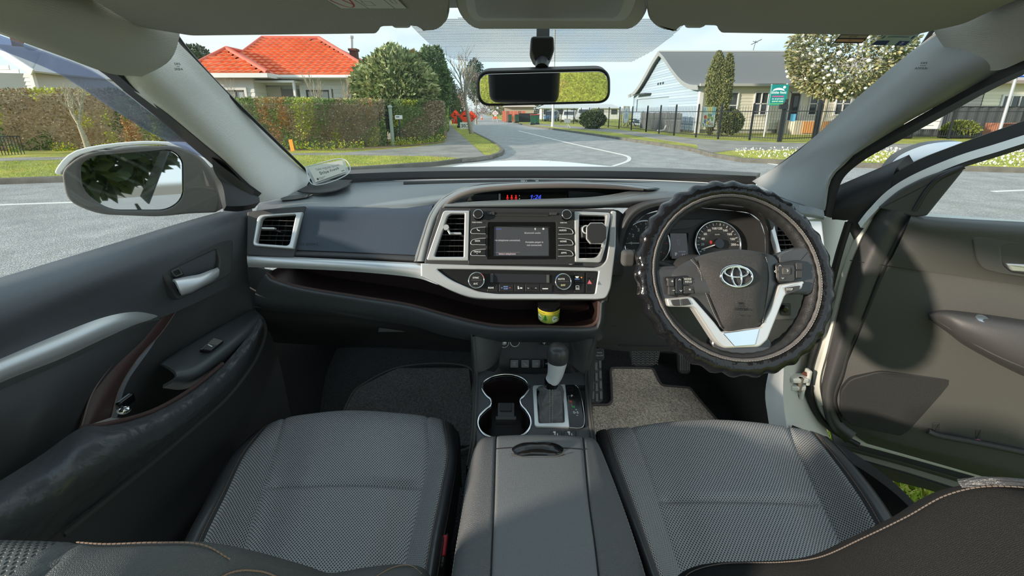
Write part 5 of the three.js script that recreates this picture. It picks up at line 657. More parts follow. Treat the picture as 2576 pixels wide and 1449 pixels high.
// ---------------------------------------------------------------- passenger door (closed)
{
  const t = thing('passenger_door', 'closed passenger door with black trim, silver accent and pull handle', 'door');
  const S = (name, rows, mat, nu = 24, nv = 16, th = .008, parent = t, label) => part(parent, name, surf(pxX(rows), nu, nv, -th), mat, label);
  // padded upper panel below the window
  S('upper_pad', [[[-200,773,-.765],[0,712,-.765],[250,634,-.76],[450,572,-.74],[560,540,-.715],[632,524,-.69]],[[-200,795,-.725],[0,738,-.725],[250,658,-.72],[450,590,-.705],[565,552,-.69],[632,532,-.672]],[[-200,850,-.69],[0,790,-.69],[230,705,-.69],[420,642,-.69],[540,596,-.68],[628,566,-.665]],[[-200,920,-.695],[0,845,-.695],[200,762,-.70],[360,720,-.70],[500,690,-.695],[626,640,-.672]],[[-200,1000,-.72],[0,905,-.72],[150,842,-.72],[290,797,-.72],[400,795,-.72],[628,690,-.69]]], std({ color: RGB(.095,.102,.112), roughness: .42, bumpMap: T.leather, bumpScale: .00018 }), 40,24);
  // silver accent with its dark lower lip
  S('accent_strip', [[[-200,985,-.715],[0,903,-.715],[140,848,-.715],[250,805,-.715],[330,790,-.716],[386,796,-.718]],[[-200,1020,-.703],[0,932,-.703],[140,876,-.703],[250,830,-.705],[320,806,-.71],[382,797,-.718]],[[-200,1040,-.712],[0,950,-.712],[140,896,-.712],[250,846,-.712],[330,812,-.714],[384,798,-.718]]], M.silver, 30,8);
  S('accent_lip', [[[-200,1040,-.711],[0,950,-.711],[140,896,-.711],[250,846,-.711],[340,808,-.714],[396,795,-.718]],[[-200,1062,-.722],[0,972,-.722],[140,912,-.722],[250,862,-.722],[340,816,-.722],[398,797,-.722]]], std({ color: RGB(.16,.165,.165), roughness: .5, metalness: .3 }), 24,4);
  // lower panels
  S('rear_panel', [[[-220,1050,-.725],[0,965,-.725],[140,908,-.725],[260,855,-.725],[400,796,-.724]],[[-220,1120,-.70],[0,1060,-.705],[120,985,-.71],[230,930,-.715],[345,860,-.722]],[[-220,1200,-.70],[0,1140,-.70],[90,1080,-.70],[190,1020,-.71],[262,960,-.72]],[[-260,1380,-.71],[-20,1262,-.71],[80,1192,-.71],[160,1128,-.71],[208,1100,-.715]]], std({ color: RGB(.045,.045,.046), roughness: .46, bumpMap: T.leather, bumpScale: .0001 }), 24,18);
  S('brown_trim', [[[395,797,-.722],[345,855,-.718],[280,920,-.712],[232,990,-.706],[205,1074,-.69]],[[425,786,-.718],[378,845,-.714],[320,915,-.708],[270,990,-.70],[232,1066,-.688]],[[447,777,-.722],[405,838,-.72],[345,905,-.716],[300,980,-.712],[280,1050,-.705]]], std({ color: RGB(.075,.042,.036), roughness: .55 }), 30,10);
  part(t, 'trim_piping', [tube([[396,797,-.72],[345,855,-.716],[280,920,-.71],[232,990,-.704],[205,1074,-.69]].map(p => onX(...p)), .0013,30,5), tube([[447,777,-.72],[405,838,-.718],[345,905,-.714],[300,980,-.71],[280,1050,-.703]].map(p => onX(...p)), .0013,30,5)], std({ color: RGB(.16,.12,.10), roughness: .6 }));
  S('pocket_panel', [[[440,752,-.74],[520,725,-.735],[600,686,-.715],[640,664,-.70]],[[380,860,-.732],[470,830,-.73],[560,790,-.715],[650,770,-.68]],[[310,960,-.732],[400,940,-.735],[520,900,-.72],[660,870,-.68]],[[282,1052,-.725],[340,1050,-.73],[460,1010,-.73],[600,960,-.70]]], M.plastic, 20,16);
  // arm rest with the window switch
  const ar = S('armrest', [[[406,924,-.725],[450,893,-.725],[520,850,-.722],[590,808,-.71],[634,782,-.695]],[[410,922,-.70],[455,893,-.695],[525,850,-.69],[592,810,-.685],[636,783,-.68]],[[434,938,-.648],[485,922,-.637],[545,880,-.632],[610,830,-.627],[648,795,-.63]],[[438,950,-.642],[490,944,-.627],[552,898,-.62],[616,843,-.615],[656,803,-.62]],[[410,968,-.67],[470,970,-.66],[545,928,-.65],[608,876,-.645],[650,826,-.64]]], std({ color: RGB(.06,.068,.072), roughness: .42 }), 24,20,.006);
  const fa = new Frame(onX(532,866,-.637), V(.42,.86,.12), V(.1,0,-1)); 
  part(t, 'window_switch', [fplate(fa, [[503,880],[537,849],[563,856],[530,882]],-.006,.0012,.001)], M.gloss); part(t, 'switch_rocker', [fplate(fa, [[508,878],[524,864],[547,868],[531,882]],0,.004,.0015)], M.black);
  decal(t, 'switch_symbol', fa, 520,863,536,875,.0045, (g, w, h) => { g.fillStyle = '#e6e6e2'; g.beginPath(); g.moveTo(w * .15, h * .8); g.lineTo(w * .35, h * .25); g.lineTo(w * .8, h * .25); g.lineTo(w * .8, h * .8); g.fill(); }, 64);
  // wrinkled leather grab edge running down to the back
  S('grab_bolster', [[[655,800,-.612],[620,850,-.61],[560,920,-.605],[480,985,-.60],[380,1040,-.60],[270,1070,-.61],[200,1078,-.64],[80,1160,-.66],[-200,1330,-.66]],[[662,815,-.60],[632,868,-.592],[575,935,-.585],[495,1000,-.578],[395,1060,-.575],[285,1105,-.58],[200,1130,-.60],[80,1220,-.62],[-200,1390,-.62]],[[660,830,-.61],[636,885,-.598],[585,955,-.585],[505,1025,-.575],[405,1100,-.57],[300,1160,-.575],[200,1215,-.59],[80,1300,-.61],[-200,1460,-.61]],[[652,838,-.63],[632,900,-.62],[580,975,-.605],[500,1055,-.60],[400,1140,-.60],[300,1220,-.61],[200,1300,-.625],[80,1390,-.64],[-200,1560,-.64]]], std({ color: RGB(.055,.058,.063), roughness: .36, bumpMap: resized(T.wavy, .09), bumpScale: .0022 }), 60,20);
  part(t, 'grab_edge', tube([[205,1076,-.645],[270,1066,-.612],[380,1036,-.602],[480,980,-.602],[560,915,-.607]].map(p => onX(...p)), .004,30,6), M.brown);
  part(t, 'lower_panel', surf(pxX([[[662,790,-.655],[634,880,-.65],[566,968,-.64],[476,1050,-.635],[356,1150,-.635],[196,1275,-.645],[-4,1430,-.655]],[[700,900,-.66],[680,1000,-.66],[640,1080,-.66],[560,1180,-.66],[450,1290,-.66],[330,1400,-.66],[150,1560,-.66]],[[740,1080,-.66],[720,1150,-.66],[690,1230,-.66],[620,1330,-.66],[540,1420,-.66],[450,1520,-.66],[300,1680,-.66]]]), 30,14,-.006), M.plastic);
  part(t, 'edge_piping', tube([[641,785,-.655],[658,800,-.635],[668,830,-.622],[650,890,-.615],[585,985,-.605],[480,1082,-.60],[300,1232,-.605],[160,1345,-.615]].map(p => onX(...p)), .0042,60,7), std({ color: RGB(.10,.10,.098), roughness: .6, bumpMap: T.grain, bumpScale: .0006 }));
  { const c = onX(312,1031,-.70); part(t, 'trim_screw', [moved(new THREE.SphereGeometry(.0085,16,10).scale(1.3,.8,1), c.x, c.y, c.z)], M.chrome); part(t, 'screw_cup', moved(box(.012,.02,.03,.005), c.x - .008, c.y + .006, c.z - .012), M.gloss); }
  // inside handle in its panel
  const fh = new Frame(onX(495,665,-.682), V(1,.12,.12), V(.1,0,-1)); const HP = (pts, z0, z1, b = .001, holes) => fplate(fh, pts, z0, z1, b, holes);
  const bez = part(t, 'handle_bezel', HP(roundPoly([[400,680,10],[420,664,8],[580,594,8],[587,605,8],[584,690,16],[450,756,8]],0,5), -.01,.006,.003,[roundPoly([[424,684,8],[545,627,6],[553,655,12],[548,690,10],[452,738,6]],0,5)]), M.plastic);
  part(bez, 'handle_recess', HP(roundPoly([[424,684,8],[545,627,6],[553,655,12],[548,690,10],[452,738,6]],0,5), -.025,-.012,.001), M.void);
  part(t, 'pull_handle', surf([[[434,708,-.672],[470,700,-.668],[500,694,-.664],[525,685,-.664],[545,677,-.668]],[[440,712,-.664],[472,708,-.659],[505,702,-.655],[530,690,-.656],[547,681,-.664]],[[452,736,-.66],[478,728,-.656],[505,715,-.653],[530,702,-.656],[546,690,-.664]],[[456,739,-.672],[480,732,-.672],[505,719,-.67],[530,706,-.67],[546,693,-.672]]].map(r => r.map(p => onX(...p))), 18,12,-.004), M.silver);
  part(t, 'lock_button', [HP(roundPoly([[428,681,3],[452,671,3],[466,692,4],[442,700,4]],0), -.01,.004,.002,[]), ], M.black); part(t, 'lock_button_rim', HP(roundPoly([[430,682,3],[451,673,3],[462,690,4],[442,698,4]],0), 0,.0065,.001,[roundPoly([[435,684,3],[450,677,3],[457,688,4],[443,694,4]],0)]), M.plasticSoft);
  // window frame, mirror triangle and glass
  part(t, 'window_frame', surf(px([[[-160,-34,.43],[40,66,.49],[150,112,.55],[258,160,.63],[334,221,.69],[417,284,.755],[501,354,.83],[570,414,.895],[645,500,.96]],[[-160,0,.45],[40,84,.52],[150,130,.58],[250,178,.66],[320,235,.72],[400,300,.785],[480,368,.855],[545,425,.92],[625,510,.985]]]), 40,6,.02), M.rubber);
  part(t, 'mirror_triangle', [surf(px([[[535,395,.905],[580,430,.92],[625,480,.94]],[[545,460,.90],[590,480,.92],[635,505,.94]],[[562,530,.875],[600,532,.895],[640,524,.93]]]), 10,12,-.03)], M.black); 
  part(t, 'belt_seal', surf(pxX([[[-200,772,-.765],[0,710,-.766],[250,632,-.76],[450,571,-.742],[556,540,-.72]],[[-200,762,-.785],[0,701,-.785],[250,624,-.78],[450,562,-.765],[556,532,-.745]]]), 24,3,-.004), M.rubber);
  part(t, 'window_glass', gridGeo([[at(-160,-10,.455), at(150,126,.58), at(330,240,.725), at(535,400,.91)],[onX(-200,765,-.79), onX(150,656,-.785), onX(350,594,-.775), onX(552,534,-.75)]]), M.glass);
  const rv = thing('rain_deflector', 'smoky plastic rain deflector along the top of the passenger window', 'rain deflector');
  part(rv, 'strip', surf(px([[[-150,40,.50],[100,130,.585],[250,190,.67],[380,285,.785],[480,362,.87],[538,408,.93]],[[-150,70,.52],[90,160,.60],[180,205,.655],[300,285,.755],[400,345,.83],[525,402,.925]]]), 24,4,.003), phys({ color: RGB(.52,.57,.72), roughness: .12, transmission: .9, thickness: 0, ior: 1.5 }));
}
{ // outside mirror of the passenger door
  const t = thing('door_mirror', 'passenger door mirror with a white cap seen through the window', 'mirror'), c = at(325,455,.93), fr = new Frame(c, V(.385,.072,.92), V(.92,0,-.385));
  const out = roundPoly([[152,430,20],[200,388,40],[330,368,40],[440,366,40],[500,392,30],[532,432,20],[552,500,16],[546,535,10],[470,538,20],[400,546,40],[240,540,50],[165,505,30]],0,6);
  part(t, 'housing', fplate(fr, out, -.10,.004,.005,[roundPoly([[194,412,18],[240,388,30],[430,375,24],[459,400,24],[460,500,30],[420,530,24],[265,530,40],[198,480,30]],0,6)],4), M.plasticSoft);
  part(t, 'inner_shell', fplate(fr, roundPoly([[170,415,20],[230,385,40],[440,372,30],[468,400,30],[470,500,40],[430,535,30],[250,535,50],[175,490,30]],0,5), -.09,-.02,.005), M.black);
  part(t, 'mirror_glass', fplate(fr, roundPoly([[194,414,16],[240,389,30],[430,377,22],[458,402,22],[459,500,30],[420,528,24],[265,528,40],[198,480,30]],0,6), -.012,-.004,.001), M.mirror);
  part(t, 'white_cap', fplate(fr, smoothLoop([[138,428],[190,378],[330,356],[445,360],[500,388],[532,430],[500,440],[440,372],[330,366],[205,388],[158,428],[150,440]],4), -.13,-.012,.003,[],3), M.paint, 'white painted mirror cap');
  // what the mirror shows: the white side of the car and the trees behind it
  const s = thing('car_flank', 'white painted side of the car reflected in the door mirror', 'car body'); part(s, 'door_skin', surf([[V(-.90,1.10,-.9), V(-.92,1.12,.6), V(-.9,1.14,2.4)],[V(-.96,.95,-.9), V(-.99,.95,.6), V(-.96,.95,2.4)],[V(-.95,.45,-.9), V(-.97,.45,.6), V(-.95,.45,2.4)]],12,10,.02), M.paint); part(s, 'window_strip', moved(new THREE.BoxGeometry(.02,.03,2.2), -.9,1.15,1.35), M.chrome); part(s, 'rear_side_glass', surf([[V(-.72,1.62,.35), V(-.7,1.6,2.3)],[V(-.88,1.23,.35), V(-.87,1.23,2.3)]],4,4,.006), M.pane);
  const bt = thing('shade_tree', 'dark broadleaf tree behind the car reflected in the door mirror', 'tree'); trunkTo(bt, V(-3.6,0,13), V(-3.5,3,13), .35,.25); blob(bt, 7500,81, V(-3.2,4.4,13), V(4.4,3.3,3.5), .42, (p, r) => jitter([.05,.075,.035], r, .6));
}
// ================================================================ dashboard
const dash = thing('dashboard', 'black padded dashboard with stitched seams and silver trim', 'dashboard');
const DS = (name, rows, mat, nu = 30, nv = 14, th = .006, parent = dash) => part(parent, name, surf(px(rows), nu, nv, th), mat);
DS('top_pad', [[[648,514,.99],[760,472,1.13],[900,457,1.30],[1150,452,1.40],[1340,450,1.42],[1550,452,1.41],[1750,459,1.33],[1900,472,1.22],[2070,529,.99]],[[648,520,.968],[760,494,1.06],[900,482,1.15],[1150,470,1.22],[1340,463,1.25],[1550,464,1.24],[1750,472,1.17],[1900,492,1.08],[2072,535,.975]],[[645,528,.95],[765,514,.975],[900,514,1.0],[1100,496,1.02],[1340,459,1.10],[1550,462,1.09],[1700,482,1.02],[1900,506,.98],[2074,542,.96]],[[643,536,.94],[765,524,.955],[900,524,.978],[1085,520,.985],[1340,490,1.10],[1550,490,1.08],[1700,496,1.00],[1900,516,.97],[2074,552,.955]]], M.dash, 60,24);
DS('airbag_panel', [[[768,518,.968],[900,518,.99],[1092,508,1.0]],[[765,529,.945],[900,534,.962],[1084,530,.968]],[[750,580,.92],[900,584,.932],[1068,584,.932]],[[736,628,.897],[880,634,.90],[1052,642,.895]]], std({ color: RGB(.052,.070,.10), roughness: .42, bumpMap: T.leather, bumpScale: .00016 }), 30,20);
DS('panel_underlip', [[[736,629,.90],[880,635,.902],[1045,643,.897]],[[737,640,.888],[880,646,.89],[1045,655,.885]],[[737,652,.90],[880,657,.90],[1060,664,.895]]], M.dashDark, 20,8);
{ const f = new Frame(at(776,614,.9), V(0,.45,.9)); decal(dash, 'lettering', f, 752,608,800,621,.006, (g, w, h) => txt(g, 'SRS AIRBAG', w / 2, h / 2, h * .66, 'rgb(22,26,33)'), 128); }
// stitched arch over the clock
const archA = [[1040,658,.888],[1060,595,.918],[1082,535,.955],[1118,494,.995],[1190,465,1.035],[1330,457,1.055],[1480,458,1.055],[1600,465,1.035],[1665,474,1.0]], archB = [[1076,660,.878],[1087,602,.905],[1103,548,.93],[1131,509,.95],[1180,485,.96],[1260,473,.97],[1400,467,.97],[1540,470,.965],[1618,477,.955]];
DS('arch_pad', [archA, archA.map((a, i) => { const b = archB[i]; return [mixN(a[0], b[0],.3), mixN(a[1], b[1],.3) - 1.5, mixN(a[2], b[2],.3) - .016]; }), archA.map((a, i) => { const b = archB[i]; return [mixN(a[0], b[0],.7), mixN(a[1], b[1],.7) - 1.5, mixN(a[2], b[2],.7) - .014]; }), archB], M.dash, 60,14,.004);
part(dash, 'arch_trim', (() => { const P = archB.map(p => at(...p)); return taper([...P],[.007,.0075,.008,.008,.0075,.007,.007,.006,.003],70,10); })(), M.brownGrey);
stitches(dash, archA.map((a, i) => { const b = archB[i]; return at(mixN(a[0], b[0],.14), mixN(a[1], b[1],.14) - 1, mixN(a[2], b[2],.14) - .0125); }), .0045,.0026,.0005, M.stitchGrey);
part(dash, 'arch_seam', tube(archA.map((a, i) => { const b = archB[i]; return at(mixN(a[0], b[0],.22), mixN(a[1], b[1],.22) - 1, mixN(a[2], b[2],.22) - .0135); }), .0008,60,5), M.void);
// padded ledge under the clock, running on over the instruments
DS('ledge_pad', [[[1120,511,.955],[1252,504,.96],[1404,499,.965],[1491,495,.968],[1556,486,.975],[1617,473,.99],[1700,470,1.01],[1800,480,1.01]],[[1119,515,.932],[1252,511,.93],[1404,507,.93],[1491,504,.932],[1556,498,.94],[1617,487,.955],[1700,482,.97],[1800,488,.98]],[[1118,521,.932],[1252,521,.93],[1404,519,.93],[1491,517,.93],[1556,512,.932],[1617,503,.94],[1700,496,.95],[1800,496,.965]],[[1118,526,.965],[1252,528,.965],[1404,527,.965],[1491,525,.96],[1556,520,.955],[1617,512,.95],[1700,503,.95],[1800,500,.96]]], M.dash, 50,16);
stitches(dash, [[1122,514.5,.932],[1252,510,.93],[1404,506,.93],[1491,503,.932],[1556,497,.94],[1617,486,.955],[1680,481,.967]].map(p => at(p[0], p[1], p[2] - .0012)), .0045,.0026,.0005, M.stitchGrey);
{ // clock recess
  const f = new Frame(at(1340,494,1.03), V(0,.34,.94)); part(dash, 'clock_recess', fplate(f, [[1140,522],[1630,522],[1630,474],[1240,474],[1160,500]],-.01,0,0), M.void);
  part(dash, 'clock_side_panel', [fplate(f, roundPoly([[1150,506,3],[1254,504,2],[1252,488,2],[1200,490,3]],0), 0,.004,.001), fplate(f, roundPoly([[1430,499,3],[1545,494,3],[1500,483,3],[1430,480,2]],0), 0,.004,.001)], M.plastic);
  const d = thing('clock_display', 'narrow black clock display with red seat belt lights and blue digits', 'display'); part(d, 'screen_glass', fplate(f, rrect(1258,484,1426,505,1), 0,.006,.001), M.gloss); part(d, 'screen_edge', fplate(f, rrect(1254,487,1259,505,1), 0,.008,.001), M.silver);
  decal(d, 'display_digits', f, 1262,484,1424,505,.0066, (g, w, h) => { g.fillStyle = '#000'; for (let i = 0; i < 3; i++) { const x = w * (.09 + i * .066); g.fillStyle = 'rgb(255,40,40)'; g.beginPath(); g.arc(x, h * .4, h * .09,0,7); g.fill(); g.beginPath(); g.moveTo(x - h * .16, h * .74); g.lineTo(x, h * .4); g.lineTo(x + h * .16, h * .74); g.fill(); g.fillRect(x - h * .08, h * .8, h * .16, h * .07); } g.fillStyle = 'rgb(150,150,150)'; g.fillRect(w * .27, h * .35, w * .012, h * .1); g.fillRect(w * .27, h * .7, w * .014, h * .12); txt(g, '1:24', w * .52, h * .56, h * .7, 'rgb(70,90,255)', 'sans-serif', 'center', 'italic bold'); }, 512, { glow: .6 });
}
// defroster slots, grilles
{ const slot = (pts, name = 'defrost_slot') => part(dash, name, surf(px([pts.map(([u, v, D]) => [u, v, D - .006]), pts.map(([u, v, D]) => [u, v + 6, D - .03])]), 24,3,.003), M.void); slot([[1015,457,1.30],[1180,453.5,1.345],[1310,452.5,1.355]]); slot([[1355,452.5,1.355],[1500,454,1.35],[1655,460,1.31]]); const p = at(1334,455,1.33); part(dash, 'sun_sensor', moved(new THREE.SphereGeometry(.012,16,8).scale(1.6,.6,1), p.x, p.y, p.z), M.gloss);
  part(dash, 'speaker_grille', surf(px([[[750,482,1.085],[775,468,1.12],[800,456,1.17],[890,453,1.28]],[[775,486,1.075],[800,479,1.10],[840,472,1.14],[880,462,1.21]],[[805,487,1.065],[840,482,1.085],[868,472,1.13],[885,463,1.19]]]).map(r => r.map(p => p.add(V(0,.003,.004)))), 16,10,.003), std({ color: RGB(.06,.062,.06), roughness: .7, bumpMap: resized(T.perf, .02), bumpScale: .001 }));
  part(dash, 'side_demister', surf(px([[[708,501,1.02],[740,493,1.05],[790,491,1.06]],[[712,506,1.005],[745,503,1.015],[775,498,1.035]]]).map(r => r.map(p => p.add(V(0,.003,.003)))), 10,4,.003), M.gloss);
}
// instrument hood
const hoodH = [[1562,664,.90],[1566,612,.90],[1585,560,.905],[1620,529,.912],[1680,514,.92],[1760,511,.925],[1850,520,.925],[1890,526,.925],[1922,550,.925],[1936,592,.92],[1937,650,.915]], hoodK = [[1570,660,.99],[1575,612,.99],[1592,568,1.0],[1625,539,1.0],[1680,525,1.0],[1760,523,1.0],[1850,531,1.0],[1886,537,1.0],[1912,557,1.0],[1924,592,.995],[1926,650,.99]];
DS('instrument_hood', [[[1540,664,.915],[1545,605,.925],[1562,545,.945],[1605,508,.955],[1680,494,.965],[1760,492,.975],[1850,500,.97],[1905,508,.96],[1950,540,.945],[1956,592,.93],[1952,650,.925]],[[1550,664,.895],[1556,608,.898],[1574,552,.906],[1612,518,.915],[1680,503,.925],[1760,500,.932],[1850,509,.93],[1897,516,.928],[1936,544,.925],[1947,592,.918],[1946,650,.912]], hoodH], M.dashDark, 60,10);
DS('instrument_tunnel', [hoodH, hoodK], M.black, 60,6);
// passenger end of the dash and the strips below
DS('silver_strip', [[[621,641,.885],[750,647,.885],[900,654,.884],[1040,661,.878],[1100,664,.873]],[[621,646,.872],[750,653,.872],[900,660,.871],[1040,668,.866],[1100,671,.864]],[[622,660,.866],[750,666,.866],[900,672,.864],[1040,682,.856],[1100,694,.85]],[[624,672,.872],[750,676,.870],[900,684,.866],[1040,698,.855],[1100,716,.838]]], M.silver, 40,12);
const lip = [[672,686,.868],[692,704,.862],[760,723,.855],[900,746,.848],[1030,767,.836],[1120,791,.822],[1200,811,.808],[1260,820,.80],[1340,821,.797],[1480,821,.797],[1502,808,.80],[1508,757,.81]];
{ const L = lip.map(p => at(...p)), back = L.map(p => p.clone().add(V(0,-.012,-.10))), top = back.map(p => p.clone().add(V(0,.10,.0)));
  const tr = part(dash, 'tray', [surf([L, back],40,4), surf([back, top],40,4)], std({ color: RGB(.02,.009,.008), roughness: .5 })); part(tr, 'tray_edge', tube(L.map(p => p.clone().add(V(0,0,.001))), .0045,70,8), M.brown);
  DS('tray_lip', [lip, lip.map(([u, v, D], i) => [u + (i > 9 ? 4 : 0) - (i < 2 ? 6 : 0), v + 6, D - .016]), [[648,720,.862],[668,736,.856],[760,745,.842],[900,766,.835],[1030,788,.822],[1120,812,.805],[1200,829,.79],[1260,836,.782],[1340,837,.78],[1484,836,.78],[1514,818,.788],[1522,757,.80]],[[640,755,.872],[662,765,.868],[760,773,.858],[900,788,.852],[1030,806,.84],[1120,830,.825],[1190,846,.81],[1250,851,.802],[1340,852,.80],[1490,850,.80],[1518,828,.81],[1526,757,.82]],[[650,775,.90],[680,782,.90],[770,790,.90],[905,803,.90],[1035,822,.89],[1120,845,.87],[1190,857,.85],[1250,860,.85],[1340,861,.85],[1490,860,.85],[1520,836,.85],[1530,760,.85]]], std({ color: RGB(.06,.066,.074), roughness: .42, bumpMap: T.leather, bumpScale: .00016 }), 60,20);
  DS('end_panel', [[[622,672,.878],[650,675,.874],[680,680,.872]],[[628,720,.885],[650,722,.872],[676,716,.868]],[[636,780,.905],[652,780,.90],[690,785,.90]]], M.dashDark, 8,8);
  DS('glove_box', [[[640,772,.898],[770,786,.895],[905,800,.892],[1035,820,.882],[1200,850,.85]],[[660,815,.905],[780,825,.905],[905,832,.905],[1035,842,.90],[1205,862,.88]],[[690,862,.98],[800,868,.985],[905,872,.985],[1035,878,.98],[1205,888,.95]]], M.black, 24,10);
  DS('end_filler', [[[608,535,.965],[660,530,.975]],[[608,650,.935],[660,650,.945]],[[618,810,.955],[680,810,.965]]], M.dashDark, 4,6);
  const f = new Frame(at(985,829,.905), V(0,.15,1)); part(dash, 'glove_box_latch', fplate(f, roundPoly([[950,836],[953,824,2],[1018,828,2],[1019,836]],0), -.004,.012,.002), M.plastic); part(dash, 'glove_box_lock', fplate(f, smoothLoop([[968,817],[975,812],[982,817],[975,821]],5), -.004,.006,.002), M.gloss);
  part(dash, 'glove_box_gap', tube([[636,772,.894],[770,783,.89],[905,797,.888],[1000,810,.88]].map(p => at(...p)), .001,30,5), M.plasticSoft);
}
DS('knee_panel', [[[1528,655,.905],[1750,655,.94],[1960,650,.93],[2072,600,.95]],[[1530,760,.885],[1750,760,.90],[1960,755,.90],[2052,740,.93]],[[1498,848,.90],[1740,862,.92],[1930,862,.92],[2036,850,.95]],[[1490,872,.96],[1600,884,.97],[1930,880,.98],[2030,870,1.0]]], M.plasticSoft, 24,20);
DS('column_side', [[[1540,528,.935],[1556,530,.945],[1575,545,.95]],[[1546,600,.898],[1556,600,.90],[1566,602,.905]],[[1536,690,.87],[1552,692,.88],[1568,690,.90]]], M.dashDark, 8,10);
{ const f = new Frame(at(1640,860,.93), V(0,-.1,1)); part(dash, 'fuse_cover', fplate(f, roundPoly([[1555,872,4],[1572,847,6],[1700,846,4],[1705,874,4]],0), -.01,.006,.002), M.plastic); const g = new Frame(at(1545,815,.895), V(.05,.1,1)); part(dash, 'vent_slit', [0,1,2,3].map(i => fplate(g, [[1538,810 + i * 3],[1550,810 + i * 3],[1550,811.4 + i * 3],[1538,811.4 + i * 3]],-.002,.003,0)), M.void);
  const b = new Frame(at(1985,770,.895), V(-.1,.15,1)); const bp = part(dash, 'switch_panel', fplate(b, roundPoly([[1950,735,4],[2020,730,4],[2020,802,4],[1950,805,4]],0), -.01,.004,.002), std({ color: RGB(.10,.10,.095), roughness: .6, bumpMap: T.grain, bumpScale: .0002 })); part(bp, 'dimmer_plate', fplate(b, rrect(1964,764,1990,794,2), 0,.007,.001), M.black); part(bp, 'dimmer_knob', fplate(b, smoothLoop([[1977,770],[1986,779],[1977,788],[1968,779]],6), 0,.016,.003), M.gloss); part(bp, 'chrome_start_ring', fplate(b, smoothLoop([[1990,728],[2012,735],[1992,742],[1972,735]],6), 0,.012,.003), M.chrome);
  part(dash, 'end_cap', surf(px([[[2010,516,.95],[2040,520,.94],[2072,530,.935]],[[2012,532,.925],[2040,536,.922],[2074,546,.92]],[[2014,544,.925],[2044,548,.922],[2070,552,.925]]]), 8,8,.006), M.dash); }
// ---------------------------------------------------------------- air vents
function airVent(label, fr, outer, inner, rows, tab, extra = {}) {
  const t = thing('air_vent', label, 'air vent'), F2 = (a, z0, z1, b, h) => fplate(fr, a, z0, z1, b, h);
  part(t, 'frame', F2(outer, -.004,.008,.0025,[inner]), M.silver); part(t, 'duct', F2(inner, -.05,-.045,0), M.void);
  const wall = inner.map(([u, v]) => fr.p(u, v, .002)); wall.push(wall[0]); part(t, 'duct_wall', gridGeo([wall.map(p => fr.w(p.x, p.y, .002)), wall.map(p => fr.w(p.x, p.y, -.046))]), M.black);
  const span = v => { let a = 1e9, b = -1e9; for (let i = 0; i < inner.length; i++) { const p = inner[i], q = inner[(i + 1) % inner.length]; if ((p[1] > v) !== (q[1] > v)) { const u = p[0] + (v - p[1]) / (q[1] - p[1]) * (q[0] - p[0]); a = Math.min(a, u); b = Math.max(b, u); } } return [a, b]; };
  for (const v of rows) { const [a, b] = span(v); const l = fr.p(a, v, -.004), r = fr.p(b, v, -.004), g = box(r.x - l.x, .0022,.016,.0009); g.rotateX(.22); g.translate((l.x + r.x) / 2, (l.y + r.y) / 2,-.012); part(t, 'slat', fr.put(g), M.plastic); }
  const [a, b] = span(rows[rows.length >> 1]), vs = inner.map(p => p[1]), v0 = Math.min(...vs), v1 = Math.max(...vs); for (let i = 1; i < 5; i++) { const u = mixN(a, b, i / 5), p = fr.p(u, v0,-.03), q = fr.p(u, v1,-.03); part(t, 'vane', fr.put(new THREE.BoxGeometry(.0018, p.y - q.y, .012).translate((p.x + q.x) / 2, (p.y + q.y) / 2,-.032)), M.black); }
  if (tab) { const p = fr.p(tab[0], tab[1],.004); part(t, 'tab', fr.put(box(.030,.0055,.014,.0025).rotateX(.1).translate(p.x, p.y, .0)), M.silver); part(t, 'tab_link', fr.put(box(.02,.004,.02,.001).rotateZ(-.35).translate(p.x + .018, p.y - .004,-.012)), M.black); }
  return t;
}
{
  const f = new Frame(at(690,580,.908), V(.1,.5,.86));
  part(dash, 'vent_surround', fplate(f, roundPoly([[622,532,4],[690,524,10],[768,518,3],[738,648,4],[620,641,4]],0), -.02,-.001,.002,[roundPoly([[655,544,12],[746,538,3],[729,619,10],[641,613,8]],0,6)]), M.dashDark);
  airVent('passenger end air vent beside the door', f, roundPoly([[648,540,14],[760,533,2],[737,626,3],[634,618,10]],0,6), roundPoly([[657,545,12],[744,539,3],[727,618,10],[643,612,8]],0,6), [553,566,578,591,603],[675,574]);
}
// ---------------------------------------------------------------- centre stack
const FS = new Frame(at(1318,590,.89), at(1318,525,.925).sub(at(1318,660,.855)).cross(V(1,0,0)).negate());
const C = (u, v) => [1060 + u / 5.152,500 + v / 5.152];            // from an enlarged view of the stack
const Cs = (...a) => a.map(([u, v, r]) => [...C(u, v), ...(r === undefined ? [] : [r / 5.152])]);
part(dash, 'stack_back', fplate(FS, roundPoly([[1108,522],[1548,526],[1545,672],[1066,668],[1082,600]],4), -.05,-.004,.002,[roundPoly(Cs([350,195,60],[556,195,8],[542,747,8],[166,747,40]), 0,6), roundPoly(Cs([2050,210,6],[2390,217,20],[2366,600,40],[2270,760,60],[2050,762,6]), 0,6), Cs([900,325],[1700,340],[1695,770],[895,765])]), M.dashDark);
airVent('centre air vent beside the radio, with a small clip', FS, roundPoly(Cs([285,150,40],[622,152,4],[606,800,4],[62,792,30]), 0,6), roundPoly(Cs([345,190,60],[560,190,8],[546,752,8],[160,752,40]), 0,6), [548,561,575,589,603,617,631].map(v => v), [1145,587]);
airVent('centre air vent on the driver side behind the phone holder', FS, roundPoly(Cs([1985,160,4],[2440,178,30],[2456,220,20],[2390,620,40],[2330,822,40],[1990,818,4]), 0,6), roundPoly(Cs([2046,205,6],[2395,212,20],[2372,600,40],[2275,765,60],[2046,768,6]), 0,6), [552,566,580,594,608,622,636], null);
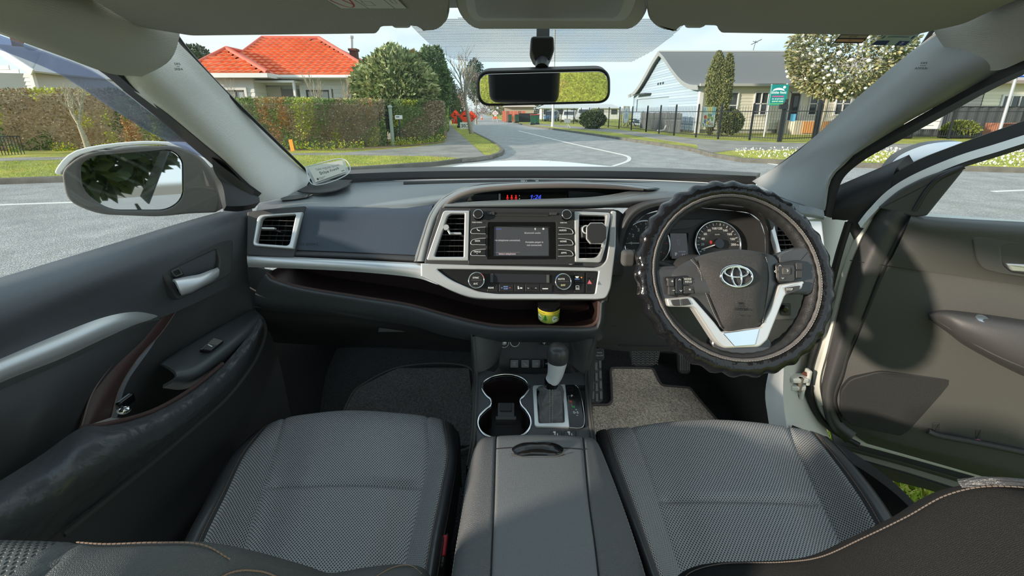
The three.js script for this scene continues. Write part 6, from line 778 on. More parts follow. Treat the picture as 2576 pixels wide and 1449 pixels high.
{ const t = thing('vent_clip', 'small metal holder clip on the centre vent slats', 'clip'), p = FS.p(1123,573,.012); part(t, 'pad', FS.put(new THREE.CylinderGeometry(.007,.007,.008,8).rotateX(Math.PI / 2).translate(p.x, p.y, .014)), M.silver); part(t, 'arm', FS.put(box(.005,.016,.006,.002).rotateZ(.55).translate(p.x + .006, p.y - .009,.008)), M.silver); }
{ const t = thing('phone_holder', 'black octagonal magnetic phone holder clipped to the vent', 'phone holder'), o = Cs([2195,315],[2345,315],[2395,365],[2395,510],[2345,570],[2200,570],[2150,510],[2150,365]); part(t, 'pad', fplate(FS, roundPoly(o, 2), .03,.042,.0015), std({ color: RGB(.03,.03,.031), roughness: .55 })); part(t, 'rim', fplate(FS, roundPoly(Cs([2190,308],[2350,308],[2402,362],[2402,514],[2350,577],[2194,577],[2143,514],[2143,362]), 2), .028,.038,.001), M.silver); const p = FS.p(...C(2140,400), .02), q = FS.p(...C(2260,440), .02); part(t, 'ring', FS.put(new THREE.TorusGeometry(.0095,.0018,8,24).translate(p.x, p.y, .02)), M.silver); part(t, 'clamp', [FS.put(box(.02,.03,.016,.004).translate(p.x - .002, p.y - .004,.008)), FS.put(new THREE.CylinderGeometry(.006,.006,.03,12).rotateX(Math.PI / 2).translate(q.x, q.y, .018))], M.black); }
{ // radio
  const t = thing('head_unit', 'black radio with a grey touch screen and chrome ringed knobs', 'car radio'), F2 = (a, z0, z1, b = .001, h) => fplate(FS, a, z0, z1, b, h);
  part(t, 'face', F2(roundPoly(Cs([622,120],[1985,132],[1990,858],[606,845]), 3), -.004,.006,.001,[roundPoly(Cs([865,302,20],[1745,302,20],[1750,785,20],[855,785,20]), 0)]), std({ color: RGB(.034,.034,.036), roughness: .42 }));
  part(t, 'screen_bezel', F2(roundPoly(Cs([862,298,20],[1748,298,20],[1753,790,20],[850,790,20]), 0), -.012,.0045,.002,[roundPoly(Cs([940,355],[1655,372],[1650,738],[935,735]), 0)]), M.gloss);
  const scr = part(t, 'screen', F2(roundPoly(Cs([930,345],[1665,362],[1660,748],[925,745]), 0), -.006,.0005,0), M.gloss);
  decal(scr, 'screen_picture', FS, ...C(938,352), ...C(1655,738), .0011, (g, w, h) => { g.fillStyle = 'rgb(66,68,72)'; g.fillRect(0,0, w, h); txt(g, 'Home', w * .09, h * .1, h * .075, 'rgb(90,100,205)', 'sans-serif', 'center', 'normal'); txt(g, 'Bluetooth audio', w * .71, h * .24, h * .075, 'rgb(190,188,192)', 'sans-serif', 'center', 'normal'); txt(g, '⁕', w * .55, h * .24, h * .08, 'rgb(190,188,192)'); txt(g, 'No telephone connected.', w * .255, h * .49, h * .075, 'rgb(200,198,202)', 'sans-serif', 'center', 'normal'); txt(g, 'Portable player is', w * .74, h * .55, h * .075, 'rgb(200,198,202)', 'sans-serif', 'center', 'normal'); txt(g, 'not connected.', w * .74, h * .65, h * .075, 'rgb(200,198,202)', 'sans-serif', 'center', 'normal'); txt(g, 'Select telephone', w * .25, h * .94, h * .075, 'rgb(226,200,206)', 'sans-serif', 'center', 'normal'); g.fillStyle = 'rgb(150,150,154)'; g.fillRect(w * .02, h * .89, w * .46,2); g.fillStyle = 'rgb(200,200,204)'; g.fillRect(w * .75, h * .07, w * .02, h * .07); g.beginPath(); g.arc(w * .91, h * .1, h * .035,0,7); g.fill(); }, 768, { solid: 1, rough: .25, glow: .22 });
  const knob = (u, v, name) => { const p = FS.p(...C(u, v), .012), k = part(t, name, FS.put(new THREE.CylinderGeometry(.0095,.0105,.016,32).rotateX(Math.PI / 2).translate(p.x, p.y, .013)), M.black); part(k, 'ring', FS.put(new THREE.TorusGeometry(.0106,.0014,10,40).translate(p.x, p.y, .017)), M.chrome); part(k, 'skirt', FS.put(new THREE.CylinderGeometry(.0125,.0138,.004,32).rotateX(Math.PI / 2).translate(p.x, p.y, .0075)), M.gloss); }; knob(738,205, 'tune_knob'); knob(1880,210, 'volume_knob');
  part(t, 'disc_slot', F2(roundPoly(Cs([950,172],[1655,176],[1650,208],[965,205]), 1), .0035,.0066,0), M.void); part(t, 'slot_lip', F2(roundPoly(Cs([960,205],[1650,209],[1646,222],[965,217]), 1), .004,.009,.001), M.plastic);
  part(t, 'play_button', F2(roundPoly(Cs([845,172],[945,170],[952,208],[860,206]), 1), .005,.0095,.001), M.plastic); part(t, 'eject_button', F2(roundPoly(Cs([1660,176],[1765,178],[1755,210],[1662,210]), 1), .005,.0095,.001), M.plastic);
  for (const [i, v] of [[0,410],[1,553],[2,695]]) {
    const l = roundPoly(Cs([830, v - 42,4],[660, v - 20,40],[640, v, 20],[648, v + 38,20],[830, v + 44,4]), 0), r = roundPoly(Cs([1772, v - 38,4],[1940, v - 18,40],[1962, v, 20],[1968, v + 44,20],[1772, v + 50,4]), 0);
    const a = part(t, 'button', F2(l, .005,.0095,.001), M.black), b = part(t, 'button', F2(r, .005,.0095,.001), M.black);
    part(a, 'button_rim', tube(Cs([832, v - 43],[740, v - 36],[662, v - 18],[642, v + 10],[646, v + 36],[720, v + 42],[832, v + 45]).map(p => FS.hit(p[0], p[1],.0095)), .0008,30,6), M.silver); part(b, 'button_rim', tube(Cs([1772, v - 38],[1860, v - 32],[1940, v - 14],[1962, v + 14],[1966, v + 42],[1890, v + 47],[1772, v + 50]).map(p => FS.hit(p[0], p[1],.0095)), .0008,30,6), M.silver);
  }
  decal(t, 'lettering', FS, ...C(622,120), ...C(1990,858), .0102, (g, w, h) => { const X = u => (u - 622) / 1368 * w, Y = v => (v - 120) / 738 * h, W = 'rgb(222,222,222)'; const s = h * .04; txt(g, 'TUNE·SCROLL', X(730), Y(312), s * .7, W); txt(g, 'PWR·VOL', X(1870), Y(318), s * .7, W); txt(g, 'SEEK', X(742), Y(555), s, W); txt(g, 'TRACK', X(742), Y(692), s, W); txt(g, 'AUDIO', X(1855), Y(418), s, W); txt(g, 'HOME', X(1855), Y(562), s, W); txt(g, 'APPS', X(1855), Y(708), s, W); txt(g, '∧', X(742), Y(528), s * .8, W); txt(g, '∨', X(742), Y(716), s * .8, W); g.strokeStyle = W; g.lineWidth = h * .012; g.beginPath(); g.arc(X(760), Y(395), h * .035,1.2,3.2); g.stroke(); txt(g, '▸ı|', X(898), Y(188), s * .7, W); txt(g, '▲', X(1705), Y(192), s * .6, W); txt(g, '100075', X(1935), Y(848), s * .42, W); }, 1024);
}
{ // silver centre trim with the climate panel in it
  const hole = roundPoly(Cs([195,910,30],[270,908,20],[2298,938,12],[2250,1232,20],[980,1232,60],[760,1205,120],[560,1130,160],[360,1040,120]), 0,6);
  part(dash, 'centre_trim', fplate(FS, smoothish(Cs([-10,835],[600,855],[1400,872],[2250,890,20],[2340,870,60],[2400,790,60],[2440,520],[2462,150,20],[2530,160,20],[2520,620],[2490,900,60],[2460,1160,120],[2400,1290,80],[2300,1302,40],[900,1300,100],[640,1285,120],[400,1200,120],[180,1090,100],[-10,1005])), -.03,.004,.0035,[hole],4), M.silver);
  const t = thing('climate_panel', 'black climate control panel with two chrome ringed dials', 'climate control'), F2 = (a, z0, z1, b = .001, h) => fplate(FS, a, z0, z1, b, h);
  part(t, 'face', F2(hole, -.02,-.002,.001), std({ color: RGB(.014,.014,.015), roughness: .32 }));
  part(t, 'display', F2(roundPoly(Cs([890,970],[1660,985],[1660,1090],[893,1082]), 1), -.004,.0,.0005), std({ color: RGB(.03,.032,.040), roughness: .2 }));
  part(t, 'display_end', [F2(roundPoly(Cs([892,968],[930,970],[930,1082],[893,1082]), 0), -.003,.0015,.0005), F2(roundPoly(Cs([1625,985],[1660,985],[1660,1090],[1625,1088]), 0), -.003,.0015,.0005)], M.plasticSoft);
  const dial = (u, v, name) => { const p = FS.p(...C(u, v), .01), k = part(t, name, FS.put(new THREE.CylinderGeometry(.0165,.018,.015,40).rotateX(Math.PI / 2).translate(p.x, p.y, .0065)), M.black); part(k, 'ring', FS.put(new THREE.TorusGeometry(.0177,.0013,10,48).translate(p.x, p.y, .013)), M.chrome); part(k, 'split', FS.put(box(.024,.0012,.001).translate(p.x, p.y, .0141)), M.plasticSoft); }; dial(715,1058, 'temperature_dial'); dial(1838,1075, 'fan_dial');
  for (const [a, b] of [[850,996],[1002,1198],[1202,1336],[1340,1536],[1540,1700]]) part(t, 'button', F2(roundPoly(Cs([a + 4,1108],[b - 4,1112],[b - 4,1205],[a + 4,1203]), .6), -.004,.0005,.0008), M.black);
  for (const [v0, v1] of [[955,1088],[1094,1222]]) part(t, 'button', F2(roundPoly(Cs([1985, v0],[2115, v0 + 2],[2112, v1],[1982, v1 - 2]), .6), -.004,.0012,.0008), M.black); part(t, 'hazard_button', F2(roundPoly(Cs([2138,955],[2280,958],[2245,1225],[2132,1222]), 1), -.004,.0012,.0008), M.black);
  part(t, 'heat_arc', FS.put((() => { const p = FS.p(...C(715,1058), .01); return new THREE.TorusGeometry(.0182,.0009,6,14,.7).rotateZ(.25).translate(p.x, p.y, .0135); })()), std({ color: RGB(.6,.05,.04), roughness: .4 })); part(t, 'cool_arc', FS.put((() => { const p = FS.p(...C(1838,1075), .01); return new THREE.TorusGeometry(.0182,.0009,6,14,.7).rotateZ(2.1).translate(p.x, p.y, .0135); })()), std({ color: RGB(.05,.2,.55), roughness: .4 }));
  decal(t, 'lettering', FS, ...C(590,930), ...C(2300,1240), .0152, (g, w, h) => { const X = u => (u - 590) / 1710 * w, Y = v => (v - 930) / 310 * h, W = 'rgb(224,224,224)', s = h * .11; txt(g, 'SYNC', X(710), Y(1024), s, W); txt(g, 'A/C', X(710), Y(1102), s, W); txt(g, 'AUTO', X(1826), Y(1042), s, W); txt(g, '⁂OFF', X(1838), Y(1122), s, 'rgb(226,222,160)'); txt(g, 'REAR', X(908), Y(1155), s * .9, W); txt(g, '∨', X(1050), Y(1155), s, 'rgb(140,170,235)'); txt(g, 'REAR', X(1100), Y(1142), s * .7, 'rgb(140,170,235)'); txt(g, 'TEMP', X(1100), Y(1168), s * .7, 'rgb(140,170,235)'); txt(g, '∧', X(1152), Y(1155), s, 'rgb(230,110,100)'); txt(g, '∨', X(1392), Y(1160), s, W); txt(g, '✣', X(1440), Y(1160), s, W); txt(g, '∧', X(1490), Y(1160), s, W); txt(g, 'FRONT', X(2032), Y(1044), s * .6, 'rgb(120,150,225)'); txt(g, 'REAR', X(2030), Y(1172), s * .62, W); g.fillStyle = 'rgb(255,150,60)'; g.beginPath(); g.arc(X(2088), Y(1022), s * .3,0,7); g.fill(); g.fillStyle = W; g.beginPath(); g.moveTo(X(2005), Y(1005)); g.lineTo(X(2058), Y(1005)); g.lineTo(X(2045), Y(1030)); g.lineTo(X(2018), Y(1030)); g.fill(); g.strokeStyle = W; g.lineWidth = 3; g.strokeRect(X(2010), Y(1130), X(2050) - X(2010), s * .8); g.fillStyle = 'rgb(220,110,120)'; g.beginPath(); g.moveTo(X(2190), Y(1050)); g.lineTo(X(2220), Y(1105)); g.lineTo(X(2160), Y(1105)); g.fill(); g.fillStyle = W; g.beginPath(); g.arc(X(1262), Y(1142), 5,0,7); g.fill(); g.fillRect(X(1255), Y(1152), 12, s * .6); g.fillRect(X(1285), Y(1150), 18, s * .5); g.fillRect(X(1575), Y(1160), 44, s * .4); }, 1024);
}
function smoothish(a) { return roundPoly(a, 0,6); }
{ // air freshener can in the tray
  const t = thing('air_freshener_can', 'small green and yellow air freshener can in the dashboard tray', 'can'), c = at(1380,800,.825), h = .030, r = .026, g = new THREE.CylinderGeometry(r, r * .96, h, 40,1, true).translate(c.x, c.y + h / 2, c.z);
  const tex = canvasTex(1024,128, (q, w, hh) => { q.fillStyle = 'rgb(150,170,70)'; q.fillRect(0,0, w, hh); q.fillStyle = 'rgb(226,206,70)'; q.fillRect(0,0, w, hh * .3); for (let k = 0; k < 4; k++) { const x = k * 256; q.fillStyle = 'rgb(222,232,214)'; q.beginPath(); q.arc(x + 70,84,34,0,7); q.arc(x + 110,92,28,0,7); q.fill(); q.fillStyle = 'rgb(52,110,70)'; q.fillRect(x + 60,78,64,14); txt(q, 'Fresh', x + 92,86,13, '#eef'); q.fillStyle = 'rgb(30,120,48)'; q.beginPath(); q.moveTo(x + 190,36); q.lineTo(x + 214,70); q.lineTo(x + 206,70); q.lineTo(x + 222,96); q.lineTo(x + 158,96); q.lineTo(x + 174,70); q.lineTo(x + 166,70); q.fill(); q.fillRect(x + 185,96,10,14); txt(q, 'AIR FRESHENER', x + 128,20,15, 'rgb(40,60,30)'); } });
  part(t, 'body', g, std({ map: tex, roughness: .4 })); part(t, 'lid', new THREE.CylinderGeometry(r * 1.02, r * 1.02,.007,40).translate(c.x, c.y + h + .004, c.z), M.gloss); part(t, 'base', new THREE.CylinderGeometry(r * .8, r * .7,.006,40).translate(c.x, c.y - .003, c.z), M.plasticSoft);
}
// ---------------------------------------------------------------- driver's end vent and instruments
{ const f = new Frame(at(1985,600,.912), V(-.1,.5,.86)); airVent('driver end air vent behind the steering wheel', f, roundPoly([[1930,550,4],[2024,552,10],[2034,645,12],[1958,644,4]],0,6), roundPoly([[1946,556,4],[2010,558,8],[2018,636,10],[1966,636,8]],0,6), [566,578,590,602,614,626], null); part(dash, 'end_trim', fplate(f, roundPoly([[2020,553,3],[2068,555,6],[2078,640,8],[2070,690,8],[2032,680,6]],0), -.03,.004,.003), M.silver); }
{
  const t = thing('instrument_cluster', 'instrument cluster with two round dials and a grey centre display', 'instrument cluster'), f = new Frame(at(1750,600,.99), V(0,.38,.925)); part(t, 'back', fplate(f, hoodK.map(p => [p[0], p[1]]).concat([[1926,672],[1570,672]]), -.02,0,0), std({ color: RGB(.05,.049,.05), roughness: .5 }));
  part(t, 'upper_panel', fplate(f, roundPoly([[1640,578,6],[1660,553,6],[1775,551,4],[1740,573,10],[1700,578,4]],0), 0,.006,.001), std({ color: RGB(.07,.068,.068), roughness: .45 }));
  const dial = (u, v, rpx, name, draw, ndl) => { const c = f.p(u, v, .006), e = f.p(u + rpx, v, .006), R = e.x - c.x; const d = part(t, name, f.put(new THREE.CylinderGeometry(R, R, .006,48).rotateX(Math.PI / 2).translate(c.x, c.y, .003)), M.black); part(d, 'dial_print', f.put(new THREE.CircleGeometry(R * .98,48).translate(c.x, c.y, .0066)), std({ map: canvasTex(512,512, draw), roughness: .5 })); part(d, 'chrome_ring', f.put(new THREE.TorusGeometry(R, .0025,10,60).translate(c.x, c.y, .007)), M.chrome); part(d, 'needle', f.put(box(R * .95,.003,.002,.0008).translate(R * .36,0,0).rotateZ(ndl).translate(c.x, c.y, .012)), M.white); part(d, 'needle_hub', f.put(new THREE.CylinderGeometry(R * .2, R * .22,.008,24).rotateX(Math.PI / 2).translate(c.x, c.y, .011)), M.gloss); };
  const face = (nums, a0, a1, red) => g => { g.fillStyle = 'rgb(52,51,52)'; g.fillRect(0,0,512,512); g.fillStyle = 'rgb(40,39,40)'; g.beginPath(); g.arc(256,256,130,0,7); g.fill(); const n = nums.length - 1; for (let i = 0; i <= n * 2; i++) { const a = mixN(a0, a1, i / (n * 2)), c = Math.cos(a), s = -Math.sin(a); g.strokeStyle = red && i >= (n - 2) * 2 ? 'rgb(210,40,40)' : 'rgb(225,228,232)'; g.lineWidth = i % 2 ? 4 : 8; g.beginPath(); g.moveTo(256 + c * 240,256 + s * 240); g.lineTo(256 + c * (i % 2 ? 222 : 212), 256 + s * (i % 2 ? 222 : 212)); g.stroke(); } nums.forEach((k, i) => { const a = mixN(a0, a1, i / n); txt(g, String(k), 256 + Math.cos(a) * 178,256 - Math.sin(a) * 178, nums.length > 10 ? 36 : 50, 'rgb(222,222,222)'); }); };
  dial(1627,612,57, 'rev_counter', face([0,1,2,3,4,5,6,7,8], Math.PI * 1.17,-Math.PI * .17, true), Math.PI);
  dial(1806,613,57, 'speedometer', (g) => { face([0,20,40,60,80,100,120,140,160,180,200], Math.PI * 1.13,-Math.PI * .02, false)(g); txt(g, 'km/h', 256,150,22, 'rgb(190,190,190)'); g.fillStyle = 'rgb(235,60,60)'; g.beginPath(); g.arc(176,236,15,0,7); g.fill(); g.fillRect(164,244,24,14); }, Math.PI * 1.1);
  part(t, 'centre_screen', fplate(f, rrect(1685,586,1732,652,2), 0,.004,.0005), M.gloss); decal(t, 'screen_picture', f, 1686,587,1731,651,.0046, (g, w, h) => { g.fillStyle = 'rgb(112,112,116)'; g.fillRect(0,0, w, h); txt(g, 'P', w * .28, h * .82, h * .18, 'rgb(226,226,232)'); txt(g, '17', w * .72, h * .86, h * .13, 'rgb(212,214,226)'); txt(g, 'OUTSIDE', w * .66, h * .72, h * .07, 'rgb(170,176,196)'); g.strokeStyle = 'rgb(150,160,190)'; g.lineWidth = 3; g.strokeRect(w * .42, h * .26, w * .14, h * .18); }, 200, { solid: 1, glow: .12 });
}
// ================================================================ steering wheel
const FW = new Frame(at(1842,691,.74), V(-.04,.415,.91));
function dome(fr, loop, zEdge, h, pow = 2, n = 10, c) {     // convex cushion over a pixel outline
  const P = loop.map(([u, v]) => fr.p(u, v, zEdge)); const cx = c ? c.x : P.reduce((s, p) => s + p.x, 0) / P.length, cy = c ? c.y : P.reduce((s, p) => s + p.y, 0) / P.length, G = [];
  for (let i = 0; i <= n; i++) { const t = i / n; G.push([...P, P[0]].map(p => fr.w(mixN(cx, p.x, t), mixN(cy, p.y, t), zEdge + h * (1 - Math.pow(t, pow))))); } return triUVf(gridGeo(G), fr);
}
function triUVf(g, fr) { const p = g.attributes.position, uv = new Float32Array(p.count * 2), v = V(0,0,0); for (let i = 0; i < p.count; i++) { v.fromBufferAttribute(p, i).sub(fr.o); uv[2 * i] = v.dot(fr.ex); uv[2 * i + 1] = v.dot(fr.ey); } g.setAttribute('uv', new THREE.BufferAttribute(uv, 2)); return g; }
{
  const t = thing('steering_wheel', 'steering wheel in a black leather cover with scalloped grips', 'steering wheel'), R = .1785;
  const ring = (R0, ra, rb, bump, zc, nu = 360, nv = 20) => { const G = []; for (let i = 0; i <= nu; i++) { const a = i / nu * Math.PI * 2, r = []; for (let j = 0; j <= nv; j++) { const q = j / nv * Math.PI * 2, o = Math.max(0, Math.cos(q)), k = bump * Math.pow(o, 1.5) * (.5 + .5 * Math.cos(a * 30)) + .0007 * Math.sin(a * 47) * Math.sin(q * 2); const rr = R0 + (ra + k) * Math.cos(q), z = zc + (rb + k * .4) * Math.sin(q); r.push(FW.w(Math.cos(a) * rr, Math.sin(a) * rr, z)); } G.push(r); } return gridGeo(G); };
  const cov = part(t, 'rim_cover', ring(R, .0175,.0195,.0055,0), std({ color: RGB(.010,.010,.012), roughness: .17, bumpMap: resized(T.wavy, .08), bumpScale: .0012 }));
  part(t, 'inner_rim', ring(R - .0185,.0105,.016,0,-.003,200,14), std({ color: RGB(.024,.024,.025), roughness: .42, bumpMap: T.leather, bumpScale: .0003 }));
  part(cov, 'cover_seam', ring(R - .0135,.0035,.003,0,.0148,200,8), std({ color: RGB(.14,.13,.128), roughness: .45, bumpMap: T.grain, bumpScale: .0005 }));
  { const P = []; for (let i = 0; i <= 90; i++) { const a = i / 90 * Math.PI * 2; P.push(FW.w(Math.cos(a) * (R - .0125), Math.sin(a) * (R - .0125), .0182)); } stitches(cov, P, .0052,.003,.0006, M.stitchGrey); }
  const P = (loop, z0, z1, b = .002, h) => fplate(FW, loop, z0, z1, b, h, 3);
  part(t, 'spoke', P(roundPoly([[1622,680,10],[1660,670,8],[1705,668,10],[1725,705,10],[1705,752,10],[1665,768,20],[1632,770,10]],0), -.016,.012,.007), M.leatherSmooth); part(t, 'spoke', P(roundPoly([[1960,640,10],[2010,622,12],[2050,612,10],[2062,690,10],[2044,742,12],[1990,742,10],[1955,715,10]],0), -.016,.012,.007), M.leatherSmooth);
  part(t, 'lower_spoke', P(roundPoly([[1790,860,10],[1815,830,6],[1915,818,6],[1945,862,10],[1938,895,10],[1800,900,10]],0), -.016,.008,.006), M.leatherSmooth);
  part(t, 'hub_back', dome(FW, smoothLoop([[1690,690],[1720,662],[1770,640],[1838,628],[1900,632],[1950,648],[1962,690],[1955,745],[1930,805],[1905,836],[1862,846],[1812,842],[1780,800],[1735,750],[1700,735]],4), .012,.022,3), M.leatherSmooth);
  const pad = part(t, 'airbag_pad', dome(FW, smoothLoop([[1752,664],[1776,640],[1836,630],[1898,634],[1926,648],[1934,690],[1929,750],[1914,815],[1871,827],[1820,831],[1796,782],[1768,716]],4), .026,.026,2.6), std({ color: RGB(.06,.058,.058), roughness: .45, bumpMap: resized(T.leather, .06), bumpScale: .0007 }));
  { const up = (a, z) => a.map(([u, v]) => FW.hit(u, v, z)); stitches(pad, up([[1737,652],[1760,680],[1768,716],[1792,780],[1812,822]],.030), .0038,.0022,.0005, M.stitchGrey); stitches(pad, up([[1926,646],[1937,690],[1931,752],[1918,812]],.030), .0038,.0022,.0005, M.stitchGrey); part(pad, 'pad_groove', [tube(up([[1745,650],[1764,680],[1773,716],[1797,780],[1819,826]],.0285), .0016,30,6), tube(up([[1921,642],[1932,690],[1926,752],[1913,812]],.0285), .0016,30,6)], M.void); }
  part(t, 'silver_bracket', P(roundPoly([[1677,751,6],[1741,745,10],[1800,812,6],[1816,834,4],[1914,822,4],[1938,775,10],[1960,716,8],[2024,707,4],[2019,727,5],[1977,741,10],[1952,806,10],[1932,856,6],[1912,874,8],[1820,877,10],[1800,859,6],[1744,773,8],[1682,772,6]],0), .004,.026,.004), std({ color: RGB(.72,.72,.71), metalness: .5, roughness: .28 }));
  part(t, 'bracket_plate', P(roundPoly([[1818,838,4],[1911,826,4],[1900,868,4],[1848,872,4]],0), .02,.0275,.001), M.chrome);
  const pl = part(t, 'button_pod', P(roundPoly([[1675,697,8],[1735,692,12],[1750,708,8],[1748,738,8],[1688,746,8]],0), .006,.025,.003), M.black); for (const [a, b, c, d] of [[1680,700,1696,720],[1682,722,1698,742],[1718,697,1742,716],[1720,719,1746,738]]) part(pl, 'button', P(rrect(a, b, c, d, 2), .02,.0275,.001), M.plastic); part(pl, 'rocker', P(rrect(1700,698,1716,740,3), .02,.029,.001), M.gloss);
  const pr = part(t, 'button_pod', P(roundPoly([[1951,664,8],[2014,653,12],[2022,664,6],[2021,700,8],[1960,714,8],[1953,700,4]],0), .006,.025,.003), M.black); part(pr, 'direction_pad', P(rrect(1957,666,2000,708,8), .02,.0275,.0015), M.plastic); part(pr, 'centre_button', P(rrect(1969,673,1989,691,5), .025,.0305,.0012), M.plasticSoft); for (const [a, b, c, d] of [[2003,661,2019,678],[2003,681,2019,699]]) part(pr, 'button', P(rrect(a, b, c, d, 2), .02,.0275,.001), M.plastic);
  part(t, 'phone_button', [P(roundPoly([[1688,755,3],[1710,753,2],[1712,769,2],[1694,770,6]],0), .02,.029,.001), P(roundPoly([[1713,753,2],[1731,751,3],[1740,766,3],[1716,769,2]],0), .02,.029,.001)], M.plastic); part(t, 'display_button', P(roundPoly([[1976,724,3],[2014,718,3],[2010,731,4],[1980,741,3]],0), .02,.029,.001), M.plastic);
  decal(t, 'lettering', FW, 1672,650,2026,800,.0312, (g, w, h) => { const X = u => (u - 1672) / 354 * w, Y = v => (v - 650) / 150 * h, W = 'rgb(214,214,212)', s = h * .055; txt(g, '+', X(1688), Y(709), s * 1.6, W); txt(g, '−', X(1690), Y(732), s * 1.6, W); txt(g, '∧', X(1708), Y(705), s * 1.2, W); txt(g, '∨', X(1709), Y(733), s * 1.2, W); txt(g, 'MODE', X(1730), Y(703), s * .8, W); txt(g, 'HOLD', X(1731), Y(710), s * .8, W); txt(g, '«', X(1733), Y(729), s * 1.3, W); txt(g, '∧', X(1978), Y(669), s * 1.1, W); txt(g, '∨', X(1981), Y(701), s * 1.1, W); txt(g, '‹', X(1963), Y(684), s * 1.5, W); txt(g, '›', X(1996), Y(682), s * 1.5, W); txt(g, 'DISP', X(1995), Y(729), s * .9, W); txt(g, '✆', X(1700), Y(762), s * 1.2, W); txt(g, '▬', X(1725), Y(760), s, W); }, 1024);
  decal(pad, 'airbag_mark', FW, 1842,755,1890,800,.0505, (g, w, h) => { const c = 'rgb(20,19,19)'; txt(g, 'SRS', w / 2, h * .18, h * .2, c); g.fillStyle = c; g.fillRect(w * .3, h * .32, w * .4, h * .03); txt(g, 'AIRBAG', w / 2, h * .5, h * .22, c); g.fillRect(w * .4, h * .84, w * .2, h * .04); }, 160);
  { const c = FW.p(1852,695,.053), e = FW.p(1893,695,.053), f = FW.p(1852,667,.053), A = e.x - c.x, B = f.y - c.y, el = (cx, cy, a, b, r) => { const P2 = []; for (let i = 0; i < 48; i++) { const q = i / 48 * Math.PI * 2; P2.push(FW.w(cx + a * Math.cos(q), cy + b * Math.sin(q), .054)); } return tube(P2, r, 96,8, true); };
    const em = part(t, 'emblem', [el(c.x, c.y, A * .94, B * .93,.0027), el(c.x, c.y + B * .38, A * .72, B * .46,.0022), el(c.x, c.y, A * .29, B * .9,.0022)], M.chrome, 'chrome oval emblem'); part(em, 'emblem_seat', dome(FW, smoothLoop([[1808,695],[1824,672],[1852,664],[1880,672],[1896,695],[1880,718],[1852,726],[1824,718]],4), .047,.0045,8), M.black); }
  part(t, 'column_shroud', taper([FW.w(0,-.005,.0), FW.w(0,-.01,-.05), FW.w(0,-.015,-.11), FW.w(0,-.01,-.2)],[.035,.055,.062,.065],12,24), M.plastic);
  const st = thing('wiper_stalk', 'black control stalk behind the steering wheel', 'stalk'); part(st, 'lever', taper([at(1690,676,.82), at(1650,664,.81), at(1610,654,.80), at(1590,650,.795)],[.011,.009,.010,.012],14,12), M.black); { const p = at(1580,649,.793); part(st, 'tip', moved(box(.030,.036,.024,.009), p.x, p.y, p.z), M.plasticSoft); }
}
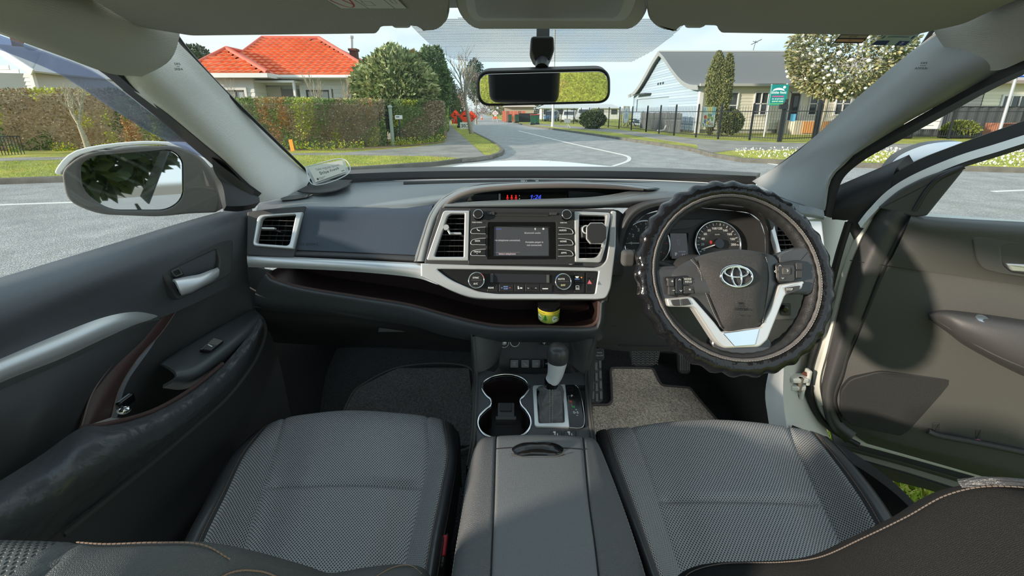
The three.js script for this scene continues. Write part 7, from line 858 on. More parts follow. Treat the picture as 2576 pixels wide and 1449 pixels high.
// ================================================================ centre console
{
  const t = thing('centre_console', 'black centre console between the seats with switch row and side wings', 'console'), A = at(1340,1090,.652), B = at(1340,938,.795), FC = new Frame(at(1340,1010, (() => .72)()), V(1,0,0).cross(B.clone().sub(A)));
  FC.o.copy(A).lerp(B, .5); FC.m.setPosition(FC.o);
  const cup = smoothLoop([[1272,942],[1304,947],[1325,961],[1330,979],[1319,996],[1309,1006],[1312,1020],[1324,1034],[1334,1052],[1334,1072],[1320,1092],[1296,1102],[1268,1105],[1238,1102],[1214,1090],[1203,1070],[1206,1048],[1220,1032],[1234,1020],[1234,1006],[1223,996],[1213,979],[1217,961],[1240,947]],4);
  const gate = roundPoly([[1345,970,5],[1420,970,3],[1428,1066,4],[1350,1068,6]],0);
  const P = (l, z0, z1, b = .001, h) => fplate(FC, l, z0, z1, b, h);
  part(t, 'deck', P([[1198,1130],[1196,1040],[1199,938],[1214,930],[1262,938],[1345,941],[1440,938],[1466,934],[1480,942],[1487,1040],[1496,1130]],-.02,0,.001,[cup, roundPoly([[1346,971],[1472,968],[1472,1074],[1350,1072]],0)]), std({ color: RGB(.07,.072,.078), roughness: .46, bumpMap: T.grain, bumpScale: .0002 }));
  const S = (name, rows, mat, nu = 12, nv = 12, th = .004) => part(t, name, surf(px(rows), nu, nv, th), mat);
  S('wing', [[[1190,846,.805],[1215,846,.812],[1245,848,.835],[1264,852,.868]],[[1194,890,.79],[1220,890,.80],[1245,888,.825],[1262,884,.865]],[[1199,938,.79],[1220,932,.795],[1240,920,.815],[1254,904,.855]]], M.plasticSoft); S('wing', [[[1500,846,.81],[1476,846,.818],[1450,848,.84],[1434,852,.872]],[[1492,890,.795],[1470,890,.805],[1450,888,.83],[1438,884,.868]],[[1480,942,.79],[1462,934,.80],[1444,920,.82],[1430,905,.858]]], M.plasticSoft);
  S('rear_wall', [[[1240,838,.885],[1345,838,.89],[1460,838,.885]],[[1256,890,.872],[1345,890,.872],[1440,890,.872]],[[1252,926,.85],[1345,930,.845],[1440,926,.85]],[[1232,944,.80],[1345,946,.79],[1456,944,.80]]], M.dashDark, 16,16);
  // outlets and switches
  const fo = new Frame(at(1320,862,.88), V(0,.25,.97)), O = (l, z0, z1, b, h) => fplate(fo, l, z0, z1, b, h);
  for (const [u, v, open] of [[1268,862,1],[1295,860,0]]) { const c = fo.p(u, v, .006), e = fo.p(u + 11.5, v, .006), r = e.x - c.x, s = part(t, 'power_socket', fo.put(new THREE.CylinderGeometry(r, r, .012,28).rotateX(Math.PI / 2).translate(c.x, c.y, .0)), M.black); part(s, 'ring', fo.put(new THREE.TorusGeometry(r, .0012,8,30).translate(c.x, c.y, .007)), M.silver); if (open) part(s, 'socket_core', fo.put(new THREE.SphereGeometry(r * .6,14,8).scale(1,1,.4).translate(c.x, c.y, .007)), M.silver); }
  part(t, 'usb_socket', [O(rrect(1360,853,1387,868,2), -.004,.006,.001)], M.black); decal(t, 'lettering', fo, 1362,853,1386,868,.0066, (g, w, h) => { txt(g, 'ψ', w * .3, h / 2, h * .7, '#ddd'); txt(g, '⎋', w * .7, h / 2, h * .6, '#ddd'); }, 96);
  const fb = new Frame(at(1340,914,.856), V(0,.52,.85)); for (const [i, [a, b, s]] of [[1283,1304, '⛓'],[1311,1331, '⛰'],[1338,1359, 'LOCK'],[1366,1386, 'VSC']].entries()) { const bt = part(t, 'switch', fplate(fb, rrect(a, 904, b, 926,2), -.004,.006,.0012), M.gloss); decal(bt, 'lettering', fb, a + 3,909, b - 3,921,.0066, (g, w, h) => { const W = 'rgb(190,190,190)'; g.strokeStyle = W; g.lineWidth = 4; if (i === 0) { for (const y of [.25,.75]) { g.beginPath(); g.moveTo(w * .2, h * y); g.lineTo(w * .8, h * y); g.stroke(); } g.beginPath(); g.moveTo(w / 2, h * .25); g.lineTo(w / 2, h * .75); g.stroke(); } else if (i === 1) { g.beginPath(); g.moveTo(w * .1, h * .3); g.lineTo(w * .9, h * .85); g.lineTo(w * .3, h * .85); g.stroke(); } else txt(g, s, w / 2, h / 2, h * .4, W); }, 64); }
  // cup holders
  const W2D = cup.map(([u, v]) => FC.p(u, v, 0)); const ch = part(t, 'cup_holder', [gridGeo([[...W2D, W2D[0]].map(p => FC.w(p.x, p.y, 0)), [...W2D, W2D[0]].map(p => FC.w(p.x * 1, p.y, -.075))]), FC.put(plate(W2D, [],-.08,-.075))], std({ color: RGB(.022,.012,.011), roughness: .35 })); part(ch, 'chrome_rim', tube(W2D.map(p => FC.w(p.x, p.y, .001)), .0026,200,8, true), M.chrome); part(ch, 'inner_rim', tube(W2D.map(p => FC.w(p.x * .985 + W2D.reduce((s, q) => s + q.x, 0) / W2D.length * .015, p.y, -.006)), .0022,200,6, true), M.gloss);
  { const p = FC.p(1273,1030,-.004); part(ch, 'divider', [FC.put(box(.036,.034,.012,.002).rotateX(.25).translate(p.x, p.y, -.012)), FC.put(box(.044,.008,.02,.002).translate(p.x, p.y - .02,-.012))], M.plastic); part(ch, 'divider_clip', FC.put(box(.026,.016,.006,.002).rotateX(.25).translate(p.x, p.y + .004,-.003)), M.black); }
  // gear gate, boot, lever
  const g = thing('gear_lever', 'silver and black gear lever with a leather boot', 'gear lever'); part(g, 'gate_frame', P(roundPoly([[1340,969,6],[1422,966,3],[1433,1075,3],[1345,1073,8]],0), -.005,.004,.0015,[roundPoly([[1350,976,4],[1414,974,4],[1421,1062,6],[1355,1064,6]],0)]), M.silver);
  part(g, 'boot_floor', P(roundPoly([[1348,974,4],[1416,972,4],[1423,1066,6],[1352,1068,6]],0), -.02,-.008,0), M.void);
  const neck = at(1386,968,.735); { const base = smoothLoop([[1354,990],[1384,984],[1414,990],[1420,1030],[1418,1062],[1386,1067],[1356,1062],[1352,1030]],4).map(([u, v]) => FC.hit(u, v, -.004)), n = base.length, G = []; const rr = rng(91); for (let i = 0; i <= 14; i++) { const k = i / 14, r = []; for (let j = 0; j <= n; j++) { const b = base[j % n], a = Math.atan2(b.z - neck.z, b.x - neck.x), top = neck.clone().add(V(Math.cos(a) * .014,0, Math.sin(a) * .014)), p = b.clone().lerp(top, Math.pow(k, .75)); const f = Math.sin(k * Math.PI) * .005 * Math.sin(a * 5 + k * 7) + Math.sin(k * Math.PI) * .004; p.x += Math.cos(a) * f; p.z += Math.sin(a) * f; r.push(p); } G.push(r); } const bt = part(g, 'boot', gridGeo(G), std({ color: RGB(.11,.105,.108), roughness: .4, bumpMap: resized(T.wavy, .08), bumpScale: .002 })); const nr = G.map(r => r[20].clone()); for (const dx of [-.003,.003]) stitches(bt, nr.map(p => p.clone().add(V(dx, .001,.0012))), .0045,.0028,.0006, M.stitchGrey); }
  const k0 = neck, k1 = at(1395,946,.735), k2 = at(1401,916,.735), k3 = at(1402,903,.735), k4 = at(1403,880,.738); part(g, 'collar', rod(k0.clone().add(V(0,-.004,0)), k0.clone().add(V(.001,.012,-.001)), .0155,24), M.gloss);
  part(g, 'shaft', taper([k0.clone().add(V(.001,.01,0)), k1, k2, k3],[.0145,.0165,.0205,.0225],20,28), std({ color: RGB(.80,.81,.82), metalness: .2, roughness: .3 })); { const ax = k4.clone().sub(k2).normalize(), q = new THREE.Quaternion().setFromUnitVectors(UPV, ax), L = new THREE.LatheGeometry([[.0001,.034],[.010,.0335],[.0165,.031],[.0215,.026],[.0238,.018],[.0242,.010],[.0235,.002],[.0222,-.004]].map(p => new THREE.Vector2(p[0], p[1])).reverse(), 36); L.applyQuaternion(q); L.translate(k3.x, k3.y, k3.z); part(g, 'knob', L, std({ color: RGB(.05,.05,.05), roughness: .3 })); }
  const ip = part(t, 'gear_indicator', P(roundPoly([[1418,968,2],[1446,967,8],[1456,975,8],[1471,1064,6],[1466,1076,5],[1430,1076,3]],0), -.01,.003,.001), M.gloss); part(ip, 'indicator_edge', tube([[1446,968],[1455,976],[1470,1064],[1464,1075],[1432,1076]].map(([u, v]) => FC.hit(u, v, .0032)), .0009,40,6), M.chrome);
  decal(ip, 'lettering', FC, 1420,968,1470,1076,.0036, (c, w, h) => { const W = 'rgb(226,226,226)', s = h * .075; c.strokeStyle = W; c.lineWidth = 3; txt(c, 'P', w * .46, h * .28, s, W); txt(c, 'R', w * .3, h * .42, s, 'rgb(255,90,50)'); txt(c, 'N', w * .46, h * .54, s, 'rgb(70,220,110)'); txt(c, 'D-S', w * .56, h * .67, s, W); txt(c, '+', w * .62, h * .605, s, W); txt(c, '−', w * .62, h * .735, s, W); c.beginPath(); c.moveTo(w * .38, h * .28); c.lineTo(w * .14, h * .28); c.lineTo(w * .18, h * .42); c.stroke(); c.beginPath(); c.moveTo(w * .3, h * .46); c.lineTo(w * .32, h * .54); c.lineTo(w * .38, h * .54); c.stroke(); c.fillStyle = 'rgb(255,120,50)'; c.beginPath(); c.arc(w * .62, h * .28,4,0,7); c.fill(); c.strokeStyle = 'rgb(90,90,90)'; c.strokeRect(w * .2, h * .06, w * .4, h * .09); }, 256);
  for (const [a, b] of [[1384,1413],[1420,1449]]) { const sw = part(t, 'seat_heater_switch', P(rrect(a, 1083, b, 1099,2), -.004,.004,.001), M.gloss); decal(sw, 'lettering', FC, a + 3,1083, b - 3,1097,.0046, (c, w, h) => { c.fillStyle = '#ddd'; c.fillRect(w * .2, h * .15, w * .3, h * .3); c.fillRect(w * .3, h * .3, w * .15, h * .5); c.fillRect(w * .62, h * .5, w * .1, h * .4); }, 64); }
  // outer walls
  const wall = (P3, s) => { const a = P3.map(p => at(...p)), r = a.map(p => p.clone().add(V(s * .006,-.004,0))), m = a.map(p => V(p.x + s * .002, (p.y + .46) / 2, p.z)), e = a.map(p => V(p.x + s * .004,.46, p.z)); part(t, 'side_wall', surf([a, r, m, e],24,10), M.plastic); part(t, 'side_rail', tube(a, .004,40,8), M.plasticSoft); };
  wall([[1190,846,.805],[1195,890,.792],[1198,940,.788],[1196,1000,.725],[1194,1050,.682],[1191,1110,.632],[1180,1180,.585]],-1); wall([[1496,846,.81],[1485,890,.797],[1475,942,.788],[1479,1000,.725],[1484,1050,.682],[1492,1110,.632],[1506,1180,.585]],1);
}
{ // arm rest box
  const t = thing('armrest_box', 'padded black armrest lid on the centre console with a latch', 'armrest'); const net = [[[1195,1135,.82],[1206,1106,.875],[1250,1097,.888],[1355,1094,.89],[1465,1099,.888],[1497,1108,.875],[1512,1135,.82]],[[1176,1190,.85],[1202,1122,.905],[1247,1110,.915],[1355,1106,.918],[1468,1112,.915],[1508,1126,.905],[1530,1190,.85]],[[1160,1290,.86],[1180,1246,.912],[1243,1243,.926],[1357,1242,.93],[1480,1245,.926],[1550,1250,.912],[1575,1300,.86]],[[1140,1420,.86],[1157,1378,.912],[1238,1375,.926],[1362,1374,.93],[1498,1377,.926],[1592,1383,.912],[1618,1430,.86]],[[1120,1590,.86],[1133,1540,.912],[1231,1540,.926],[1366,1540,.93],[1516,1540,.926],[1636,1550,.912],[1665,1600,.86]]], N = pxY(net);
  const whole = (c0, c1, nu) => { const nv = 40, G = []; for (let i = 0; i <= nv; i++) { const r = []; for (let j = 0; j <= nu; j++) { const c = mixN(c0, c1, j / nu), p = crv(N.map(q => crv(q, c)), i / nv * 4); p.y -= .003 * Math.exp(-Math.pow((c - 2) / .035,2)) + .003 * Math.exp(-Math.pow((c - 4) / .035,2)); r.push(p); } G.push(r); } return gridGeo(G); };
  part(t, 'side_pad', whole(0,2,40), M.leather); part(t, 'lid', whole(2,4,50), std({ color: RGB(.17,.178,.187), roughness: .36, bumpMap: T.leather, bumpScale: .0003 })); part(t, 'side_pad', whole(4,6,40), M.leather);
  const L = (c, r0, r1, dy) => { const P = []; for (let i = 0; i <= 20; i++) P.push(crv(N.map(q => crv(q, c)), mixN(r0, r1, i / 20)).add(V(0, dy, 0))); return P; };
  part(t, 'lid_seam', [tube(L(2,.05,4,-.0022), .0012,50,5), tube(L(4,.05,4,-.0022), .0012,50,5)], M.void); stitches(t, L(.55,.4,4,.0006), .005,.003,.0006, M.stitchGrey); stitches(t, L(5.45,.4,4,.0006), .005,.003,.0006, M.stitchGrey);
  const cross = []; for (let j = 0; j <= 16; j++) cross.push(crv(N.map(q => crv(q, mixN(2,4, j / 16))), 1.22).add(V(0,.0002,0))); part(t, 'latch_seam', tube(cross, .0009,40,5), M.void);
  const fl = new Frame(onY(1354,1132,.921), V(0,.985,.17)); const hd = part(t, 'latch', dome(fl, roundPoly([[1285,1128,12],[1310,1113,20],[1395,1112,20],[1420,1128,12],[1420,1150,8],[1395,1157,10],[1310,1157,10],[1287,1150,8]],0,5), .0,.011,3), M.gloss); part(hd, 'latch_lip', tube([[1286,1142],[1315,1150],[1355,1152],[1392,1150],[1420,1141]].map(([u, v]) => fl.hit(u, v, .006)), .0012,30,6), M.plasticSoft);
  const wl = (c, s) => { const a = L(c, 0,4,0), e = a.map(p => V(p.x + s * .004,.47, p.z)); part(t, 'box_side', surf([a, e],20,4), M.plastic); }; wl(0,-1); wl(6,1);
}
{ // red seat belt buckle
  const t = thing('belt_buckle', 'seat belt buckle with a red release button beside the passenger seat', 'buckle'), c = onY(1108,1398,.80); part(t, 'body', moved(box(.03,.035,.05,.005), c.x - .003, c.y, c.z), M.black); part(t, 'release_button', moved(box(.022,.010,.028,.003).rotateX(.2), c.x, c.y + .018, c.z - .002), std({ color: RGB(.52,.03,.05), roughness: .4 })); part(t, 'stalk', moved(box(.012,.16,.02,.003), c.x - .004, c.y - .09, c.z), M.black);
}
// ================================================================ seats
function seat(label, rows, cross, back) {
  const t = thing('front_seat', label, 'car seat'), N = pxY(rows); N.unshift(N[0].map(p => p.clone().add(V(0,-.05,-.022))), N[0].map(p => p.clone().add(V(0,-.016,-.013)))); N.unshift(N[0].map(p => p.clone().add(V(0,-.14,.0)))); const nr = N.length - 1, r3 = 5;
  const cuts = [1.28,2,6,6.72], cx = 3 + 2;                                   // columns of the seams; row of the cross seam
  const at_ = (c, r) => { const p = crv(N.map(q => crv(q, c)), r); let g = 0; for (const k of cuts) g += Math.exp(-Math.pow((c - k) / .06,2)); p.y -= .0035 * Math.min(g, 1); if (c > 2 && c < 6) p.y -= .006 * Math.exp(-Math.pow((r - cx) / .045,2)) * clamp((c - 2) * 3) * clamp((6 - c) * 3); if (c > 2 && c < 6 && r > 2.4) p.y += .006 * Math.sin(Math.PI * (c - 2) / 4); p.y += .002 * (v3noise(p.x * 14, p.y * 3, p.z * 14) - .5); return p; };
  const piece = (c0, c1, q0, q1, nu, nv) => { const G = []; for (let i = 0; i <= nv; i++) { const r = []; for (let j = 0; j <= nu; j++) r.push(at_(mixN(c0, c1, j / nu), mixN(q0, q1, i / nv))); G.push(r); } return gridGeo(G); };
  part(t, 'side_bolster', piece(0,1.28,0, nr, 24,70), M.leatherSmooth); part(t, 'inner_bolster', piece(1.28,2,2.2, nr, 16,60), M.perf); part(t, 'bolster_front', piece(1.28,2,0,2.2,10,20), M.leatherSmooth); part(t, 'cushion_front', piece(2,6,0, cx, 60,50), M.perf); part(t, 'cushion_rear', piece(2,6, cx, nr, 60,50), M.perf); part(t, 'inner_bolster', piece(6,6.72,2.2, nr, 16,60), M.perf); part(t, 'bolster_front', piece(6,6.72,0,2.2,10,20), M.leatherSmooth); part(t, 'side_bolster', piece(6.72,8,0, nr, 24,70), M.leatherSmooth);
  const line = (c, q0, q1, dy = .0015) => { const P = []; for (let i = 0; i <= 24; i++) P.push(at_(c, mixN(q0, q1, i / 24)).add(V(0, dy, 0))); return P; };
  for (const c of [1.22,6.78]) stitches(t, line(c, 2.3, nr), .0048,.003,.0005, M.stitch); part(t, 'piping', [tube(line(.62,1.6, nr, .001), .0016,60,6), tube(line(7.38,1.6, nr, .001), .0016,60,6)], M.black);
  const bx = new THREE.Box3().setFromPoints(N.flat()); part(t, 'seat_base', moved(box(bx.max.x - bx.min.x - .05,.22,.5,.03), (bx.max.x + bx.min.x) / 2,.60, bx.min.z + .38), M.black); for (const s of [-1,1]) part(t, 'seat_rail', moved(box(.03,.05,.5), (bx.max.x + bx.min.x) / 2 + s * .17,.475, bx.min.z + .36), M.iron);
  back(t); return t;
}
seat('passenger seat in black perforated leather beside the closed door', [[[634,1100,.755],[656,1079,.79],[712,1057,.812],[800,1047,.82],[880,1043,.82],[980,1046,.82],[1075,1053,.812],[1126,1066,.795],[1153,1092,.755]],[[566,1178,.76],[592,1146,.822],[690,1132,.80],[790,1127,.805],[880,1124,.806],[980,1126,.805],[1078,1130,.80],[1137,1140,.82],[1160,1180,.76]],[[506,1296,.76],[534,1254,.842],[662,1226,.79],[770,1222,.79],[870,1221,.788],[970,1222,.79],[1062,1226,.79],[1120,1242,.835],[1148,1296,.76]],[[454,1416,.76],[478,1362,.848],[622,1342,.785],[740,1336,.785],[840,1334,.783],[940,1336,.785],[1036,1340,.785],[1098,1352,.845],[1128,1410,.76]],[[420,1530,.76],[440,1472,.85],[585,1458,.785],[700,1452,.785],[810,1452,.785],[910,1452,.785],[1010,1458,.785],[1080,1468,.85],[1106,1540,.76]]],2, t => {
  const S = pxY([[[-300,1354,1.17],[-150,1354,1.17],[0,1358,1.17],[130,1362,1.172],[280,1368,1.17],[420,1362,1.165],[530,1365,1.15],[640,1387,1.12],[760,1421,1.06],[830,1441,1.0],[920,1427,.955],[1000,1419,.92],[1060,1427,.89],[1088,1460,.85]]])[0];
  const N = [S.map(p => p.clone().add(V(0,-.16,-.02))), S.map(p => p.clone().add(V(0,-.05,-.012))), S, S.map((p, i) => p.clone().add(V(0,.012,.035))), S.map(p => p.clone().add(V(0,.004,.08))), S.map(p => p.clone().add(V(0,-.06,.13)))];
  const pc = (c0, c1, nu) => { const G = []; for (let i = 0; i <= 30; i++) { const r = []; for (let j = 0; j <= nu; j++) { const c = mixN(c0, c1, j / nu), p = crv(N.map(q => crv(q, c)), i / 6); p.y -= .004 * Math.exp(-Math.pow((c - 3.4 - .25 * (i / 6 - 2)) / .06,2)); r.push(p); } G.push(r); } return gridGeo(G); };
  part(t, 'backrest_insert', pc(0,3.2,40), std({ color: RGB(.10,.105,.10), roughness: .45, map: resized(T.perfColor, .10), bumpMap: resized(T.perf, .10), bumpScale: .0008 })); part(t, 'backrest', pc(3.2,13,100), std({ color: RGB(.10,.106,.105), roughness: .45, bumpMap: resized(T.leather, .06), bumpScale: .0003 }));
  const on = (c, r, d = .0015) => crv(N.map(q => crv(q, c)), r).add(V(0, d, 0)); stitches(t, [on(3.5,2.1), on(4,2.15), on(5,2.2), on(6,2.25), on(6.8,2.5)],.0035,.0022,.0006, M.stitch); stitches(t, [on(6.6,3.4), on(6.9,2.8), on(7.4,2.6), on(8,2.7), on(9,3)],.0035,.0022,.0008, M.stitch); stitches(t, [on(10,2.9), on(11,2.3), on(11.6,2.2), on(12.2,2.4)],.0035,.0022,.0006, M.stitch);
});
seat('driver seat in black perforated leather beside the open door', [[[1502,1106,.755],[1513,1085,.79],[1592,1078,.812],[1690,1069,.82],[1780,1065,.82],[1890,1069,.82],[1985,1078,.812],[2062,1092,.795],[2112,1124,.755]],[[1508,1176,.76],[1531,1143,.822],[1616,1142,.80],[1720,1137,.805],[1820,1135,.806],[1920,1137,.805],[2010,1140,.80],[2112,1142,.83],[2166,1196,.76]],[[1550,1296,.76],[1573,1256,.835],[1655,1259,.79],[1760,1261,.79],[1870,1263,.788],[1980,1264,.79],[2068,1265,.79],[2186,1232,.848],[2238,1310,.76]],[[1590,1406,.76],[1613,1362,.845],[1690,1371,.785],[1800,1371,.785],[1910,1371,.783],[2020,1371,.785],[2120,1374,.785],[2250,1336,.852],[2300,1424,.76]],[[1630,1530,.76],[1652,1474,.85],[1730,1474,.785],[1840,1474,.785],[1950,1474,.785],[2060,1474,.785],[2170,1474,.785],[2312,1446,.852],[2360,1544,.76]]],2, t => {
  const S = pxY([[[1688,1468,.86],[1730,1434,.90],[1800,1416,.94],[1960,1410,1.0],[2050,1397,1.05],[2150,1352,1.10],[2260,1298,1.14],[2350,1243,1.17],[2430,1219,1.19],[2500,1212,1.2],[2576,1208,1.2],[2700,1204,1.2],[2900,1204,1.2]]])[0];
  const N = [S.map(p => p.clone().add(V(.0,-.16,-.02))), S.map(p => p.clone().add(V(.0,-.05,-.012))), S, S.map(p => p.clone().add(V(.0,.012,.04))), S.map(p => p.clone().add(V(.0,.0,.10))), S.map(p => p.clone().add(V(.0,-.08,.16)))];
  const G = []; for (let i = 0; i <= 30; i++) { const r = []; for (let j = 0; j <= 120; j++) r.push(crv(N.map(q => crv(q, j / 10)), i / 6)); G.push(r); } part(t, 'backrest', gridGeo(G), phys({ color: RGB(.012,.0125,.013), roughness: .62, specularIntensity: .5, bumpMap: resized(T.leather, .045), bumpScale: .00025 }));  // leather darker than the passenger backrest: the lack of sun is in its colour
  const on = (c, r, d = .0015) => crv(N.map(q => crv(q, c)), r).add(V(0, d, 0)); stitches(t, [on(.3,2.3), on(1,2.25), on(2,2.2), on(3,2.2), on(4,2.2), on(5,2.2), on(6,2.2), on(7,2.25), on(8,2.3), on(9,2.4), on(10,2.6)],.0035,.0022,.0006, std({ color: RGB(.16,.13,.11), roughness: .8 })); stitches(t, [on(8.2,2.1), on(9,2.15), on(10,2.3), on(11,2.4)],.0035,.0022,.0009, std({ color: RGB(.10,.09,.085), roughness: .8 }));
  part(t, 'shoulder_pipe', tube([on(7.8,2.02), on(8.4,2.1), on(9,2.25), on(10,2.45), on(11,2.6)],.004,30,8), M.leatherSmooth);
});
// out-of-view dark pad, placed to darken the inside mirror reflection
{ const t = thing('unseen_rear_headrest', 'dark rear headrest out of view, placed to darken the inside mirror', 'headrest'); part(t, 'pad', moved(box(.40,.44,.12,.05), -.12,1.03,.75), M.black); part(t, 'post', [rod(V(-.16,.46,.77), V(-.16,.9,.76), .007), rod(V(-.04,.46,.77), V(-.04,.9,.76), .007)], M.chrome); }
// ---------------------------------------------------------------- pedals and mats
{
  const t = thing('floor_mat', 'beige carpet floor mat below the pedals', 'floor mat'), o = roundPoly([[1536,926,8],[1643,927,8],[1652,948,6],[1664,970,10],[1736,976,4],[1766,1014,4],[1850,1110,4],[1860,1200],[1500,1200],[1488,1020,4],[1532,1019,8],[1540,1008,6]],0,5), Y = .462, P = o.map(([u, v]) => onY(u, v, Y)); const s = slab(P.map(p => [p.x, p.z]), .452, Y, .003); part(t, 'pile', s, M.mat); part(t, 'binding', tube(P.map(p => p.clone().add(V(0,.0005,0))), .005,240,7, true), std({ color: RGB(.13,.11,.10), roughness: .95 }));
  const u = thing('floor_mat', 'dark carpet mat in the passenger footwell', 'floor mat'), o2 = [[862,1040],[890,985],[905,972],[1000,925],[1180,925],[1188,1000],[1190,1120],[830,1120]].map(([a, b]) => onY(a, b, Y)); part(u, 'pile', slab(o2.map(p => [p.x, p.z]), .452, Y, .003), M.matDark); part(u, 'binding', tube(o2.map(p => p.clone()), .004,120,6, true), std({ color: RGB(.07,.065,.06), roughness: .95 }));
}
{
  const ped = (name, label, f, pts, ribs, extra) => { const t = thing(name, label, 'pedal'); part(t, 'pad', fplate(f, pts, -.015,0,.003), M.plasticSoft); for (const r of ribs) part(t, 'rib', fplate(f, r, -.002,.003,.0008), std({ color: RGB(.24,.225,.21), roughness: .6 })); if (extra) extra(t, f); return t; };
  const armTo = (u, v, D, dx = 0) => (t, f) => { const p = at(u, v, D); part(t, 'arm', taper([p.clone().add(V(0,-.02,-.02)), p.clone().add(V(dx, .1,-.07)), p.clone().add(V(dx, .24,-.10))],[.010,.010,.012],8,8), M.black); };
  const fb = new Frame(at(1622,900,1.28), V(0,.5,.86)), zig = []; for (let i = 0; i < 6; i++) for (let j = 0; j < 6; j++) { const u = 1590 + i * 11.2, v = 882 + j * 6; if (v > 912 && (u < 1594 || u > 1646)) continue; zig.push([[u, v + 4],[u + 5, v],[u + 10, v + 4],[u + 10, v + 6.2],[u + 5, v + 2.4],[u, v + 6.2]]); }
  ped('brake_pedal', 'wide brake pedal with a zigzag tread', fb, roundPoly([[1582,877,4],[1662,877,4],[1658,905,8],[1645,921,8],[1596,922,8],[1588,905,8]],0), zig, armTo(1622,880,1.3));
  const fa = new Frame(at(1723,918,1.27), V(.02,.45,.88)), rb = []; for (let i = 0; i < 6; i++) rb.push([[1711 + i * 4.2,894],[1713.4 + i * 4.2,894],[1713.8 + i * 4.2,932],[1711.4 + i * 4.2,932]]); ped('accelerator_pedal', 'narrow ribbed accelerator pedal behind the wheel rim', fa, roundPoly([[1706,890,3],[1736,892,3],[1738,934,6],[1732,941,6],[1714,940,6],[1708,932,6]],0), rb, armTo(1722,892,1.29));
  const ff = new Frame(at(1500,955,1.20), V(.15,.75,.64)), fr2 = []; for (let i = 0; i < 3; i++) for (let j = 0; j < 4; j++) fr2.push(rrect(1487 + i * 10 + j * .6,906 + j * 26 + (i % 2) * 6,1493 + i * 10 + j * .6,926 + j * 26 + (i % 2) * 6,2)); ped('footrest', 'ribbed footrest beside the console', ff, roundPoly([[1480,902,3],[1512,902,4],[1518,1005,5],[1512,1013,5],[1488,1013,3]],0), fr2, null);
  const fk = new Frame(at(1508,892,1.19), V(.05,.45,.89)); ped('parking_brake_pedal', 'small parking brake pedal marked push on-off', fk, roundPoly([[1496,878,3],[1520,878,3],[1521,903,4],[1516,908,4],[1498,906,4]],0), [], (t, f) => { decal(t, 'lettering', f, 1497,882,1520,900,.0015, (g, w, h) => { txt(g, 'PUSH', w / 2, h * .3, h * .3, '#ddd'); txt(g, 'ON-OFF', w / 2, h * .7, h * .3, '#ddd'); }, 96); armTo(1508,882,1.21)(t, f); });
}
// ================================================================ driver's side: body opening and the open door
{
  const t = thing('door_opening', 'white painted door opening of the body with the lower door hinge', 'car body'), S = (name, rows, mat, nu = 12, nv = 14, th = .006) => part(t, name, surf(px(rows), nu, nv, th), mat);
  S('kick_panel', [[[1600,880,1.5],[1700,890,1.40],[1830,890,1.16],[1945,880,1.0]],[[1660,960,1.5],[1760,960,1.36],[1850,960,1.13],[1930,960,.97]],[[1720,1020,1.46],[1800,1020,1.30],[1868,1020,1.09],[1928,1015,.95]],[[1780,1110,1.28],[1840,1100,1.17],[1890,1095,1.03],[1938,1090,.91]]], std({ color: RGB(.03,.03,.031), roughness: .42, bumpMap: T.grain, bumpScale: .00015 }));
  S('inner_flange', [[[1950,800,1.02],[1975,790,1.0],[2000,780,.99]],[[1938,910,.985],[1956,905,.97],[1976,890,.965]],[[1925,985,.955],[1948,980,.945],[1970,968,.94]],[[1931,1045,.925],[1952,1042,.915],[1972,1030,.91]],[[1942,1110,.89],[1962,1105,.885],[1984,1098,.875]]], M.paint);
  S('jamb', [[[1990,560,1.02],[2085,545,1.06],[2130,545,1.12]],[[1996,700,1.0],[2060,690,1.05],[2110,690,1.10]],[[1976,860,.975],[2030,850,1.03],[2070,840,1.08]],[[1968,965,.945],[2015,955,1.0],[2056,940,1.05]],[[1972,1040,.912],[2020,1040,.95],[2064,1030,1.0]],[[1984,1104,.873],[2040,1105,.90],[2090,1110,.94]]], M.paintDull);
  const h = at(2003,950,.985); part(t, 'hinge', [moved(box(.05,.016,.03,.005), h.x - .005, h.y + .006, h.z + .01), moved(box(.045,.016,.03,.005), h.x - .006, h.y - .02, h.z + .01), moved(box(.012,.05,.02,.005), h.x + .022, h.y + .012, h.z + .012), moved(box(.012,.05,.02,.005), h.x + .012, h.y - .035, h.z + .012)], M.paintDull); part(t, 'hinge_pin', [rod(h.clone().add(V(-.002,-.03,.02)), h.clone().add(V(-.002,.014,.02)), .006,12)], std({ color: RGB(.22,.18,.15), roughness: .6 })); part(t, 'hinge_bolt', [0,1].map(i => { const p = at(2018 - i * 14,934 + i * 54,.985); return moved(new THREE.CylinderGeometry(.006,.006,.008,6).rotateX(1.2), p.x, p.y, p.z + .012); }), std({ color: RGB(.16,.05,.03), roughness: .7 }));
  S('pillar_seal', [[[2600,140,.575],[2450,214,.70],[2350,270,.77],[2250,327,.845],[2150,384,.93],[2098,432,.97],[2078,480,.985],[2064,540,.99]],[[2610,150,.60],[2470,220,.725],[2365,280,.795],[2265,337,.87],[2165,394,.955],[2112,440,.99],[2092,488,1.0],[2078,545,1.005]]], M.rubber, 40,4,.012);
  part(t, 'sill', surf(px([[[1985,1090,.875],[2100,1140,.80],[2250,1240,.70],[2400,1400,.58]],[[2000,1120,.87],[2110,1180,.80],[2230,1280,.70],[2330,1450,.58]]]), 16,4,.03), M.black);
}
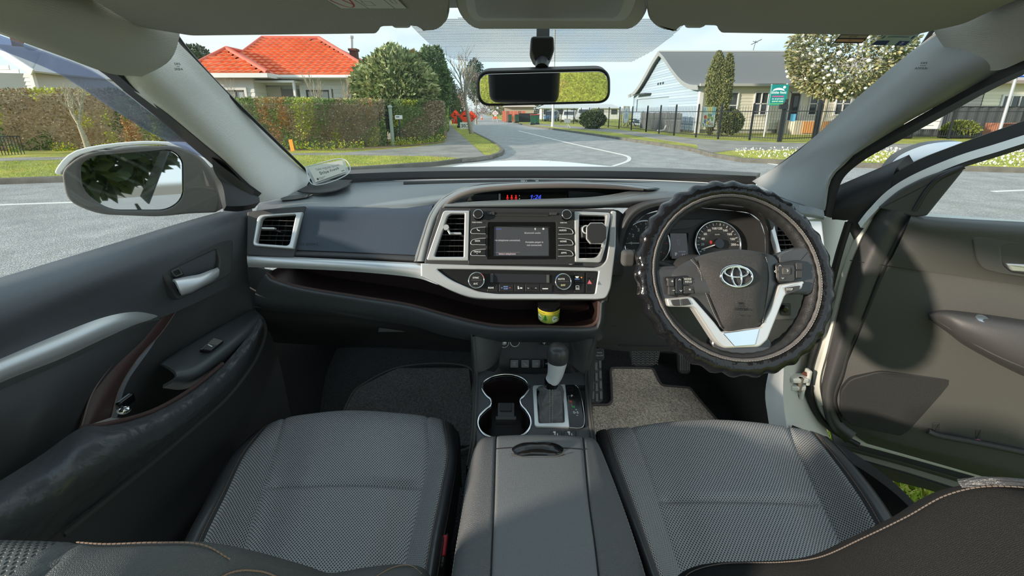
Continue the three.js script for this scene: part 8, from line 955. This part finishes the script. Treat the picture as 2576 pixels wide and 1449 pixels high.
{
  const t = thing('driver_door', 'open driver door with black trim panel, speaker grille and armrest', 'door'), FD = new Frame(V(.86,1.0,-.96), V(-.52,0,.854), V(.854,0,.52)), P = (l, z0, z1, b = .002, h) => fplate(FD, l, z0, z1, b, h, 3);
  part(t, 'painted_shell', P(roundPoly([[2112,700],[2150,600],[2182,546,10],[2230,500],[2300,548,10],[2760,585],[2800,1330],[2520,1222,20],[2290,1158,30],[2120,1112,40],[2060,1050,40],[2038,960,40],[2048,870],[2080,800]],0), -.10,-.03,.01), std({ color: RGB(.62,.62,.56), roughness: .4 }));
  part(t, 'lower_lip', [P([[2120,1128],[2290,1176],[2560,1258],[2800,1330],[2800,1354],[2560,1278],[2290,1192],[2110,1140]],-.12,-.05,.004)], std({ color: RGB(.22,.22,.21), roughness: .5 })); part(t, 'lower_seal', [P([[2100,1118],[2290,1168],[2560,1246],[2800,1318],[2800,1330],[2560,1258],[2290,1178],[2098,1126]],-.11,-.035,.003), P([[2120,1144],[2290,1196],[2560,1282],[2800,1356],[2800,1380],[2560,1306],[2330,1232],[2200,1200]],-.13,-.07,.003)], std({ color: RGB(.03,.032,.02), roughness: .6 }));
  const S = (name, rows, mat, nu = 16, nv = 16, parent = t) => part(parent, name, surf(rows.map(r => r.map(([u, v, z]) => FD.hit(u, v, z))), nu, nv, -.004), mat);
  // edge return and groove, then the main panel
  S('edge_panel', [[[2214,524,-.03],[2245,528,.0],[2272,532,.0],[2298,546,-.012]],[[2168,612,-.03],[2200,616,.0],[2228,620,.0],[2250,628,-.012]],[[2136,690,-.03],[2165,694,.0],[2192,698,.0],[2216,704,-.012]],[[2108,800,-.03],[2130,805,.0],[2152,808,.0],[2174,812,-.012]],[[2086,900,-.03],[2100,905,.0],[2115,908,.0],[2132,912,-.012]],[[2070,985,-.03],[2080,990,.0],[2090,994,.0],[2104,1000,-.012]],[[2085,1065,-.03],[2094,1062,.0],[2104,1058,.0],[2118,1052,-.012]],[[2130,1112,-.03],[2138,1104,.0],[2146,1096,.0],[2156,1086,-.012]]], M.plastic, 14,40);
  const dp = std({ color: RGB(.07,.07,.065), roughness: .52, bumpMap: T.grain, bumpScale: .0002 });
  S('belt_pad', [[[2290,545,-.02],[2340,549,-.02],[2450,556,-.02],[2600,564,-.02],[2760,572,-.02]],[[2288,552,.012],[2340,562,.016],[2450,570,.018],[2600,580,.018],[2760,590,.018]],[[2272,590,.006],[2330,596,.014],[2450,606,.018],[2600,618,.02],[2760,632,.02]],[[2248,640,.002],[2310,640,.010],[2440,655,.014],[2600,675,.016],[2760,696,.016]],[[2230,667,-.002],[2310,678,.002],[2440,697,.004],[2600,720,.006],[2760,745,.006]]], dp, 30,24);
  S('middle_panel', [[[2229,668,-.006],[2310,679,-.004],[2440,698,-.002],[2600,721,.0],[2760,746,.0]],[[2200,740,-.004],[2290,745,.0],[2430,752,.004],[2600,780,.006],[2760,810,.006]],[[2165,830,-.004],[2260,815,.002],[2400,820,.008],[2600,850,.01],[2760,880,.01]],[[2132,912,-.004],[2230,905,.006],[2400,930,.012],[2600,960,.014],[2760,990,.014]],[[2104,990,-.006],[2230,1000,.008],[2400,1030,.012],[2600,1070,.014],[2760,1100,.014]],[[2112,1050,-.006],[2230,1095,.006],[2400,1130,.012],[2600,1180,.014],[2760,1220,.014]],[[2150,1090,-.012],[2260,1118,-.004],[2400,1155,.0],[2600,1210,.0],[2760,1256,.0]],[[2180,1112,-.03],[2280,1140,-.03],[2400,1174,-.03],[2600,1232,-.03],[2760,1280,-.03]]], dp, 36,50);
  part(t, 'rubber_groove', tube([[2300,540],[2272,580],[2238,640],[2216,690],[2176,790],[2136,880],[2120,940],[2100,1005],[2118,1060]].map(([u, v]) => FD.hit(u, v, -.004)), .006,60,8), M.rubber);  // dark rubber groove moulded along the panel edge
  part(t, 'panel_seam', tube([[2138,655],[2180,661],[2228,668],[2330,682],[2440,698],[2600,721]].map(([u, v], i) => FD.hit(u, v, i < 2 ? .001 : .002)), .0012,40,5), M.void);
  // mirror corner and window frame
  part(t, 'mirror_corner', P(roundPoly([[2212,524,4],[2262,480,30],[2330,446,30],[2420,416,6],[2426,428,6],[2332,544,6],[2298,546,4]],0), -.05,.004,.004), M.plastic); part(t, 'corner_rib', tube([[2424,420],[2360,450],[2334,475],[2300,530]].map(([u, v]) => FD.hit(u, v, .004)), .005,24,8), M.black);
  const band = (name, a, z, r, mat) => part(t, name, surf([a.map(([u, v]) => FD.hit(u, v, z)), a.map(([u, v, w]) => FD.hit(u + (w ?? 0) * .5, v + (w ?? 14), z + .006))],40,3,-.02), mat);
  band('frame_paint', [[2168,562,12],[2196,524,14],[2240,478,16],[2300,440,18],[2400,398,18],[2500,367,18],[2600,336,18],[2760,290,18]],-.03,0, M.paint); band('frame_seal', [[2128,560,40],[2170,510,40],[2230,452,34],[2300,406,36],[2400,366,36],[2500,330,36],[2600,296,36],[2760,250,36]],-.05,0, M.rubber); band('frame_inner', [[2300,455,8],[2400,417,10],[2500,386,10],[2600,355,10],[2760,308,10]],-.028,0, M.rubber);
  part(t, 'painted_edge', surf([[[2180,548,-.028],[2148,606,-.028],[2122,672,-.028],[2098,770,-.028],[2072,880,-.028],[2050,960,-.028],[2058,1020,-.028]],[[2190,552,-.022],[2160,612,-.022],[2134,676,-.022],[2106,776,-.022],[2080,884,-.022],[2062,960,-.022],[2070,1020,-.022]]].map(r => r.map(p => FD.hit(...p))), 30,3,-.01), M.paintDull); part(t, 'edge_seal', tube([[2135,560],[2110,640],[2085,740],[2060,850],[2036,940],[2042,1010],[2085,1075],[2160,1118]].map(([u, v]) => FD.hit(u, v, -.03)), .008,50,8), M.rubber);
  part(t, 'window_glass', gridGeo([[FD.hit(2424,420,-.045), FD.hit(2560,376,-.045), FD.hit(2760,315,-.045)],[FD.hit(2334,545,-.045), FD.hit(2500,558,-.045), FD.hit(2760,575,-.045)]]), M.glass);
  // handle, armrest, switches, speaker, pocket
  const hb = part(t, 'handle_bezel', P(roundPoly([[2444,598,10],[2470,594,6],[2720,612,6],[2720,720,6],[2520,690,10],[2472,678,20],[2456,652,10]],0), .008,.024,.003,[roundPoly([[2518,622,8],[2540,616,6],[2690,626,8],[2690,706,8],[2546,686,8],[2524,668,8]],0)]), dp); part(hb, 'handle_recess', P(roundPoly([[2518,622,8],[2540,616,6],[2690,626,8],[2690,706,8],[2546,686,8],[2524,668,8]],0), .0,.010,0), M.void); part(t, 'pull_handle', P(roundPoly([[2532,664,4],[2690,672,4],[2690,694,6],[2544,682,6]],0), .010,.026,.003), M.silver);
  S('armrest', [[[2341,792,.012],[2372,784,.016],[2440,790,.018],[2580,810,.02],[2760,840,.02]],[[2342,793,.02],[2376,790,.045],[2440,800,.06],[2580,825,.075],[2760,860,.08]],[[2344,795,.022],[2385,806,.055],[2440,828,.075],[2580,878,.095],[2760,930,.10]],[[2343,797,.018],[2390,826,.05],[2440,858,.068],[2580,924,.09],[2760,990,.095]],[[2340,800,.01],[2390,836,.03],[2440,872,.04],[2580,944,.05],[2760,1012,.05]]], M.plastic, 30,24); part(t, 'armrest_piping', tube([[2342,794,.021],[2388,824,.053],[2440,857,.07],[2504,892,.082],[2580,924,.092],[2700,968,.095]].map(p => FD.hit(...p)), .003,40,7), M.plasticSoft);
  const fs = new Frame(FD.hit(2500,818,.062), V(-.25,.88,.4), V(.854,0,.52)); part(t, 'switch_panel', fplate(fs, roundPoly([[2455,800,4],[2700,820,4],[2700,860,4],[2500,838,6],[2462,822,6]],0), -.006,.001,.001), M.gloss); { const c = fs.p(2467,806,.004); part(t, 'mirror_knob', [fs.put(new THREE.CylinderGeometry(.010,.012,.012,20).rotateX(Math.PI / 2).translate(c.x, c.y, .006))], M.chrome); } for (const [a, b, c, d] of [[2484,812,2508,822],[2490,800,2514,808],[2528,816,2550,826],[2532,806,2556,813],[2560,820,2590,832]]) part(t, 'window_switch', fplate(fs, roundPoly([[a, b],[c, b + 2],[c, d + 2],[a, d]],1), 0,.006,.001), M.plasticSoft);
  part(t, 'speaker_grille', P(roundPoly([[2115,985,12],[2138,955,14],[2215,934,20],[2390,953,12],[2397,963,6],[2284,1088,8],[2266,1098,8],[2138,1070,14],[2114,1040,10]],0), -.005,.016,.003), std({ color: RGB(.026,.026,.027), roughness: .6, map: null, bumpMap: resized(T.perf, .045), bumpScale: .0012 }));
  const po = [[2328,1072,8],[2340,1046,10],[2590,1074,4],[2760,1094,4],[2760,1180,4],[2560,1130,6],[2348,1090,8]]; part(t, 'door_pocket', [P(roundPoly(po, 0), .006,.0135,0)], M.void); part(t, 'pocket_lip', tube([[2334,1084],[2350,1092],[2450,1112],[2576,1138],[2740,1176]].map(([u, v]) => FD.hit(u, v, .024)), .007,40,8), M.plastic); part(t, 'pocket_panel', P(roundPoly([[2345,1044,8],[2410,975,20],[2450,948,20],[2600,960,20],[2760,975,4],[2760,1090,4],[2590,1070,4]],0), .004,.015,.004), dp); part(t, 'pocket_divider', [P(rrect(2346,1065,2364,1090,2), .008,.018,.002), P(rrect(2452,1080,2470,1106,2), .008,.018,.002)], M.plastic);
  const lf = thing('pocket_leaflet', 'folded pink and blue leaflet in the driver door pocket', 'leaflet'); part(lf, 'paper', P([[2440,1106],[2460,1104],[2478,1112],[2452,1110]],.014,.018,0), std({ color: RGB(.6,.2,.28), roughness: .7 })); part(lf, 'paper', P([[2478,1110],[2490,1112],[2502,1121],[2480,1115]],.014,.018,0), std({ color: RGB(.12,.3,.6), roughness: .7 }));
  const m = thing('door_mirror', 'white back of the driver door mirror beyond the open door', 'mirror'); part(m, 'white_cap', dome(FD, smoothLoop([[2230,440],[2236,420],[2262,392],[2310,370],[2350,360],[2400,356],[2422,360],[2390,384],[2320,416],[2262,446]],5), -.20,.06,2.2), M.paint); part(m, 'mirror_shell', P(smoothLoop([[2230,440],[2236,420],[2262,392],[2310,370],[2350,360],[2400,356],[2422,360],[2390,384],[2320,416],[2262,446]],5), -.26,-.20,.004), M.black); part(m, 'mirror_foot', surf([[[2080,508,-.10],[2150,470,-.09],[2300,410,-.08]],[[2084,522,-.07],[2160,500,-.06],[2260,450,-.055]],[[2100,540,-.07],[2142,546,-.06],[2200,500,-.055]]].map(r => r.map(p => FD.hit(...p))), 14,10,-.03), M.black);
}
settle();
renderer.render(scene, camera);
